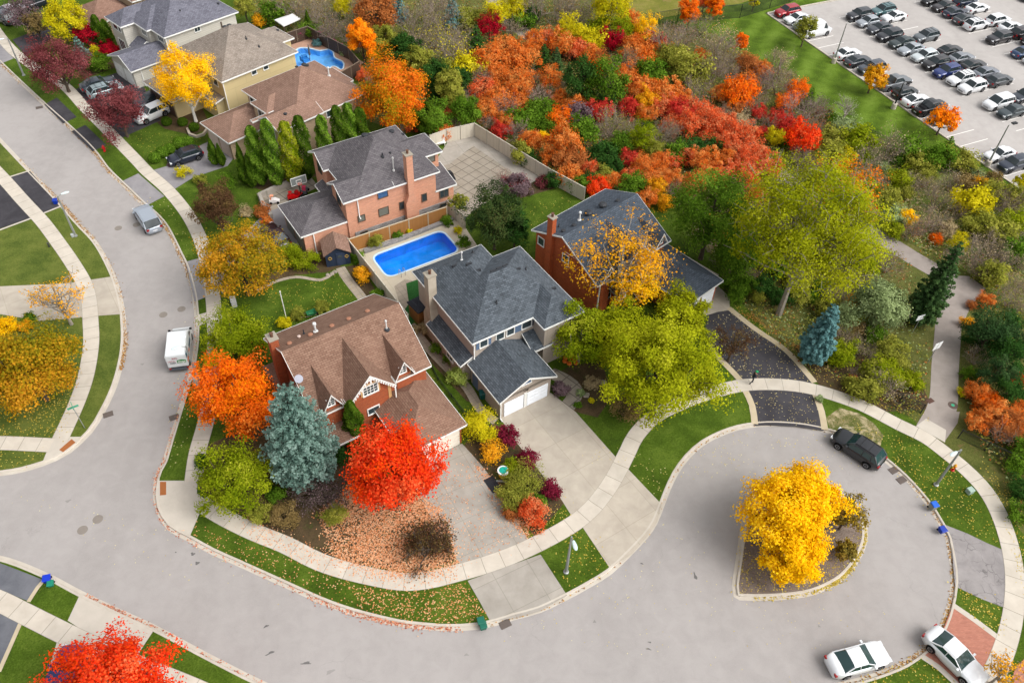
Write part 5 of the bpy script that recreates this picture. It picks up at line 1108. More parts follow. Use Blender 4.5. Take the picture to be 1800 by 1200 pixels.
def tree(label, px, py, rpx, pal, kind='round', name='tree', cat='tree', q=.85, clear=1.0, n=7000, ls=.27, bark=None, group=None, seed=None, sqx=1.0, **kw):
    global NTREE; NTREE += 1; X, Y, R, zc = solve(px, py, rpx, q, clear)
    if kind in ('shrub', 'ball'): zc = R*q
    if kind in ('round', 'vase', 'shrub'): n, ls = int(n*1.5), ls*.82; kw['nc'] = int(kw.get('nc', 46 if kind != 'shrub' else 26)*1.25)
    tr, me = proto(kind, seed or NTREE*7+3, R, n, ls, R*q, None if kind in ('shrub', 'ball') else zc-.12, **kw)
    if kind in ('shrub', 'ball'): X, Y = G(px, py, .12+R*q*.75)
    return put_tree(name, X, Y, .12, tr, me, pal, bark or M_BARK, label, cat, group)
def tall(label, bx, by, tx, ty, rpx, pal, kind, name, cat='tree', n=6000, ls=.24, bark=None, group=None, **kw):
    """conifer or column from its base and top pixels"""
    global NTREE; NTREE += 1; X, Y = G(bx, by, .12); lo_, hi_ = .3, 30
    for _ in range(30):
        m = (lo_+hi_)/2
        if PJ(X, Y, m)[1] > ty: lo_ = m
        else: hi_ = m
    R = rpx/ppm(bx, by, .12+lo_*.3); tr, me = proto(kind, NTREE*5+1, R, n, ls, H=lo_-.12, **kw)
    return put_tree(name, X, Y, .12, tr, me, pal, bark or M_BARK, label, cat, group)

# ---- garden and street trees
tree('brilliant red maple above the leaf-strewn driveway of the dormered house', 690, 822, 92, 'red', q=.9, clear=1.3, n=22000, ls=.24, fill=.2, nc=80, name='maple_tree')
tree('bright orange maple beside the big blue spruce at the street corner', 416, 698, 80, 'fire', q=.98, clear=1.0, n=18000, ls=.24, fill=.22, nc=70, name='maple_tree')
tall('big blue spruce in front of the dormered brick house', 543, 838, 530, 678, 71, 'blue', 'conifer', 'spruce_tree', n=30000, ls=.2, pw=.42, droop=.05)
tree('yellow-green feathery tree below the orange maple at the corner', 412, 842, 70, 'yellowgreen', q=.85, clear=.5, n=13000, ls=.2, nc=60)
tree('yellow-green bushy tree beside the delivery truck', 408, 584, 62, 'yellowgreen', q=.7, clear=.4, n=12000, ls=.2, nc=60, name='tree')
tree('golden and green maple in front of the pink brick garage', 420, 456, 74, 'oak', q=.9, clear=1.0, n=16000, ls=.24, nc=70, name='maple_tree')
tree('dark bronze tree between the sidewalk and the golden maple', 379, 360, 44, 'bronze', q=1.1, clear=.6, n=9000, ls=.2)
tree('large rusty orange and green oak on the left lawn', 46, 642, 88, 'oak', q=.85, clear=1.0, n=20000, ls=.25, nc=80, name='oak_tree')
tree('thinning yellow tree with bare limbs by the pale left driveway', 100, 520, 56, 'gold', 'sparse', q=.8, clear=1.4, n=1500, ls=.18, bark=M_BARKL, name='tree', nc=40)
tree('scarlet maple cut off by the bottom edge of the picture', 188, 1220, 118, 'red', q=.75, clear=1.2, n=26000, ls=.22, nc=110, fill=.17, name='maple_tree')
tree('purple-leaved tree over the sidewalk, upper of the two', 100, 108, 57, 'purple', q=.85, clear=.8, n=12000, ls=.22, nc=60, name='plum_tree')
tree('purple-leaved tree beside the white hatchback, lower of the two', 207, 192, 52, 'purple', q=.85, clear=.8, n=12000, ls=.22, nc=60, name='plum_tree')
tree('bright yellow-green round tree at the top left', 116, 34, 40, 'lemon', q=.9, n=8000, ls=.26, name='tree')
tree('small crimson maple right of the yellow-green tree', 151, 60, 20, 'crimson', q=1.0, clear=.5, n=3000, ls=.24, name='maple_tree')
tree('low red maple in front of the pale siding house', 190, 84, 17, 'crimson', q=.7, clear=.3, n=2500, ls=.22, name='maple_tree')
tree('reddish twiggy tree at the top left corner', 40, 24, 38, 'mauve', 'sparse', q=.7, n=3500, ls=.2, name='tree')
tree('brown twiggy tree below the reddish one at the top left', 62, 42, 26, 'brown', 'sparse', q=.7, n=3000, ls=.2, name='tree')
tall('slender blue spruce between purple tree and pale house', 152, 118, 128, 62, 20, 'blue', 'conifer', 'spruce_tree', n=7000, ls=.22)
tall('dark green column cedar left of the pale siding house', 182, 80, 170, 26, 12, 'cedar', 'column', 'cedar_tree', n=4500, ls=.2)
tall('second dark column cedar, touching the pale siding house', 194, 76, 184, 34, 10, 'cedar', 'column', 'cedar_tree', n=3500, ls=.2)
tree('yellow birch with a white trunk between two driveways', 323, 138, 55, 'yellow', q=1.15, clear=1.6, n=14000, ls=.22, nc=64, bark=M_BIRCH, name='birch_tree', fill=.2)
tree('large clipped green shrub at the foot of the pale garage', 176, 112, 22, 'green', 'shrub', q=.8, n=4500, ls=.2, name='shrub', cat='shrub'); tree('yellowish shrub above the clipped green one', 168, 92, 13, 'lemon', 'shrub', q=.8, n=1800, ls=.2, name='shrub', cat='shrub')
for i, (x, y, r) in enumerate([(272,278,11),(285,268,11),(298,262,10),(315,252,12),(331,249,10)]): tree(f'{ORD[i]} from the left in the row of round clipped shrubs on the lawn', x, y, r, 'green', 'ball', q=.85, n=2200, ls=.15, name='shrub', cat='shrub', group='row of round clipped shrubs')
for l, x, y, r in (('round clipped shrub beside the black driveway below the birch', 293, 214, 9), ('round clipped shrub left of the birch trunk, dark and low', 321, 215, 9), ('round clipped shrub right at the birch trunk', 341, 224, 9)): tree(l, x, y, r, 'cedar', 'ball', q=.85, n=1800, ls=.15, name='shrub', cat='shrub')
COLS = [(462,326,458,222,14,'green'),(490,330,484,210,14,'green'),(520,326,512,214,15,'yellowgreen'),(543,316,535,204,14,'cedar'),(577,300,570,203,12,'green'),(603,288,596,186,12,'cedar'),(622,280,617,182,12,'green'),(640,275,636,190,13,'cedar')]
for i, (bx, by, tx, ty, r, p) in enumerate(COLS): tall(f'{ORD[i]} from the left in the row of tall columnar hornbeams', bx, by, tx, ty, r*1.08, p, 'column', 'hornbeam_tree', n=9000, ls=.17, tp=.26, group='row of columnar hornbeams')
tree('bright golden shrub at the foot of the third columnar tree', 524, 288, 13, 'yellow', 'shrub', q=1.6, n=2600, ls=.2, name='shrub', cat='shrub')
for i, (bx, by, tx, ty, r) in enumerate([(380,290,370,243,11),(392,292,384,252,8),(434,325,421,250,12),(446,330,440,270,9)]): tall(['pointed cedar left of the brown garage door','lower pointed cedar beside the brown garage door','tall pointed cedar under the brown garage wall','narrow pointed cedar right of the tall one by the brown garage'][i], bx, by, tx, ty, r, 'cedar', 'column', 'cedar_tree', n=4500, ls=.18, tp=.8)
tree('big orange and green maple right behind the brown roof', 684, 165, 68, 'mixed', q=1.0, clear=1.0, n=20000, ls=.26, nc=80, name='maple_tree')
tree('glowing orange upper bough tree in front of the mixed maple', 700, 178, 42, 'fire', q=1.1, clear=1.5, n=8000, ls=.26, nc=40, name='maple_tree')
tree('golden orange tree beside the dark pool fence', 636, 70, 27, 'orange', q=1.5, clear=.6, n=9000, ls=.26, nc=44, name='maple_tree')
tree('thinning peach-coloured tree at the top behind the golden one', 662, 22, 46, 'rust', 'sparse', q=.8, n=7000, ls=.26, nc=56, name='tree'); tree('small orange crown inside the thinning peach-coloured tree', 672, 32, 20, 'orange', q=.8, n=2500, ls=.26, name='tree')
tree('dense green round bush behind the grey gabled roof', 758, 205, 38, 'green', q=.8, clear=.3, n=9000, ls=.26, nc=44, name='tree'); tree('darker green bush just behind the white fence corner', 818, 192, 32, 'green', q=.9, clear=.3, n=7000, ls=.26, name='tree')
for i, (x, y, r) in enumerate([(678,72,26),(712,84,28),(738,108,28),(765,128,27),(790,150,28),(812,140,20),(800,172,22),(700,110,22)]): tree(f'{ORD[i]} from the left in the dark cedar hedge behind the maples', x, y, r, 'darkgreen' if i % 2 else 'olive', q=1.1, clear=.2, n=6000, ls=.28, name='cedar_tree', group='dark cedar hedge')
tree('dark green-brown tree between the patio and the slate roof', 870, 380, 54, 'dusk', q=1.15, clear=.8, n=15000, ls=.22, nc=64, name='tree'); tree('dark green tree right of the green-brown tree, against the slate roof', 905, 402, 30, 'darkgreen', q=1.2, clear=.5, n=8000, ls=.22, name='tree')
tree('purple shrub in the corner of the small back lawn', 908, 326, 30, 'mauve', 'shrub', q=.8, n=4500, ls=.2, name='shrub', cat='shrub'); tree('dusky purple shrub beside the white fence by the small lawn', 955, 318, 15, 'purple', 'shrub', q=.8, n=2200, ls=.2, name='shrub', cat='shrub')
tree('small olive tree on the patio by the white gate', 806, 356, 17, 'olive', q=1.1, clear=.6, n=2200, ls=.2, name='tree')
tree('thinning golden honey locust over the orange brick house', 1092, 462, 96, 'gold', 'sparse', q=.8, clear=2.2, n=5200, ls=.24, nc=80, bark=M_BARKL, fill=.2, name='locust_tree'); tree('bright yellow lower bough of the honey locust', 1120, 500, 58, 'yellow', 'sparse', q=.7, clear=1.5, n=4500, ls=.24, nc=44, name='locust_tree', fill=.2)
tree('largest green-yellow maple overhanging the cul-de-sac lawn', 1165, 650, 110, 'poplar', q=.92, clear=1.3, n=32000, ls=.25, nc=110, fill=.18, name='maple_tree')
tree('yellow-green maple filling the gap behind the largest maple', 1098, 590, 62, 'poplar', q=.85, clear=1.4, n=13000, ls=.24, nc=60, name='maple_tree')
tree('green maple beside the slate roof garage, left of the largest', 1022, 590, 58, 'yellowgreen', q=.85, clear=1.0, n=12000, ls=.24, nc=56, bark=M_BARKL, name='maple_tree'); tree('green tree behind the largest maple, at the grey garage roof', 1195, 550, 50, 'poplar', q=.9, clear=1.0, n=10000, ls=.24, name='maple_tree')
tree('huge yellow-green poplar with a pale leaning trunk', 1425, 402, 138, 'poplar', 'vase', q=.95, clear=4.2, n=36000, ls=.24, nc=150, fill=.17, bark=M_BARKL, name='poplar_tree', r0=.32)
tree('orange-tipped upper crown of the neighbouring poplar', 1480, 335, 70, 'mixed', 'vase', q=.9, clear=4, n=3200, ls=.26, nc=50, bark=M_BARKL, name='poplar_tree')
tree('dark green willow-like tree left of the huge poplar', 1252, 375, 84, 'green', q=.95, clear=1.5, n=17000, ls=.26, nc=70, name='tree'); tree('dark green lower tree between the grey garage and the poplar', 1300, 448, 56, 'green', q=.9, clear=.6, n=11000, ls=.24, name='tree')
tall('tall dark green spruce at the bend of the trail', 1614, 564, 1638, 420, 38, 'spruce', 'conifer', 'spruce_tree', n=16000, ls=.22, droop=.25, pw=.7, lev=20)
tree('silvery green round tree left of the dark spruce', 1546, 536, 54, 'silver', q=.85, clear=.4, n=12000, ls=.24, name='tree'); tree('low dark shrub under the silvery green tree', 1500, 575, 28, 'brown', 'shrub', q=.7, n=3000, ls=.2, name='shrub', cat='shrub')
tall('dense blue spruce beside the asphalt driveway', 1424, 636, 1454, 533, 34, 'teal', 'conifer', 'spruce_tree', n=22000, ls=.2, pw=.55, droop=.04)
for l, x, y, r, p in (('olive green shrub right of the dense blue spruce', 1478, 618, 34, 'yellowgreen'), ('yellow-green shrub at the left end of the row by the trail fence', 1530, 652, 26, 'olive'), ('yellow-green shrub in the middle of the row by the trail fence', 1566, 660, 30, 'yellowgreen'), ('yellow-green shrub at the trail end of the row', 1600, 668, 24, 'yellowgreen')): tree(l, x, y, r, p, 'shrub', q=.8, n=5000, ls=.2, name='shrub', cat='shrub')
tree('yellow tree that nearly fills the traffic island', 1380, 905, 82, 'yellow', q=.85, clear=1.2, n=20000, ls=.24, nc=80, name='maple_tree'); tree('yellow top bough tree on the north side of the island', 1420, 866, 62, 'yellow', q=.85, clear=1.6, n=12000, ls=.24, nc=56, name='maple_tree'); tree('golden tree at the southern tip of the island', 1396, 975, 60, 'yellow', q=.75, clear=.6, n=11000, ls=.24, nc=50, name='maple_tree')
tree('olive-brown small tree on the island, right of the yellow ones', 1490, 905, 38, 'isle', 'sparse', q=.9, clear=.6, n=2600, ls=.2, name='tree'); tree('small olive bush low on the island', 1488, 968, 22, 'isle', 'sparse', q=.8, clear=.3, n=2600, ls=.2, name='tree')
tree('twiggy mauve shrub left of the red maple', 563, 862, 50, 'mauve', 'bare', q=.8, clear=0, n=1800, ls=.12, name='shrub', cat='shrub', multi=6, depth=4, H=2.6); tree('dark twiggy shrub in the fallen leaves by the sidewalk', 752, 950, 46, 'bronze', 'bare', q=.8, clear=0, n=3200, ls=.16, name='shrub', cat='shrub', multi=6, depth=4, H=2.4)
tall('clipped green cone cedar by the front door of the dormered house', 628, 782, 624, 704, 21, 'cedar', 'column', 'cedar_tree', n=8000, ls=.16, tp=.5)
BED = [('yellow-green shrub at the garage corner of the middle bed', 843, 752, 43, 'lemon', 5200), ('burgundy shrub beside the yellow-green one at the garage', 893, 766, 25, 'burgundy', 2400), ('burgundy shrub halfway along the concrete driveway', 928, 808, 24, 'burgundy', 2800), ('burgundy shrub at the street end of the concrete driveway', 968, 862, 21, 'burgundy', 2600),
 ('olive green shrub in the middle of the bed', 920, 846, 36, 'olive', 3600), ('low green ground shrub beside the play stand', 900, 872, 32, 'olive', 2800), ('dark red spreading maple shrub by the sidewalk', 934, 903, 32, 'sumacred', 3600), ('golden brown shrub above the play stand', 866, 792, 26, 'gold', 1800),
 ('weeping mauve shrub beside the white garage doors', 985, 684, 18, 'mauve', 3200), ('small round green shrub by the front path', 1015, 711, 8, 'green', 900), ('grey-green low shrub by the front path', 1022, 690, 9, 'silver', 700), ('brown ornamental grass by the front path', 1040, 672, 16, 'tan', 1500), ('pale yellow flower clump by the front path', 1040, 703, 6, 'lemon', 500),
 ('white-green hydrangea beside the slate roofed garage', 806, 658, 23, 'hydrangea', 4200), ('tan ornamental grass clump below the wooden shed', 748, 578, 16, 'tan', 2400), ('second tan grass clump by the white gate', 728, 580, 10, 'tan', 1200), ('dark green shrub row along the beige side wall', 775, 612, 18, 'green', 2800), ('dark green shrub under the side window', 790, 632, 13, 'green', 1600),
 ('yellow-green hedge in front of the pink brick garage', 505, 450, 28, 'yellowgreen', 5600), ('yellow-green hedge end beside the navy shed', 542, 458, 24, 'yellowgreen', 4200), ('yellow-green hedge start below the maroon car', 484, 462, 22, 'olive', 3200),
 ('yellow-green bush at the back corner of the brown roof', 500, 566, 14, 'lemon', 1500), ('rounded grey-green bush on the back lawn, left', 523, 552, 14, 'olive', 2000), ('rounded dark green bush on the back lawn, right', 565, 540, 14, 'olive', 2200), ('gold and green shrub by the white pool fence', 636, 482, 20, 'gold', 3000), ('green shrub by the shed path', 628, 452, 14, 'green', 1800), ('green shrub behind the dormered roof by the fence', 664, 516, 14, 'green', 1800),
 ('arching green shrub at the pool under the cedar fence', 660, 424, 17, 'olive', 2200), ('second green shrub under the cedar fence', 698, 412, 11, 'green', 1300), ('small bright green shrub under the cedar fence', 718, 406, 7, 'lemon', 600), ('green shrub at the right end of the cedar fence', 785, 388, 12, 'green', 1500), ('yellow shrub at the deep end of the pool', 805, 405, 9, 'lemon', 1000), ('green shrub between pool and green-brown tree', 815, 425, 14, 'green', 1800),
 ('twiggy brown shrub over the front sidewalk', 1098, 716, 38, 'brown', 2600), ('autumn flower and shrub mound by the pink brick garage', 462, 372, 18, 'rust', 2000), ('pale yellow mound beside the dark bronze tree', 432, 372, 14, 'tan', 1300), ('orange berried shrub by the retaining wall', 470, 388, 12, 'sumac', 1200),
 ('yellow shrub beside the orange maple and the street', 372, 632, 18, 'lemon', 1800), ('green shrub between truck-side tree and orange maple', 440, 618, 24, 'green', 3000), ('green shrub below the big blue spruce', 598, 800, 22, 'darkgreen', 2200), ('dark shrub under the corner tree', 352, 812, 16, 'darkgreen', 1800), ('brownish bush at the front of the corner bed', 500, 905, 30, 'brown', 2600),
 ('low olive shrub left of the red maple litter', 590, 905, 24, 'olive', 2200), ('brown-green shrub behind the corner sidewalk', 455, 900, 26, 'olive', 2600), ('low green shrub between corner tree and brown bush', 485, 868, 20, 'green', 1800), ('yellow-green filler shrub beside the play stand top', 900, 822, 22, 'yellowgreen', 1800), ('green filler shrub above the red maple shrub', 946, 880, 16, 'green', 1300), ('rust filler shrub along the old driveway edge', 900, 900, 18, 'rust', 1300),
 ('green bush beside the pale left driveway', 52, 560, 14, 'green', 1600), ('gold bush at the far left beside the drive', 10, 575, 22, 'yellow', 2600), ('yellow bush behind the left oak', 44, 572, 14, 'gold', 1400),
 ('green yellow shrub by the pale drive under the bronze tree', 322, 302, 16, 'lemon', 1300), ('green shrub between bronze tree and columnar trees', 398, 318, 20, 'green', 2200), ('olive shrub below the pointed cedars', 350, 316, 14, 'olive', 1300), ('small purple flowering bush at the drive edge', 300, 288, 7, 'mauve', 500),
 ('yellowish bush at the sidewalk bend by the yard fence', 1690, 690, 10, 'lemon', 500), ('pale bush under the small sign', 1440, 700, 8, 'silver', 400), ('rosy perennial patch by the driveway shrubs', 1500, 668, 12, 'rust', 700), ('dark blue-green mound beside the kidney pool', 558, 76, 9, 'teal', 1400), ('yellow bush behind the kidney pool fence corner', 553, 66, 6, 'lemon', 500), ('pale shrub at the right end of the kidney pool', 603, 94, 7, 'silver', 600)]
for l, x, y, r, p, n in BED: tree(l, x, y, r, p, 'shrub', q=.8, n=n, ls=.16, name='shrub', cat='shrub')
tree('small bronze tree at the edge of the black driveway', 1292, 598, 42, 'bronze', 'sparse', q=.7, clear=1.4, n=1700, ls=.16, nc=40, name='tree', fill=.2)
tree('twiggy tree dropping leaves on the brick driveway, bottom right', 1765, 1180, 36, 'gold', 'sparse', q=.8, clear=1, n=900, ls=.16, nc=30, bark=M_BARKL, name='tree')
tall('tall cone cedar in the corner of the dark pool fence', 545, 62, 540, 18, 8, 'cedar', 'column', 'cedar_tree', n=4000, ls=.2, tp=.8)
tree('small green tree standing before the white van', 1418, 50, 21, 'olive', q=1.1, clear=1.0, n=3600, ls=.26, name='tree'); tree('yellow-orange tree at the edge of the parking lot', 1537, 134, 23, 'gold', q=1.0, clear=.8, n=4200, ls=.28, name='tree'); tree('orange tree at the corner of the black pickup', 1660, 208, 27, 'orange', 'sparse', q=.75, clear=1.0, n=2600, ls=.28, name='tree')
tree('young bare tree on the mown strip', 1487, 192, 24, 'silver', 'bare', q=.8, clear=.5, n=500, ls=.12, H=3.5, name='tree', bark=M_TWIGL); tree('pale twiggy tree at the upper edge of the mown strip', 1372, 112, 26, 'tan', 'bare', q=.9, clear=.5, n=700, ls=.14, H=4.2, name='tree', bark=M_TWIG)
tree('glowing orange tree by the black fence at the top', 1213, 20, 22, 'fire', q=1.2, clear=.6, n=6000, ls=.28, name='maple_tree'); tree('second orange tree by the black fence, right', 1258, 8, 18, 'fire', q=1.1, clear=.6, n=4200, ls=.28, name='maple_tree'); tree('dark red bare crown between the two orange trees', 1238, 4, 12, 'sumacred', q=1.1, clear=.6, n=1600, ls=.26, name='tree')
tree('slim flame-orange tree at the upper edge of the mown strip', 1304, 74, 12, 'fire', q=1.6, clear=.5, n=2600, ls=.26, name='maple_tree'); tree('yellow-green young tree by the black fence, top right', 1326, 4, 10, 'lemon', q=.9, clear=.8, n=1200, ls=.26, name='tree')
tree('pale yellow tree at the right edge beside the parked cars', 1800, 318, 16, 'lemon', q=.9, clear=.6, n=2200, ls=.26, name='tree')
tree('small green shrub above the white gazebo', 474, 20, 18, 'green', 'shrub', q=.8, n=2600, ls=.26, name='shrub', cat='shrub'); tree('olive tree at the top beside the pale siding house', 500, 8, 16, 'olive', q=.9, n=2200, ls=.26, name='tree'); tree('yellow shrub left of the gazebo', 455, 38, 15, 'gold', 'shrub', q=.8, n=1800, ls=.26, name='shrub', cat='shrub'); tree('dull green tree touching the pale house roof', 430, 14, 20, 'olive', q=.9, n=2600, ls=.26, name='tree')

# ---- the woodland: shared crowns, each plant an object of its own
PR = {}
for k, a in dict(s1=('shrub', 11, 1, 700), s2=('shrub', 12, 1, 700), s3=('shrub', 13, 1, 700), r1=('round', 21, 1, 1500), r2=('round', 22, 1, 1500), r3=('round', 23, 1, 1500), m1=('sumac', 31, 1, 1100), m2=('sumac', 32, 1, 1100), m3=('sumac', 33, 1, 1100), b1=('bare', 41, 1, 320), b2=('bare', 42, 1, 320), b3=('bare', 43, 1, 320), c1=('conifer', 51, 1, 2600), c2=('conifer', 52, 1, 2600)).items():
    kind, seed, R, n = a
    if kind == 'shrub': t, m = proto('shrub', seed, 1, n*5, .11, .8, nc=34)
    elif kind == 'sumac': t, m = proto('shrub', seed, 1, n*5, .085, .8, nc=60, fill=.13)
    elif kind == 'round': t, m = proto('round', seed, 1, n*4, .08, 1.0, 1.25, nc=60, r0=.05)
    elif kind == 'conifer': t, m = proto('conifer', seed, 1, n*2, .095, H=2.7, lev=13, r0=.05)
    else: t, m = proto('bare', seed, 1, n, .07, .9, multi=5, depth=4, H=1.7, r0=.035)
    to = t.build('trunk', M_BARK); PR[k] = (to.data, m); bpy.data.objects.remove(to)
LM = [('the white fence corner', 834, 232), ('the huge poplar', 1425, 380), ('the dark pair of pines', 1050, 150), ('the trail fork', 1695, 505), ('the big mixed maple', 684, 165), ('the orange trees at the black fence', 1225, 20), ('the yellow-orange lot tree', 1537, 134), ('the tall trail spruce', 1640, 490), ('the willow-like tree', 1248, 372), ('the dark cedar hedge', 760, 120), ('the orange lot tree', 1660, 208), ('the kidney pool', 560, 100)]
KN = dict(s=('shrub', 'shrub', 'shrub'), m=('sumac_shrub', 'shrub', 'sumac'), r=('tree', 'tree', 'leafy tree'), b=('bare_shrub', 'shrub', 'twiggy shrub'), c=('conifer_tree', 'tree', 'conifer'))
PN = dict(sumac='rusty orange', sumacred='coral red', scarlet='scarlet', red='bright red', orange='orange', fire='flame orange', gold='golden', yellow='bright yellow', lemon='lemon yellow', yellowgreen='yellow-green', green='green', darkgreen='dark green', spruce='deep green', olive='olive', brown='brown', tan='tan', pink='pinkish', grey='grey', mauve='mauve', purple='purple', crimson='crimson', rust='rust brown', silver='grey-green', teal='blue-green')
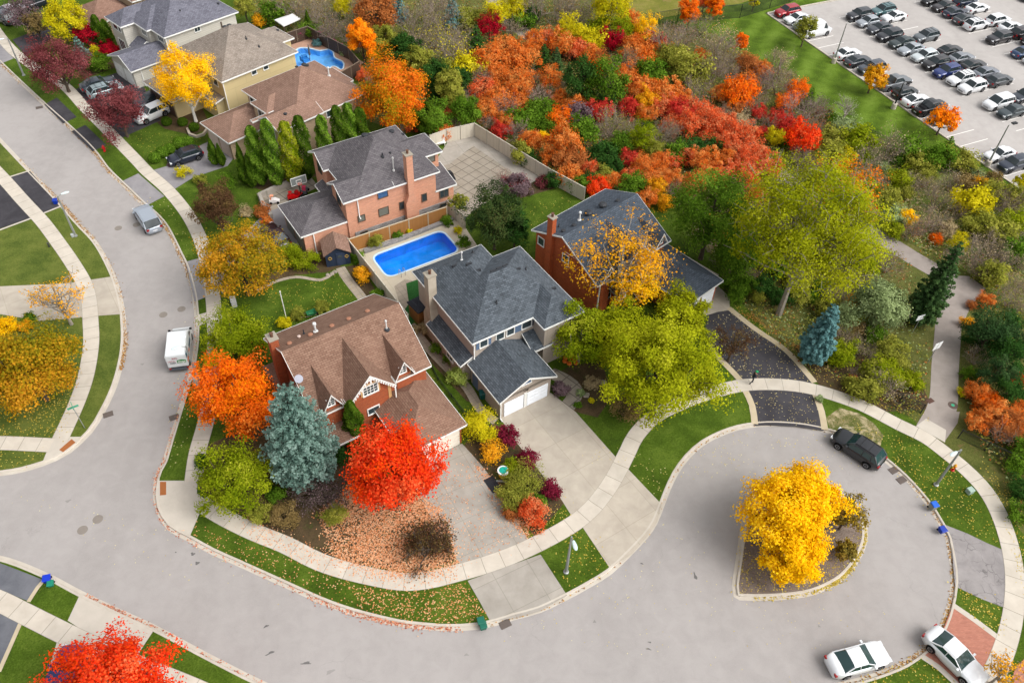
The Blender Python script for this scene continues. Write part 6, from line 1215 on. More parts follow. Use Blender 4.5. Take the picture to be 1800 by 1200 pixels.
WOOD = '''
900,0,4|60,420,95,m,sumac;150,300,75,m,sumac;250,270,70,m,sumacred;350,320,80,m,sumac;450,345,75,m,sumacred;545,385,70,m,sumac;620,425,60,m,rust;60,560,85,m,sumac;40,650,70,m,sumac;270,545,80,r,sumac;330,680,55,m,sumac;440,740,65,m,sumac;225,395,70,c,darkgreen;310,430,60,c,spruce;395,520,50,c,spruce;500,575,120,r,darkgreen;665,600,125,r,green;690,690,80,s,darkgreen;980,515,100,s,green;610,790,75,m,scarlet;810,755,65,m,scarlet;870,590,55,m,scarlet;720,270,75,b,sumacred;700,290,70,m,crimson;600,480,50,m,fire;480,900,60,b,mauve
900,0,4|800,540,70,m,sumac;900,620,90,m,sumac;1000,640,85,m,sumac;1100,650,90,m,sumac;1185,690,65,m,sumac;950,710,75,m,gold;1080,760,70,m,sumacred;1180,775,85,m,scarlet;1290,780,75,m,sumacred;1380,800,65,m,sumacred;1130,870,65,m,sumacred;1250,880,85,m,sumacred;1400,880,85,m,sumacred;1500,860,65,m,sumacred;1560,940,85,m,sumacred;1655,965,75,m,sumacred;1480,985,75,m,sumacred;1380,970,60,m,sumacred;1600,1060,85,m,sumacred;1720,1080,75,m,sumacred;1500,1110,70,m,sumac;1640,1150,75,m,sumacred;1350,1130,75,m,sumac;1250,1110,65,m,sumacred;1790,1170,80,m,sumacred;950,800,60,m,sumac
900,0,4|430,220,90,r,lemon;545,295,80,s,lemon;700,60,120,r,lemon;760,205,80,r,yellowgreen;640,180,80,s,yellowgreen;950,205,75,r,yellow;860,230,65,m,gold;885,350,95,m,sumac;1020,290,55,m,scarlet;930,425,65,m,fire;800,430,95,b,grey;1100,300,120,b,brown;1330,180,80,b,olive;1450,330,110,b,tan;1250,500,110,s,olive;1400,520,100,b,grey;1550,520,90,b,brown;1300,640,90,b,olive;1470,660,55,m,sumac;1600,660,95,m,fire;1660,590,65,m,sumac;1650,460,70,m,rust;1760,480,60,m,sumac;1760,600,90,b,mauve;1150,420,80,s,olive;1080,400,70,s,olive;1200,280,80,b,pink;1480,440,80,b,grey;1560,400,60,b,lemon;1000,400,55,m,sumac
900,0,4|90,840,90,s,green;200,780,90,s,green;200,690,80,b,pink;470,810,90,s,mauve;340,830,75,m,fire;350,990,115,r,sumac;210,960,38,m,yellow;130,1000,70,m,sumac;400,1130,95,m,rust;500,930,95,s,green;580,1020,65,b,gold;650,940,70,b,pink;700,870,90,b,olive;640,1080,90,s,darkgreen;920,960,85,r,yellowgreen;1050,960,90,b,grey;1290,1040,90,s,darkgreen;1160,1080,75,s,green;820,1120,60,m,scarlet;920,1165,65,m,sumac;1030,1150,65,m,sumac;700,1165,75,s,darkgreen;30,930,80,b,pink;60,740,60,m,sumac;300,1110,70,m,sumac;820,900,80,b,brown;1000,1050,60,m,olive;1120,960,70,b,brown;60,1080,70,s,olive;250,880,60,s,green;1420,1030,60,s,darkgreen;1100,1130,60,m,sumacred;780,1010,80,s,green;150,570,70,b,brown;110,1100,60,s,darkgreen;520,680,60,s,green
900,0,4|1490,790,60,b,grey;1600,850,60,s,tan;1740,790,50,m,scarlet;1760,920,38,m,scarlet;1690,880,60,b,tan;1670,760,55,b,rust;1560,760,50,m,rust;180,60,120,b,brown;330,60,110,b,brown;480,100,80,b,olive;60,140,70,s,green;20,60,80,r,lemon;560,30,70,b,olive;130,120,60,s,darkgreen;420,40,90,b,tan;820,140,60,m,sumac;1060,340,60,m,sumac
900,300,4|-60,40,60,b,pink;20,90,60,s,purple;400,40,70,m,sumac;600,100,70,m,red;700,60,60,m,sumac;850,90,80,s,green;1000,60,70,m,sumac;1020,120,60,m,gold;950,200,60,m,sumac;820,40,55,m,sumacred;1080,230,50,s,gold;1120,60,60,m,sumac;540,60,60,s,darkgreen;300,60,60,s,darkgreen;640,20,70,s,olive;1500,30,70,m,sumacred;1620,40,80,m,sumacred;1400,20,70,m,sumac;1300,60,60,m,sumac
450,0,4|1130,180,150,b,grey;1290,120,110,b,grey;1250,260,90,b,lemon;1380,90,70,c,teal;1550,300,90,c,darkgreen;1640,190,75,r,crimson;1000,40,70,c,teal;1460,130,70,s,olive;1700,70,90,r,lemon;1380,390,110,b,lemon;1480,490,90,s,lemon;1650,430,100,m,sumac;1740,330,80,m,sumac;1560,560,80,b,rust;1600,640,80,m,sumacred;1700,690,85,m,sumac;1750,760,80,b,pink;1620,780,70,m,sumac;1720,920,55,m,scarlet;1420,270,90,b,grey;250,60,110,b,brown;400,60,120,b,brown;600,60,50,r,lemon;500,160,90,b,brown;620,210,90,b,brown;130,100,80,s,green;480,60,80,b,tan;700,60,90,b,brown;820,60,60,b,tan;560,110,40,s,darkgreen;380,200,60,s,green;520,240,80,b,mauve;1350,500,80,s,olive;1500,380,70,b,rust;1700,540,70,m,sumac;1150,300,90,b,tan;1640,860,60,b,rust;1760,860,60,m,sumac;1230,60,90,b,tan;1800,200,70,b,tan
1350,0,4|60,430,90,b,tan;80,580,100,b,grey;210,640,65,m,fire;300,690,50,c,green;230,790,115,b,mauve;350,760,80,b,mauve;385,800,55,b,crimson;90,840,70,m,scarlet;240,980,100,m,red;50,970,55,m,lemon;560,890,75,s,silver;640,1010,115,s,yellowgreen;850,1060,110,b,tan;980,1050,95,s,green;1260,1040,70,c,green;1200,1110,95,s,green;450,980,90,s,olive;330,900,70,b,rust;130,720,60,m,fire;450,1090,90,s,olive;700,1120,90,b,tan;1060,1130,80,s,olive;1350,1130,80,s,olive;130,900,50,m,scarlet;530,1110,70,s,lemon
1350,300,4|930,60,70,s,yellowgreen;1040,90,75,b,tan;1150,120,65,b,brown;1300,80,85,b,tan;1440,230,110,s,lemon;1190,210,90,b,tan;1560,150,80,s,olive;1680,220,90,b,brown;1760,200,80,s,olive;970,330,55,s,yellow;1360,500,62,r,lemon;1480,570,110,b,tan;1640,650,100,b,tan;1500,380,100,s,olive;1650,430,100,s,olive;1730,360,90,s,yellowgreen;1180,350,90,b,tan;1090,400,80,b,pink;880,420,55,s,yellowgreen;1000,440,55,b,rust;1690,300,80,b,olive;1570,740,90,s,olive;1300,620,60,b,pink;850,650,90,b,brown;1750,560,90,s,green;1330,300,70,b,brown;1260,410,60,s,tan;1580,520,80,b,tan;1750,480,80,b,tan;500,880,90,b,brown;620,960,70,s,gold;1185,480,36,m,fire;1400,90,70,s,brown;1480,120,60,s,gold;1590,60,50,s,brown
1580,560,5|800,130,160,r,spruce;960,330,150,r,darkgreen;860,480,130,r,spruce;980,600,120,r,darkgreen;1050,200,150,r,spruce;700,180,90,s,darkgreen;690,340,90,b,grey;700,650,90,m,sumac;810,740,90,m,fire;850,850,120,m,sumac;700,900,90,m,sumac;960,920,120,m,rust;1060,520,70,m,red;900,1030,100,b,rust;1050,800,90,m,sumac;600,30,50,s,gold;1080,1000,90,m,sumac;640,-120,36,m,rust;760,-150,60,m,sumac;1100,700,80,s,darkgreen;950,50,120,r,darkgreen;640,480,60,s,green;1090,1120,90,s,green;1060,1280,90,s,green;1080,1500,90,s,darkgreen;1080,1700,90,s,green'''
rw = random.Random(9); items = []
for line in WOOD.strip().split('\n'):
    hd, body = line.split('|'); ox, oy, sc = map(float, hd.split(','))
    for e in body.split(';'):
        x, y, r, k, p = e.split(','); items.append((ox+float(x)/sc, oy+float(y)/sc, float(r)/sc*dict(m=1.55, s=1.45, b=1.35, r=1.3, c=1.2)[k], k, p))
def inpoly(x, y, poly):
    c = False
    for i in range(len(poly)):
        (x0, y0), (x1, y1) = poly[i-1], poly[i]
        if (y0 > y) != (y1 > y) and x < (x1-x0)*(y-y0)/(y1-y0)+x0: c = not c
    return c
trl = np.array(W(TR, .13)); trl = np.array(smooth_line([tuple(p) for p in trl], 1.5))
_n = 0
while _n < 150:
    x, y = rw.uniform(500, 1800), rw.uniform(-5, 760)
    if not inpoly(x, y, WOODS): continue
    if (y > 530 and x < 1450) or (y > 600 and x < 1490): continue
    if np.min(np.hypot(*(trl-np.array(G(x, y, .13))).T)) < 4.2 or min(math.hypot(x-i[0], y-i[1])/i[2] for i in items) < .75: continue
    if inpoly(x, y, MEADOW) or x > 1450: ch = [('s','olive'),('b','tan'),('s','green'),('s','yellowgreen'),('b','pink'),('s','silver'),('b','tan'),('b','olive')]
    elif y < 130 and x < 1000: ch = [('b','brown'),('b','grey'),('s','olive'),('b','tan'),('s','lemon'),('b','pink')]
    elif y > 480: ch = [('s','darkgreen'),('s','olive'),('b','brown'),('s','green')]
    else: ch = [('m','sumac'),('m','rust'),('s','darkgreen'),('b','brown'),('s','green'),('b','mauve'),('m','sumacred')]
    k, p = rw.choice(ch); items.append((x, y, rw.uniform(9, 19)*(1+y/900), k, p)); _n += 1
def where(x, y):
    b = min(LM, key=lambda l: math.hypot(x-l[1], (y-l[2])*1.3)); dx, dy = x-b[1], y-b[2]; v = 'above' if dy < 0 else 'below'; hh = 'left of' if dx < 0 else 'right of'
    return (v if abs(dy) > abs(dx) else hh) + ' ' + b[0], math.hypot(dx, dy)
cnt = {}
for it in sorted(items, key=lambda i: where(i[0], i[1])[1]):
    x, y, rp, k, p = it; w, _ = where(x, y); key = (k, p, w); cnt[key] = cnt.get(key, 0)+1; o_ = ORD[min(27, cnt[key]-1)]
    lab = f"{PN[p]} {KN[k][2]}, {'' if cnt[key] == 1 else o_ + ' '}nearest {w}"
    q = {'s': .8, 'm': .85, 'r': 1.0, 'b': .9, 'c': 1.35}[k]; R = rp/ppm(x, y, 1.5)
    if k == 'r': X, Y, R, zc = solve(x, y, rp, 1.0, .4)
    else: X, Y = G(x, y, .12+R*q*(.8 if k != 'c' else 1.0))
    ks = [kk for kk in PR if kk[0] == k]; tm, cm = PR[rw.choice(ks)]; v = rw.uniform(.9, 1.12)
    put_tree(KN[k][0], X, Y, .1, tm, cm, p, M_TWIG if k == 'b' else M_BARK, lab, KN[k][1], f'{PN[p]} {KN[k][2]}s of the woodland', rw.uniform(0, 6.28), (R*v, R/v, R*rw.uniform(.9, 1.15)))

# ---- undergrowth, litter: what nobody would count
def inside(P, poly):
    x, y = P[:, 0], P[:, 1]; r = np.zeros(len(P), bool); n = len(poly)
    for i in range(n):
        x0, y0 = poly[i-1]; x1, y1 = poly[i]; c = ((y0 > y) != (y1 > y)); r ^= c & (x < (x1-x0)*(y-y0)/((y1-y0) if abs(y1-y0) > 1e-9 else 1e-9)+x0)
    return r
def scatter(rng, poly, n, z):
    A = np.array(poly); lo_, hi_ = A.min(0), A.max(0); out = np.zeros((0, 2))
    while len(out) < n:
        Q = lo_ + rng.random((n*2, 2))*(hi_-lo_); out = np.concatenate([out, Q[inside(Q, poly)]])
    return np.concatenate([out[:n], np.full((n, 1), z)], 1)
def stuffo(name, me, mat, label):
    me.materials.append(mat); o = bpy.data.objects.new(name, me); COL.objects.link(o); return tag(o, label, None, None, 'stuff')
rs = np.random.default_rng(77)
woods_in = [p for p in W([(430,-30),(430,15),(520,75),(600,60),(640,105),(650,215),(770,240),(835,212),(905,266),(965,308),(1040,345),(1180,345),(1270,480),(1300,530),(1350,585),(1400,640),(1500,690),(1600,735),(1626,700),(1632,600),(1600,470),(1545,425),(1450,340),(1500,350),(1640,470),(1700,480),(1745,520),(1700,580),(1692,700),(1720,790),(1800,900),(1900,900),(1900,400),(1776,350),(1632,276),(1490,230),(1440,194),(1395,132),(1350,122),(1297,96),(1262,66),(1190,50),(1115,46),(1050,34),(1000,-40)])]
for pal, n, h, ls, lab in (('brown', 24000, 1.1, .26, 'dry brown brush covering the woodland floor'), ('olive', 34000, 1.1, .26, 'olive green undergrowth covering the woodland floor'), ('rust', 12000, .8, .24, 'rusty low growth between the sumacs'), ('tan', 12000, .8, .24, 'tan dry grass and weeds of the meadow'), ('silver', 26000, .9, .24, 'green weeds between the woodland shrubs')):
    P = scatter(rs, W(MEADOW) if pal == 'tan' else woods_in, n, .12); 
    f = np.sin(P[:, 0]*.35+n)+np.sin(P[:, 1]*.41+n*.3)+np.sin((P[:, 0]+P[:, 1])*.17); keep = f + rs.normal(size=n)*.8 > -.3; P = P[keep]; n2 = len(P)
    hh = (.35+.65*np.abs(np.sin(P[:, 0]*1.3)*np.sin(P[:, 1]*1.1)))*h; P[:, 2] += rs.random(n2)**.8*hh
    stuffo('undergrowth', leaf_data('undergrowth', P, np.tile([0, 0, 1.], (n2, 1)), ls*rs.uniform(.6, 1.3, n2), rs.random(n2), rs, .6), pmat(pal), lab)
def litter(poly, n, pal_, z=.152, size=.12, name='fallen_leaves', label=None, jit=None):
    n = int(n*(.45 if pal_ in ('droplem', 'drop', 'drop2') else .8)); P = scatter(rs, poly, n, z); P[:, :2] += rs.normal(size=(n, 2))*np.where(rs.random((n, 1)) < .35, .45, .08); f_ = np.sin(P[:, 0]*1.1+n)*np.sin(P[:, 1]*.9)+rs.normal(size=n)*.8; P = P[f_ > -.7]
    if jit is not None: P = P[jit(P)]
    stuffo(name, leaf_data(name, P, np.tile([0, 0, 3.], (len(P), 1)), size*rs.uniform(.6, 1.3, len(P)), rs.random(len(P)), rs, .8), pmat(pal_), label)
PALS['drop'] = [(180,160,84),(206,188,120),(216,206,160)]; PALS['drop2'] = [(190,120,70),(226,166,110),(236,196,150)]; PALS['gutter'] = [(120,84,44),(170,120,60),(206,164,90)]; PALS['gutterred'] = [(150,80,60),(206,130,100),(226,170,140)]; PALS['droplem'] = [(150,128,44),(196,172,70),(214,196,110)]
litter(W([(560,900),(620,850),(720,860),(780,900),(806,990),(780,1012),(700,1014),(640,1005),(585,975)]), 17000, 'litter', .150, .15, label='dense salmon leaves fallen under the red maple')
litter(W([(420,900),(560,960),(760,1000),(805,990),(806,1020),(700,1032),(560,1000),(430,940)]), 1500, 'litter', .155, .12, label='salmon leaves scattered along the front sidewalk')
litter(W([(337,920),(450,960),(560,1006),(700,1042),(820,1026),(856,1090),(780,1098),(640,1076),(450,1000),(340,945)]), 1500, 'drop2', .150, .12, label='pale leaves dotting the grass verge at the bend')
litter(W([(600,1020),(700,1042),(820,1026),(856,1090),(780,1098),(660,1080)]), 1700, 'drop2', .151, .13, label='denser pale leaves on the verge below the red maple')
litter(W([(728,850),(745,812),(842,812),(876,855),(931,952),(870,975),(810,995)]), 1100, 'litter', .146, .12, label='pink leaves scattered over the old concrete driveway')
litter(W([(845,820),(872,850),(925,925),(931,952),(905,925),(870,862),(835,822)]), 1300, 'litter', .152, .14, label='row of salmon leaves along the driveway edge')
litter(W([(958,965),(1020,932),(1070,998),(1000,1042)]), 330, 'droplem', .152, .13, label='yellow leaves around the lamp post lawn'); litter(W([(925,925),(985,880),(1004,905),(932,950)]), 260, 'droplem', .152, .12, label='yellow leaves on the little lawn by the red shrub')
litter(W([(1250,560),(1281,545),(1375,613),(1425,672),(1300,672),(1245,600)]), 1200, 'drop', .146, .12, label='yellow leaves sprinkled on the black driveway'); litter(W([(1322,690),(1427,692),(1445,750),(1330,742)]), 420, 'drop', .146, .11, label='yellow leaves on the black driveway apron')
litter(W([(1180,830),(1300,757),(1450,765),(1560,820),(1300,850)]), 500, 'drop', .006, .12, label='specks of leaves on the cul-de-sac asphalt')
litter(W([(1560,800),(1480,740),(1600,770),(1700,850),(1760,960),(1740,950),(1640,900)]), 1400, 'droplem', .150, .12, label='yellow leaves on the cul-de-sac lawn')
litter(W([(1290,540),(1420,660),(1560,725),(1640,750),(1600,690),(1400,590),(1330,540)]), 2200, 'droplem', .150, .12, label='yellow leaves on the grass beside the black driveway')
litter(W([(1685,1035),(1768,1075),(1765,1120),(1700,1080)]), 350, 'droplem', .152, .13, label='yellow leaves on the small verge by the brick drive'); litter(W([(1500,1200),(1620,1155),(1690,1210),(1600,1240)]), 500, 'droplem', .152, .13, label='yellow leaves on the lawn at the bottom right'); litter(W([(1720,800),(1800,900),(1830,1050),(1800,1060),(1760,900)]), 900, 'droplem', .152, .13, label='yellow leaves on the right-hand verge')
litter(W([(0,690),(130,680),(125,765),(0,768)]), 1500, 'droplem', .150, .13, label='yellow leaves on the lawn below the left oak'); litter(W([(0,795),(70,795),(70,812),(0,825)]), 160, 'droplem', .150, .12, label='yellow leaves on the strip by the left kerb')
litter(W([(300,720),(340,560),(345,640),(330,780),(290,840)]), 220, 'drop', .150, .12, label='leaves on the verge beside the truck'); litter(W([(255,350),(290,345),(350,440),(330,455)]), 160, 'drop', .150, .12, label='leaves on the verge beside the minivan')
litter(W([(440,520),(600,480),(640,530),(500,570)]), 600, 'droplem', .150, .12, label='yellow leaves on the back lawn'); litter(W([(720,600),(830,760),(800,770),(705,620)]), 120, 'droplem', .150, .12, label='leaves on the side lawn'); litter(W([(1000,800),(1080,780),(1180,830),(1160,880),(1100,820)]), 200, 'drop', .150, .12, label='leaves on the lawn beside the concrete driveway')
litter(W([(900,380),(960,345),(1010,350),(940,400)]), 160, 'droplem', .150, .12, label='leaves on the small back lawn'); litter(W([(215,230),(360,240),(300,290),(270,290)]), 350, 'droplem', .150, .12, label='leaves on the lawn with the clipped shrubs')
litter(W([(0,870),(340,900),(700,1110),(1200,900),(1600,1100),(1400,1200),(200,1000)]), 900, 'drop', .006, .1, label='stray leaves on the street')
litter(W([(1292,1045),(1300,960),(1420,1010),(1515,930),(1500,1000),(1430,1040)]), 1400, 'droplem', .13, .13, label='yellow leaves on the island soil'); litter(W([(1420,620),(1290,545),(1330,560),(1430,640)]), 500, 'gutter', .15, .14, label='brown leaves along the driveway border')
litter(W([(1270,20),(1310,60),(1330,120),(1290,92),(1240,60)]), 700, 'drop2', .15, .2, label='leaves on the grass under the orange trees')
def gutter(line, i0, i1, n, pal_, side, w=.16, d=.2, label='leaves gathered in the gutter', z=.04, size=.13):
    L_ = np.array(line); NN = normals2(line); a, b = int(len(L_)*i0), int(len(L_)*i1); i = rs.integers(a, max(a+1, b-1), n); t = rs.random(n)[:, None]
    dens = .5+.5*np.sin(i*.21)+.4*np.sin(i*.083+1); k = rs.random(n) < np.clip(dens, .12, 1); i, t = i[k], t[k]
    j = np.minimum(i+1, len(L_)-1); Q = L_[i]*(1-t)+L_[j]*t + NN[i]*(side*(d+rs.normal(size=(len(i), 1))*w)); P = np.concatenate([Q, np.full((len(Q), 1), z)+rs.random((len(Q), 1))*.03], 1)
    stuffo('gutter_leaves', leaf_data('gutter_leaves', P, np.tile([0, 0, 3.], (len(P), 1)), size*rs.uniform(.6, 1.3, len(P)), rs.random(len(P)), rs, .8), pmat(pal_), label)
gutter(kmain, .12, .45, 3000, 'gutter', 1, label='brown leaves in the gutter of the curving street'); gutter(kmain, .45, .66, 2600, 'gutterred', 1, label='reddish leaves in the gutter below the red maple'); gutter(kmain, .66, .8, 300, 'gutter', 1, .1, label='a few leaves in the cul-de-sac gutter'); gutter(kmain, .8, .99, 1500, 'gutter', 1, .12, label='leaves in the gutter round the cul-de-sac')
gutter(kleft, .25, .8, 3000, 'gutter', -1, .15, .12, label='brown leaves in the left gutter'); gutter(klow, .3, .95, 900, 'gutterred', -1, .1, label='leaves in the lower gutter'); gutter(kisle, .70, .99, 1500, 'droplem', -1, .14, .2, label='yellow leaves against the island kerb'); gutter(kisle, .5, .75, 700, 'droplem', -1, .1, .2, label='yellow leaves on the island kerb, right side')
# ================================================================== fences, posts, small things
M_GALV = plain((150,152,150), .45, .5, .4); M_LAMPH = plain((196,212,212), .35); M_BLKM = plain((26,28,30), .5); M_VINYL = m_siding('white_vinyl', (196,188,172), .18, True); M_CEDAR = m_siding('cedar_boards', (156,108,58), .15, True); M_DKFENCE = m_siding('dark_boards', (72,56,46), .15, True); M_WOODG = plain((140,126,106), .8)
def zsolve(X, Y, ty):
    a, b = .3, 30
    for _ in range(30):
        m = (a+b)/2
        if PJ(X, Y, m)[1] > ty: a = m
        else: b = m
    return a
def lamp(bx, by, tx, ty, hx, hy, label, head='cobra', z0=.13):
    X, Y = G(bx, by, z0); H = zsolve(X, Y, ty); TX, TY = G(tx, ty, H); hxw, hyw = G(hx, hy, H-.1); d = Vector((hxw-X, hyw-Y, 0)); L_ = max(.8, min(2.2, d.length)); d = d.normalized()*L_
    r = empty('street_lamp' if head == 'cobra' else 'parking_lot_light', X, Y, z0, 0, label, 'street lamp'); H -= z0
    mb = MB(); mb.tube([(0,0,0),(0,0,H*.5),(0,0,H)], [.13,.10,.07], 8); mb.build('pole', M_GALV if head == 'cobra' else (M_BLKM if 'black' in label else M_GALV), r)
    mb = MB(); mb.lathe([(.22,0),(.22,.12),(.14,.16)] if head == 'cobra' else [(.34,0),(.34,.75),(.30,.8)], 12); mb.build('pole_base', M_KERB if head != 'cobra' else M_GALV, r)
    mb = MB(); mb.tube([(0,0,H-.1),(d.x*.5,d.y*.5,H+.12),(d.x*.8,d.y*.8,H+.14)], [.04,.035,.03], 6); mb.build('arm', M_GALV, r)
    mb = MB(); Mx = Matrix.Translation((d.x, d.y, H+.12)) @ Matrix.Rotation(math.atan2(d.y, d.x), 4, 'Z')
    if head == 'cobra':
        b = MB(); b.lathe([(.01,-.45),(.10,-.4),(.16,-.1),(.17,.15),(.10,.35),(.02,.4)], 10); mb.mesh(b.v, b.f, 0, Mx @ Matrix.Rotation(math.pi/2, 4, 'Y') @ Matrix.Scale(.55, 4, (1, 0, 0)))
    else: mb.box(-.35,-.2,-.06,.35,.2,.08,M=Mx)
    mb.build('lamp_head', M_LAMPH if head == 'cobra' else M_BLKM, r); return r
lamp(995,1005,1002,943,1009,958,'street lamp on the small lawn between the two concrete driveways'); lamp(1645,852,1688,790,1674,800,'street lamp on the cul-de-sac lawn beside the red hydrant')
lamp(133,415,102,345,116,342,'street lamp on the left verge below the black driveway'); lamp(352,675,328,608,318,612,'street lamp behind the delivery truck beside the orange maple'); lamp(42,133,14,68,2,72,'street lamp on the verge at the top left')
lamp(1465,111,1487,42,1491,42,'light pole at the kerb left of the white sedans in the lot','box'); lamp(1570,191,1586,147,1590,148,'black light pole between the black hatchback and white coupe','box'); lamp(1735,292,1775,220,1779,220,'light pole at the lower end of the kerbside row','box')
def fence(label, px, h, mat, name='fence', z0=.12, top=False, post=1.9, th=.05, step=2.2, cap=None, kind='board', smooth=False):
    P = [G(x, y, z0+h if top else z0) for x, y in px]
    if smooth: P = smooth_line(P, 2.0)
    r = empty(name, P[0][0], P[0][1], z0, 0, label, 'fence'); o = np.array(P[0]); mb, pm, cp = MB(), [], MB(); 
    for a, b in zip(P[:-1], P[1:]):
        a, b = np.array(a)-o, np.array(b)-o; L_ = np.linalg.norm(b-a); d = (b-a)/L_; n = np.array([-d[1], d[0]])*th/2
        if kind == 'board':
            q = [a-n, b-n, b+n, a+n]; mb.mesh([(*p, .04) for p in q]+[(*p, h) for p in q], [(0,1,5,4),(2,3,7,6),(4,5,6,7),(1,2,6,5),(3,0,4,7)]); n2 = n*1.9; q = [a-n2, b-n2, b+n2, a+n2]
            cp.mesh([(*p, h+.002) for p in q]+[(*p, h+.07) for p in q], [(0,1,5,4),(2,3,7,6),(4,5,6,7),(1,2,6,5),(3,0,4,7)])
        else:
            mb.poly([(*a, .05), (*b, .05), (*b, h), (*a, h)]); cp.tube([(*a, h), (*b, h)], .03, 5); cp.tube([(*a, .08), (*b, .08)], .02, 4)
        k = max(1, round(L_/step))
        for i in range(k+1): pm.append(tuple(a+(b-a)*i/k))
    mb.build('panel', mat, r, uv=True); cp.build('top_rail', cap or mat, r, uv=True); seen = set(); pme = None
    for p in pm:
        kx = (round(p[0], 1), round(p[1], 1))
        if kx in seen: continue
        seen.add(kx)
        if pme is None: m = MB(); s_ = .06 if kind == 'board' else .035; m.box(-s_,-s_,0,s_,s_,h+.12); q = m.build('post', cap or mat, r); pme = q.data
        else: q = bpy.data.objects.new('post', pme); COL.objects.link(q); q.parent = r
        q.location = (p[0], p[1], 0)
    return r
t = NT('chain_link'); U = t.uv(); w1 = t.n('ShaderNodeTexBrick', offset=0.0); w1.inputs['Scale'].default_value = 1; w1.inputs['Brick Width'].default_value = .12; w1.inputs['Row Height'].default_value = .12; w1.inputs['Mortar Size'].default_value = .012
mp = t.n('ShaderNodeMapping'); mp.inputs['Rotation'].default_value = (0, 0, .785); t.l(U, mp.inputs[0]); t.l(mp.outputs[0], w1.inputs[0])
tp = t.n('ShaderNodeBsdfTransparent'); pb = t.n('ShaderNodeBsdfPrincipled'); pb.inputs['Base Color'].default_value = (.015,.017,.018,1); mx = t.n('ShaderNodeMixShader'); oo = t.n('ShaderNodeOutputMaterial'); t.l(w1.outputs[1], mx.inputs[0]); t.l(tp.outputs[0], mx.inputs[1]); t.l(pb.outputs[0], mx.inputs[2]); t.l(mx.outputs[0], oo.inputs[0]); M_CHAIN = t.m
fence('white vinyl fence round the grid-paved patio and back lawns', [(756,262),(785,251),(834,240),(900,281),(962,319),(1026,354)], 1.9, M_VINYL)
fence('short white fence between patio and the green-brown tree', [(786,374),(818,402)], 1.7, M_VINYL); fence('long white fence along the left side of the pool deck', [(611,420),(640,456),(717,553),(707,566)], 1.7, M_VINYL, top=True)
fence('cedar board fence between pool and pink brick house', [(613,421),(785,364)], 1.8, M_CEDAR, top=True, cap=plain((190,176,150), .7)); fence('dark brown fence round the kidney pool', [(500,60),(540,47),(612,84),(632,108),(600,127)], 1.9, M_DKFENCE, top=True, cap=plain((120,106,90), .8))
fence('pale board fence beside the grey garage roof', [(1188,440),(1262,484)], 1.9, M_VINYL, top=True)
fence('black chain link fence between meadow and mown strip', [(1452,212),(1472,224),(1512,240),(1572,268),(1632,284),(1710,318),(1776,356),(1850,400)], 1.5, M_CHAIN, kind='wire', cap=M_BLKM, step=4); fence('black chain link fence along the sports field', [(1130,50),(1190,40),(1300,32),(1352,16),(1420,-6)], 2.2, M_CHAIN, kind='wire', cap=M_BLKM, step=5)
fence('short wire fence ending at the left side of the trail', [(1545,690),(1580,708),(1618,726)], 1.2, M_CHAIN, kind='wire', cap=M_BLKM, step=3); fence('wire fence right of the trail along the sidewalk', [(1683,770),(1730,792),(1800,825),(1850,880)], 1.2, M_CHAIN, kind='wire', cap=M_BLKM, step=3)
fence('low black wire edging on the lawn between the two roofs', [(735,602),(770,668),(818,730)], .4, M_CHAIN, kind='wire', cap=M_BLKM, step=2)
# retaining walls
def wall(label, px, h, w, mat, z0=.12, name='retaining_wall'):
    P = W(px, z0); L_, R_ = offset(P, -w/2), offset(P, w/2); n = len(P); o = P[0]; mb = MB(); sub = lambda p, z: (p[0]-o[0], p[1]-o[1], z)
    V = [sub(p, 0) for p in L_]+[sub(p, 0) for p in R_]+[sub(p, h) for p in L_]+[sub(p, h) for p in R_]; F = []
    for i in range(n-1): F += [(i, i+1, 2*n+i+1, 2*n+i), (n+i+1, n+i, 3*n+i, 3*n+i+1), (2*n+i, 2*n+i+1, 3*n+i+1, 3*n+i)]
    F += [(n, 0, 2*n, 3*n), (n-1, 2*n-1, 4*n-1, 3*n-1)]; mb.mesh(V, F); ob = mb.build(name, mat, None, uv=True); ob.location = (o[0], o[1], z0); return tag(ob, label, 'wall')
wall('low stone wall with pale caps round the upper patio', [(512,325),(484,336),(458,348),(464,365),(478,385)], .7, .4, M_CONC2); wall('low curved block edging round the birch', [(330,228),(334,238),(346,242),(358,238),(364,230)], .3, .3, M_CONC)
wall('low stone ledge under the cedar fence by the pool', [(640,444),(700,424),(752,404),(796,386)], .35, .5, W_STONE)
# sheds, gazebo
a, b = np.array(G(575,470,.12)), np.array(G(617,463,.12)); sw = float(np.linalg.norm(b-a)); r = empty('garden_shed', a[0], a[1], .12, math.atan2(b[1]-a[1], b[0]-a[0]), 'navy blue garden shed with a brown gable roof and wreaths beside its door', 'shed'); M_NAVY = m_siding('navy_boards', (38,50,70), .18, True); sd_ = 2.3
mb = MB(); mb.box(0,0,0,sw,sd_,1.75,skip='t'); mb.poly([(0,0,1.75),(sw,0,1.75),(sw/2,0,2.5)]); mb.poly([(sw,sd_,1.75),(0,sd_,1.75),(sw/2,sd_,2.5)]); mb.build('wall', M_NAVY, r, uv=True)
mb = MB()
for s_ in (0, 1):
    x0, x1 = (-.2, sw/2) if s_ == 0 else (sw+.2, sw/2); z0_ = 1.62; q = [(x0,-.25,z0_),(x1,-.25,2.56),(x1,sd_+.25,2.56),(x0,sd_+.25,z0_)]; mb.mesh(q+[(x,y,z+.09) for x,y,z in q], [(0,1,2,3),(4,5,6,7),(0,1,5,4),(1,2,6,5),(2,3,7,6),(3,0,4,7)])
mb.build('roof', S_BROWN, r, uv=True)
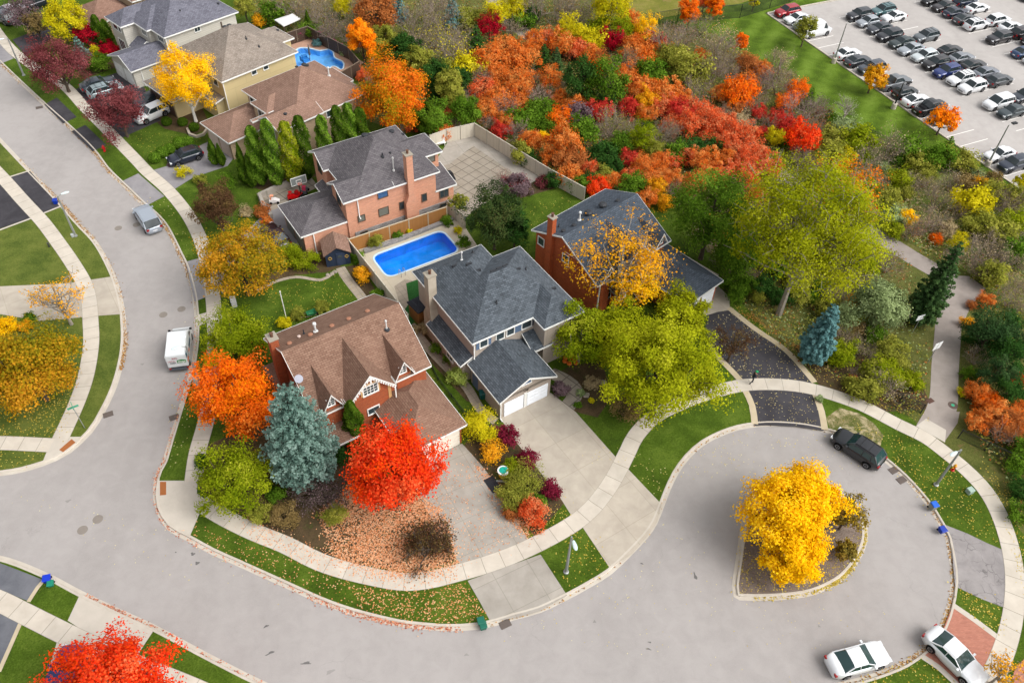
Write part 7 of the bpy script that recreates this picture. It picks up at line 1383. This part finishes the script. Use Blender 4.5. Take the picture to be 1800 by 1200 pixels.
mb = MB(); mb.box(sw/2-.15,-.06,.05,sw/2+.75,-.01,1.7); d_ = mb.build('door', plain((46,58,80), .5), r); mb = MB(); mb.box(sw/2+.0,-.09,1.1,sw/2+.45,-.055,1.4); mb.build('door_window', M_GLASS, d_)
for x in (.45, sw-.35):
    mb = MB(); ring = [(x+.17*math.cos(t_), -.06, 1.15+.17*math.sin(t_)) for t_ in np.linspace(0, 2*math.pi, 13)]; mb.tube(ring, .05, 6); mb.build('wreath', plain((170,140,70), .9), r)
a, b, c = (np.array(G(x, y, 2.0)) for x, y in ((716,531),(735,550),(750,528))); X_ = (b-a); w_ = float(np.linalg.norm(X_)); dpt = float(np.linalg.norm(c-b)); r = empty('wooden_shed', a[0], a[1], .12, math.atan2(X_[1], X_[0]), 'small cedar lean-to shed with a black roof against the beige house', 'shed')
mb = MB(); mb.box(.08,.08,0,w_-.08,dpt-.08,1.75); mb.build('wall', M_CEDAR, r, uv=True); mb = MB(); mb.box(-.05,-.05,1.78,w_+.05,dpt+.05,1.9); mb.build('roof', S_SLATE2, r, uv=True)
GZ = [np.array(G(x, y, 2.5)) for x, y in ((482,34),(498,45),(528,32),(514,23))]; o = GZ[0]; r = empty('gazebo', o[0], o[1], .12, 0, 'white topped gazebo with thin posts, leaves on its roof', 'gazebo'); c0 = sum(GZ)/4-o
mb = MB(); Q = [p-o for p in GZ]
for i in range(4): mb.poly([(*Q[i], 2.3), (*Q[(i+1)%4], 2.3), (*c0, 2.75)]); mb.poly([(*Q[i], 2.15), (*Q[(i+1)%4], 2.15), (*Q[(i+1)%4], 2.3), (*Q[i], 2.3)])
mb.build('roof', plain((214,214,212), .6), r)
for q in Q: p = q+(c0-q)*.06; mb = MB(); mb.box(p[0]-.06,p[1]-.06,0,p[0]+.06,p[1]+.06,2.25); mb.build('post', M_BRN, r)
P = scatter(rs, [tuple(p) for p in GZ[1:] ], 200, 2.72); 
# bins, boxes, hydrants
def bin_(label, px, py, c, lid=None, h=1.0, w=.5, rz=.3, name='recycling_bin', tilt=0, z=.14):
    X, Y = G(px, py, z); r = empty(name, X, Y, z, rz, label, 'bin'); r.rotation_euler = (tilt, 0, rz); mb = MB(); a, b = w*.42, w*.52
    mb.mesh([(-a,-a,.06),(a,-a,.06),(a,a,.06),(-a,a,.06),(-b,-b,h*.92),(b,-b,h*.92),(b,b,h*.92),(-b,b,h*.92)], [(3,2,1,0),(0,1,5,4),(1,2,6,5),(2,3,7,6),(3,0,4,7),(4,5,6,7)]); mb.build('bin_body', plain(c, .45), r)
    mb = MB(); mb.mesh([(-b-.03,-b-.05,h*.92),(b+.03,-b-.05,h*.92),(b+.03,b+.03,h*.92),(-b-.03,b+.03,h*.92),(-b,-b,h),(b,-b,h),(b*.9,b*.9,h+.03),(-b*.9,b*.9,h+.03)], [(0,1,5,4),(1,2,6,5),(2,3,7,6),(3,0,4,7),(4,5,6,7)]); mb.build('lid', plain(lid or c, .45), r)
    for s_ in (-1, 1): mb = MB(); Mx = Matrix.Translation((s_*a, a+.02, .09)) @ Matrix.Rotation(math.pi/2, 4, 'Y'); b2 = MB(); b2.lathe([(.09,-.03),(.09,.03)], 10); mb.mesh(b2.v, b2.f, 0, Mx); mb.build('wheel', M_TYRE, r)
    return r
bin_('bright blue recycling box at the lower left kerb', 85, 1020, (10,48,176), h=.5, w=.5); bin_('green cart lying beside the blue box at the lower left', 91, 1028, (20,120,96), h=.4, w=.42, name='green_bin'); bin_('blue recycling bin beside the left street lamp', 99, 358, (10,50,150), h=.6, w=.45)
bin_('green bin at the kerb, the one on the grass edge', 845, 1095, (14,92,74), h=.6, w=.48, name='green_bin'); bin_('green bin at the kerb, the one in the gutter', 849, 1103, (14,92,74), h=.6, w=.48, name='green_bin', z=.02); bin_('grey bin with a bright blue lid on the cul-de-sac kerb', 1637, 894, (126,128,122), (20,90,190), h=.8, w=.5); bin_('blue recycling bin beside the cracked driveway', 1654, 934, (10,50,150), h=.5, w=.5)
bin_('dark green bin beside the slate roof garage wall', 848, 699, (20,80,78), h=.9, w=.55, name='green_bin'); bin_('dark blue bin by the beige lean-to', 764, 583, (22,34,56), h=1.0, w=.6, name='garbage_bin')
def ubox(label, px, py, s, c, name='utility_box'):
    X, Y = G(px, py, .13); mb = MB(); a, b, h_ = s; mb.box(-a/2,-b/2,0,a/2,b/2,h_*.9); mb.mesh([(-a/2-.03,-b/2-.03,h_*.9),(a/2+.03,-b/2-.03,h_*.9),(a/2+.03,b/2+.03,h_*.9),(-a/2-.03,b/2+.03,h_*.9),(-a/2,-b/2,h_),(a/2,-b/2,h_),(a/2,b/2,h_),(-a/2,b/2,h_)], [(0,1,5,4),(1,2,6,5),(2,3,7,6),(3,0,4,7),(4,5,6,7)]); mb.box(-a/2+.04,-b/2-.02,.1,a/2-.04,-b/2-.001,h_*.8)
    o = mb.build(name, plain(c, .5)); o.location = (X, Y, .13); o.rotation_euler = (0,0,.4); return tag(o, label, 'utility box')
ubox('small pale green utility box on the cul-de-sac lawn', 1703, 865, (.5,.45,.5), (150,170,158)); ubox('grey-green cabinet beside the lamp by the orange maple', 346, 676, (.5,.4,1.0), (150,172,168)); ubox('small grey box at the foot of the left street lamp', 129, 416, (.3,.25,.4), (170,176,172)); ubox('grey utility cabinet in the bed between driveways', 945, 884, (.7,.6,.55), (98,106,100)); ubox('grey cabinet by the drive below the golden maple', 412, 535, (.5,.9,.8), (190,190,190)); ubox('small dark meter post on the left lawn', 87, 434, (.15,.15,.6), (60,62,58))
def hydrant(label, px, py, c, c2):
    X, Y = G(px, py, .13); r = empty('fire_hydrant', X, Y, .13, .4, label, 'fire hydrant'); mb = MB(); mb.lathe([(.17,0),(.17,.06),(.11,.08),(.11,.55),(.15,.57),(.15,.62)], 12); mb.build('hydrant_body', plain(c, .4), r)
    mb = MB(); mb.lathe([(.15,.62),(.12,.74),(.05,.8),(.05,.86)], 12); mb.build('bonnet', plain(c2, .4), r)
    for s_ in (-1, 1): mb = MB(); mb.tube([(s_*.1,0,.45),(s_*.24,0,.45)], .07, 8); mb.build('nozzle', plain(c2, .4), r)
hydrant('red fire hydrant at the edge of the upper left driveway', 184, 266, (176,14,24), (176,14,24)); hydrant('red and yellow fire hydrant beside the cul-de-sac lamp', 1674, 826, (190,30,20), (214,150,30))
# signs
def sign(label, px, py, topy, w, h_, c, ang, txt=None, name='sign_post', tc=(230,240,235)):
    X, Y = G(px, py, .13); H = zsolve(X, Y, topy); r = empty(name, X, Y, .13, ang, label, 'sign'); mb = MB(); mb.tube([(0,0,0),(0,0,H)], .035, 6); mb.build('pole', M_GALV, r)
    mb = MB(); mb.box(-w/2,-.02,H-h_,w/2,.02,H); mb.build('sign_panel', plain(c, .5), r)
    if txt: text3d(txt, h_*.62, Matrix.Translation((0,-.03,H-h_/2)) @ Matrix.Rotation(math.pi/2, 4, 'X'), plain(tc, .5), 'lettering', r, .004)
    return r
sign('white notice panel on a thin post beside the trail', 1631, 637, 604, 1.0, .9, (220,222,220), .5); sign('white notice panel on a post below the tall trail spruce', 1604, 584, 556, .9, .6, (214,216,216), .4)
r = sign('green street name sign on the corner verge', 149, 752, 716, .9, .2, (70,150,120), .6, name='street_sign'); H_ = zsolve(*G(149,752,.13), 716); mb = MB(); mb.box(-.02,-.45,H_+.0,.02,.45,H_+.2); mb.build('sign_panel', plain((70,150,120), .5), r)
# manholes and drains
def disc(label, px, py, rad, c, name='manhole_cover', z=.006, sq=False):
    X, Y = G(px, py, z); mb = MB()
    if sq: mb.box(-rad,-rad*.7,-.02,rad,rad*.7,.012); [mb.box(-rad*.85, y-.025, .012, rad*.85, y+.025, .02) for y in np.linspace(-rad*.55, rad*.55, 5)]
    else: mb.lathe([(rad*1.12,-.01),(rad*1.12,.006),(rad,.008),(rad,.002),(rad*.9,.002),(rad*.88,.010)], 24); [mb.box(-rad*.6, y-.02, .010, rad*.6, y+.02, .014) for y in np.linspace(-rad*.5, rad*.5, 5)]
    o = mb.build(name, plain(c, .8)); o.location = (X, Y, z); o.rotation_euler = (0, 0, .5); return tag(o, label, 'manhole cover' if not sq else 'drain')
for l, x, y in (('left of the pair of manhole covers near the minivan', 208, 401), ('right of the pair of manhole covers near the minivan', 240, 395), ('left of the pair of manhole covers above the truck', 287, 553), ('right of the pair of manhole covers above the truck', 319, 543), ('upper manhole cover at the intersection', 172, 912), ('lower manhole cover at the intersection', 145, 931)): disc(l, x, y, .36, (128,120,112))
disc('manhole cover with a green centre on the trail', 1675, 712, .4, (96,82,74), z=.148); mb = MB(); mb.lathe([(.16,0),(.16,.012)], 14); g_ = mb.build('green_centre', plain((60,170,130), .5), bpy.data.objects[[o.name for o in COL.objects if o.name.startswith('manhole_cover')][-1]]); g_.location = (0,0,.012)
disc('rusty square cover at the left edge of the trail', 1635, 704, .35, (86,60,50), 'drain_cover', .148, True)
for l, x, y in (('dark storm drain grate at the kerb near the suv', 1585, 843), ('storm drain grate nearest the dark grey suv', 1571, 826), ('storm drain grate beside the green bins', 888, 1096), ('leaf-covered drain at the left kerb', 190, 728), ('leaf-covered drain at the right kerb below the truck', 306, 733), ('drain at the upper left kerb', 69, 189)): disc(l, x, y, .42, (94,84,78), 'drain_cover', .03, True)
# drum play table, mat
X, Y = G(884, 838, .13); r = empty('play_drum', X, Y, .13, 0, 'yellow drum-shaped play stand with a white rim and teal top in the middle bed', 'toy'); r.scale = (.72,.72,.8); mb = MB(); mb.lathe([(.35,0),(.5,.3),(.6,.9),(.62,1.1)], 14); mb.build('drum', plain((220,176,24), .4), r); mb = MB(); mb.lathe([(.62,1.1),(.68,1.12),(.68,1.24),(.5,1.24)], 14); mb.build('rim', M_WHITE, r); mb = MB(); mb.lathe([(.5,1.22),(.48,1.3),(.2,1.34)], 10, (0,0,0)); mb.lathe([(.18,1.3),(.18,1.42)], 8, (.3,.2,0)); mb.build('top', plain((16,160,140), .4), r); mb = MB(); mb.box(-.75,-.75,0,.75,-.55,.12); mb.build('base_board', M_GALV, r)
X, Y = G(866, 851, .15); mb = MB(); mb.box(-.45,-.75,0,.45,.75,.03); [mb.box(-.4,y,.03,.4,y+.03,.04) for y in np.linspace(-.7,.65,8)]; o = mb.build('rubber_mat', plain((36,36,42), .8)); o.location = (X, Y, .15); o.rotation_euler = (0,0,.6); tag(o, 'black rubber mat at the edge of the old concrete driveway', 'mat')
# patio things
X, Y = G(531, 352, .13); H = zsolve(X, Y, 312); r = empty('basketball_hoop', X, Y, .13, math.radians(34), 'basketball hoop with a clear board on the upper patio', 'basketball hoop'); mb = MB(); mb.tube([(0,0,0),(0,0,H-.5)], .06, 8); mb.build('pole', M_BLKM, r); mb = MB()
for a_, b_ in (((-.9,-.1,H-1),(.9,-.1,H-1)),((-.9,-.1,H),(.9,-.1,H)),((-.9,-.1,H-1),(-.9,-.1,H)),((.9,-.1,H-1),(.9,-.1,H)),((-.3,-.1,H-.8),(.3,-.1,H-.8)),((-.3,-.1,H-.4),(.3,-.1,H-.4)),((-.3,-.1,H-.8),(-.3,-.1,H-.4)),((.3,-.1,H-.8),(.3,-.1,H-.4))): mb.tube([a_, b_], .04, 4)
bb = mb.build('backboard_frame', M_WHITE, r); mb = MB(); mb.box(-.88,-.11,H-.98,.88,-.09,H-.02); mb.build('backboard', plain((120,126,124), .2), bb); mb = MB(); mb.tube([(.22*math.cos(t_), -.35+.22*math.sin(t_), H-.82) for t_ in np.linspace(0, 2*math.pi, 13)], .03, 5); mb.build('rim', plain((220,80,40), .5), r); mb = MB(); mb.box(-.5,-.2,0,.5,.6,.3); mb.build('base', M_BLKM, r)
def toy(label, px, py, c, c2, rz): 
    X, Y = G(px, py, .13); r = empty('toy_car', X, Y, .13, rz, label, 'toy'); mb = MB(); mb.mesh([(-.6,-.3,.15),(.6,-.25,.15),(.6,.25,.15),(-.6,.3,.15),(-.55,-.3,.5),(.1,-.28,.55),(.1,.28,.55),(-.55,.3,.5),(.6,-.2,.35),(.6,.2,.35)], [(0,1,8,5,4),(2,3,7,6,9),(3,0,4,7),(4,5,6,7),(5,8,9,6),(1,2,9,8)]); mb.build('body', plain(c, .35), r); mb = MB(); mb.box(-.4,-.2,.5,-.3,.2,.95); mb.box(-.4,-.2,.95,.0,.2,1.0); mb.build('canopy', plain(c2, .4), r)
    for x in (-.4,.4):
        for s_ in (-.3,.3): mb = MB(); mb.tube([(x,s_-.05,.15),(x,s_+.05,.15)], .15, 10); mb.build('wheel', M_TYRE, r)
toy('red plastic ride-on car on the upper patio, left one', 515, 349, (200,14,22), (200,14,22), .5); toy('red ride-on car on the upper patio, nearer the roof', 525, 346, (200,14,22), (170,20,30), 1.2); toy('grey and pink toy car behind the red ride-on cars', 537, 338, (80,84,88), (196,60,90), 1.5); toy('white and peach toy scooter at the left of the upper patio', 483, 356, (220,216,214), (220,150,120), .2)
X, Y = G(785, 318, .13); r = empty('covered_grill', X, Y, .13, .6, 'black covered grill beside the grid-paved patio', 'grill'); mb = MB(); mb.mesh([(-1.1,-.4,0),(1.1,-.4,0),(1.1,.4,0),(-1.1,.4,0),(-.8,-.3,1.0),(.7,-.3,1.15),(.7,.3,1.15),(-.8,.3,1.0),(0,-.2,1.3),(0,.2,1.3)], [(0,1,5,8,4),(2,3,7,9,6),(3,0,4,7),(1,2,6,5),(4,8,9,7),(8,5,6,9)]); mb.build('cover', plain((34,36,40), .8), r)
X, Y = G(772, 256, .13); r = empty('patio_bench', X, Y, .13, .3, 'white bench against the white fence on the patio', 'bench'); mb = MB(); mb.box(-.8,-.25,.4,.8,.25,.46); mb.build('seat', M_WHITE, r); mb = MB(); mb.box(-.8,.22,.46,.8,.27,.9); mb.build('backrest', M_WHITE, r)
for x in (-.7,.7): mb = MB(); mb.box(x-.04,-.22,0,x+.04,.24,.4); mb.build('leg', M_WHITE, r)
X, Y = G(504, 562, .13); H = zsolve(X, Y, 515); mb = MB(); mb.tube([(0,0,0),(0,0,H)], .045, 8); mb.lathe([(.07,H),(.07,H+.1),(.01,H+.14)], 8); o = mb.build('flagpole', M_WHITE); o.location = (X, Y, .13); tag(o, 'white flagpole without a flag on the back lawn', 'flagpole')
X, Y = G(548, 556, .13); r = empty('wheelbarrow', X, Y, .13, .5, 'green wheelbarrow between the two round bushes', 'wheelbarrow'); mb = MB(); mb.mesh([(-.3,-.2,.3),(.3,-.25,.3),(.3,.25,.3),(-.3,.2,.3),(-.45,-.3,.6),(.5,-.35,.65),(.5,.35,.65),(-.45,.3,.6)], [(3,2,1,0),(0,1,5,4),(1,2,6,5),(2,3,7,6),(3,0,4,7)]); mb.build('tray', plain((40,110,70), .5), r); mb = MB(); [mb.tube([(.5,s_*.15,.2),(-.4,s_*.25,.35),(-1.1,s_*.3,.6)], .02, 5) for s_ in (-1,1)]; mb.build('handle', M_WOODG, r); mb = MB(); mb.tube([(.6,-.05,.18),(.6,.05,.18)], .18, 12); mb.build('wheel', M_TYRE, r)
X, Y = G(1003, 634, .13); r = empty('pumpkin_display', X, Y, .13, 0, 'yellow mums and orange pumpkins at the front path of the slate roof house', 'pumpkins')
for i in range(7): a_ = i*.9; mb = MB(); mb.lathe([(.03,0),(.2,.04),(.26,.16),(.2,.28),(.04,.3)], 12, (.7*math.cos(a_)*(.5+.1*i), .5*math.sin(a_), 0)); mb.build('pumpkin', plain((206,104,30), .5), r)
c_ = leaf_data('mums', rs.normal(size=(500, 3))*.22+np.array([.1,.4,.35]), np.tile([0,0,1.], (500,1)), .1*np.ones(500), rs.random(500), rs); c_.materials.append(pmat('yellow')); o = bpy.data.objects.new('mums', c_); COL.objects.link(o); o.parent = r
for i, (x, y) in enumerate([(527,58),(560,60),(578,70),(587,74),(595,79)]):
    X, Y = G(x, y, 1.3); r = empty('hanging_basket', X, Y, .13, 0, f'{ORD[i]} from the left of the pink flower baskets along the dark fence', 'flower basket', 'pink flower baskets on poles'); mb = MB(); mb.tube([(.25,0,0),(.25,0,1.6),(.1,0,1.7),(0,0,1.6)], .02, 5); mb.lathe([(.05,.85),(.2,1.1)], 10); mb.build('stand', M_BLKM, r)
    k = 260; c_ = leaf_data('flowers', rs.normal(size=(k, 3))*np.array([.2,.2,.14])+np.array([0,0,1.25]), np.tile([0,0,1.], (k,1)), .12*np.ones(k), rs.random(k), rs); PALS['magenta'] = [(150,10,80),(200,20,120),(220,70,150)]; c_.materials.append(pmat('magenta')); o = bpy.data.objects.new('flowers', c_); COL.objects.link(o); o.parent = r
X, Y = G(546, 108, .13); r = empty('patio_umbrella', X, Y, .13, 0, 'closed grey patio umbrella standing beside the kidney pool', 'umbrella'); mb = MB(); mb.tube([(0,0,0),(0,0,2.6)], .03, 6); mb.build('pole', M_GALV, r); mb = MB(); mb.lathe([(.04,.9),(.16,1.0),(.14,1.8),(.05,2.5)], 8); mb.build('canopy', plain((84,88,92), .8), r)
X, Y = G(534, 106, .13); r = empty('pool_steps', X, Y, .05, .8, 'blue ladder steps at the kidney pool beside the cream wall', 'steps'); mb = MB(); mb.box(-.5,-.8,.1,.5,-.3,.5); mb.box(-.5,-.3,.1,.5,.2,.8); mb.build('tread', plain((40,120,196), .5), r); mb = MB(); [mb.tube([(s_*.55,-.8,.1),(s_*.55,-.7,1.2),(s_*.55,.3,1.5)], .03, 5) for s_ in (-1,1)]; mb.build('handrail', M_BLKM, r)
X, Y = G(708, 484, .14); r = empty('pool_ladder', X, Y, .14, math.radians(-55), 'chrome ladder rails at the near edge of the rectangular pool', 'ladder')
for s_ in (-.25,.25): mb = MB(); mb.tube([(-.4,s_,0),(-.35,s_,.7),(-.1,s_,.85),(.15,s_,.7),(.2,s_,-.6)], .03, 6); mb.build('rail', M_GALV, r)
X, Y = G(288, 199, .14); r = empty('traffic_cone', X, Y, .14, 0, 'orange cone beside the white hatchback', 'cone'); mb = MB(); mb.lathe([(.14,.03),(.03,.7)], 12); mb.build('cone_body', plain((226,70,24), .5), r); mb = MB(); mb.box(-.2,-.2,0,.2,.2,.03); mb.build('base', plain((226,70,24), .5), r)
# person on the sidewalk
def person(px, py):
    X, Y = G(px, py, .15); r = empty('person', X, Y, .15, math.radians(10), 'person in dark clothes and a green cap walking on the sidewalk by the black driveway', 'person')
    J = {'p':(0,0,.93,.14,.17),'w':(.02,0,1.12,.11,.15),'c':(.05,0,1.34,.12,.17),'n':(.08,0,1.50,.055,.055),'h':(.13,0,1.62,.085,.085),'t':(.14,0,1.73,.06,.06),
         'lh':(.0,.09,.88,.09,.09),'lk':(.16,.1,.50,.065,.065),'la':(.10,.1,.09,.045,.045),'lt':(.26,.1,.04,.035,.04),'rh':(.0,-.09,.88,.09,.09),'rk':(.03,-.1,.50,.065,.065),'ra':(-.22,-.1,.12,.045,.045),'rt':(-.08,-.1,.04,.035,.04),
         'ls':(.05,.19,1.40,.06,.06),'le':(.10,.23,1.13,.045,.045),'lw':(.32,.16,1.10,.033,.033),'rs':(.05,-.19,1.40,.06,.06),'re':(.06,-.24,1.13,.045,.045),'rw':(.28,-.18,1.04,.033,.033)}
    E_ = [('p','w'),('w','c'),('c','n'),('n','h'),('h','t'),('p','lh'),('lh','lk'),('lk','la'),('la','lt'),('p','rh'),('rh','rk'),('rk','ra'),('ra','rt'),('c','ls'),('ls','le'),('le','lw'),('c','rs'),('rs','re'),('re','rw')]
    for s_, wn in ((1,'lw'),(-1,'rw')):
        w = J[wn]
        for i, (dy, L_) in enumerate(((-.03,.07),(-.01,.085),(.01,.08),(.03,.065))): J[f'{wn}{i}'] = (w[0]+.07, w[1]+dy, w[2]-.01, .012, .012); J[f'{wn}{i}b'] = (w[0]+.07+L_*.7, w[1]+dy, w[2]-.03, .009, .009); E_ += [(wn, f'{wn}{i}'), (f'{wn}{i}', f'{wn}{i}b')]
        J[wn+'t'] = (w[0]+.05, w[1]-s_*.05, w[2]+.01, .011, .011); E_.append((wn, wn+'t'))
    ks = list(J); me = bpy.data.meshes.new('body'); me.from_pydata([J[k][:3] for k in ks], [(ks.index(a), ks.index(b)) for a, b in E_], []); o = bpy.data.objects.new('body', me); COL.objects.link(o); bpy.context.view_layer.objects.active = o
    md = o.modifiers.new('skin', 'SKIN'); md.use_smooth_shade = True
    for i, k in enumerate(ks): me.skin_vertices[0].data[i].radius = J[k][3:]; me.skin_vertices[0].data[i].use_root = (k == 'p')
    s2 = o.modifiers.new('sub', 'SUBSURF'); s2.levels = s2.render_levels = 1; dg = bpy.context.evaluated_depsgraph_get(); m2 = bpy.data.meshes.new_from_object(o.evaluated_get(dg)); bpy.data.objects.remove(o)
    m2.materials.clear(); [m2.materials.append(m) for m in (plain((24,30,44), .8), plain((150,106,84), .6), plain((18,18,20), .7))]
    for p in m2.polygons: c = p.center; p.material_index = 1 if c.z > 1.5 or (c.x > .26 and c.z > .95) else (2 if c.z < .09 else 0)
    o = bpy.data.objects.new('body', m2); COL.objects.link(o); o.parent = r
    mb = MB(); mb.lathe([(.115,1.66),(.12,1.72),(.09,1.80),(.02,1.83)], 14, (.135,0,0)); mb.box(.2,-.08,1.66,.34,.08,1.68); mb.build('cap', plain((24,140,84), .7), r)
    mb = MB(); mb.box(.36,-.12,1.03,.5,.12,1.06); mb.build('phone', plain((60,60,50), .6), r)
person(1320, 674)
# litter of stones beside the shed path, steps
for i, (x, y, s_) in enumerate([(583,482,.25),(590,478,.2),(576,484,.22),(700,420,.3),(745,403,.25),(1030,695,.35),(1060,672,.3),(955,887,.2)]):
    X, Y = G(x, y, .13); bm = bmesh.new(); bmesh.ops.create_icosphere(bm, subdivisions=2, radius=s_)
    for v in bm.verts: v.co *= 1+.25*math.sin(v.co.x*9+i)*math.cos(v.co.y*11+i*2); v.co.z *= .6
    me = bpy.data.meshes.new('rock'); bm.to_mesh(me); bm.free(); me.materials.append(plain((150,140,128), .9)); o = bpy.data.objects.new('rock', me); COL.objects.link(o); o.location = (X, Y, .18)
    tag(o, ['pale rock left of the shed path','pale rock nearest the shed door','third pale rock by the shed path','rock under the cedar fence, left','rock under the cedar fence, right','rock by the curved front path','rock in the front flower bed','small rock beside the grey utility cabinet'][i], 'rock')
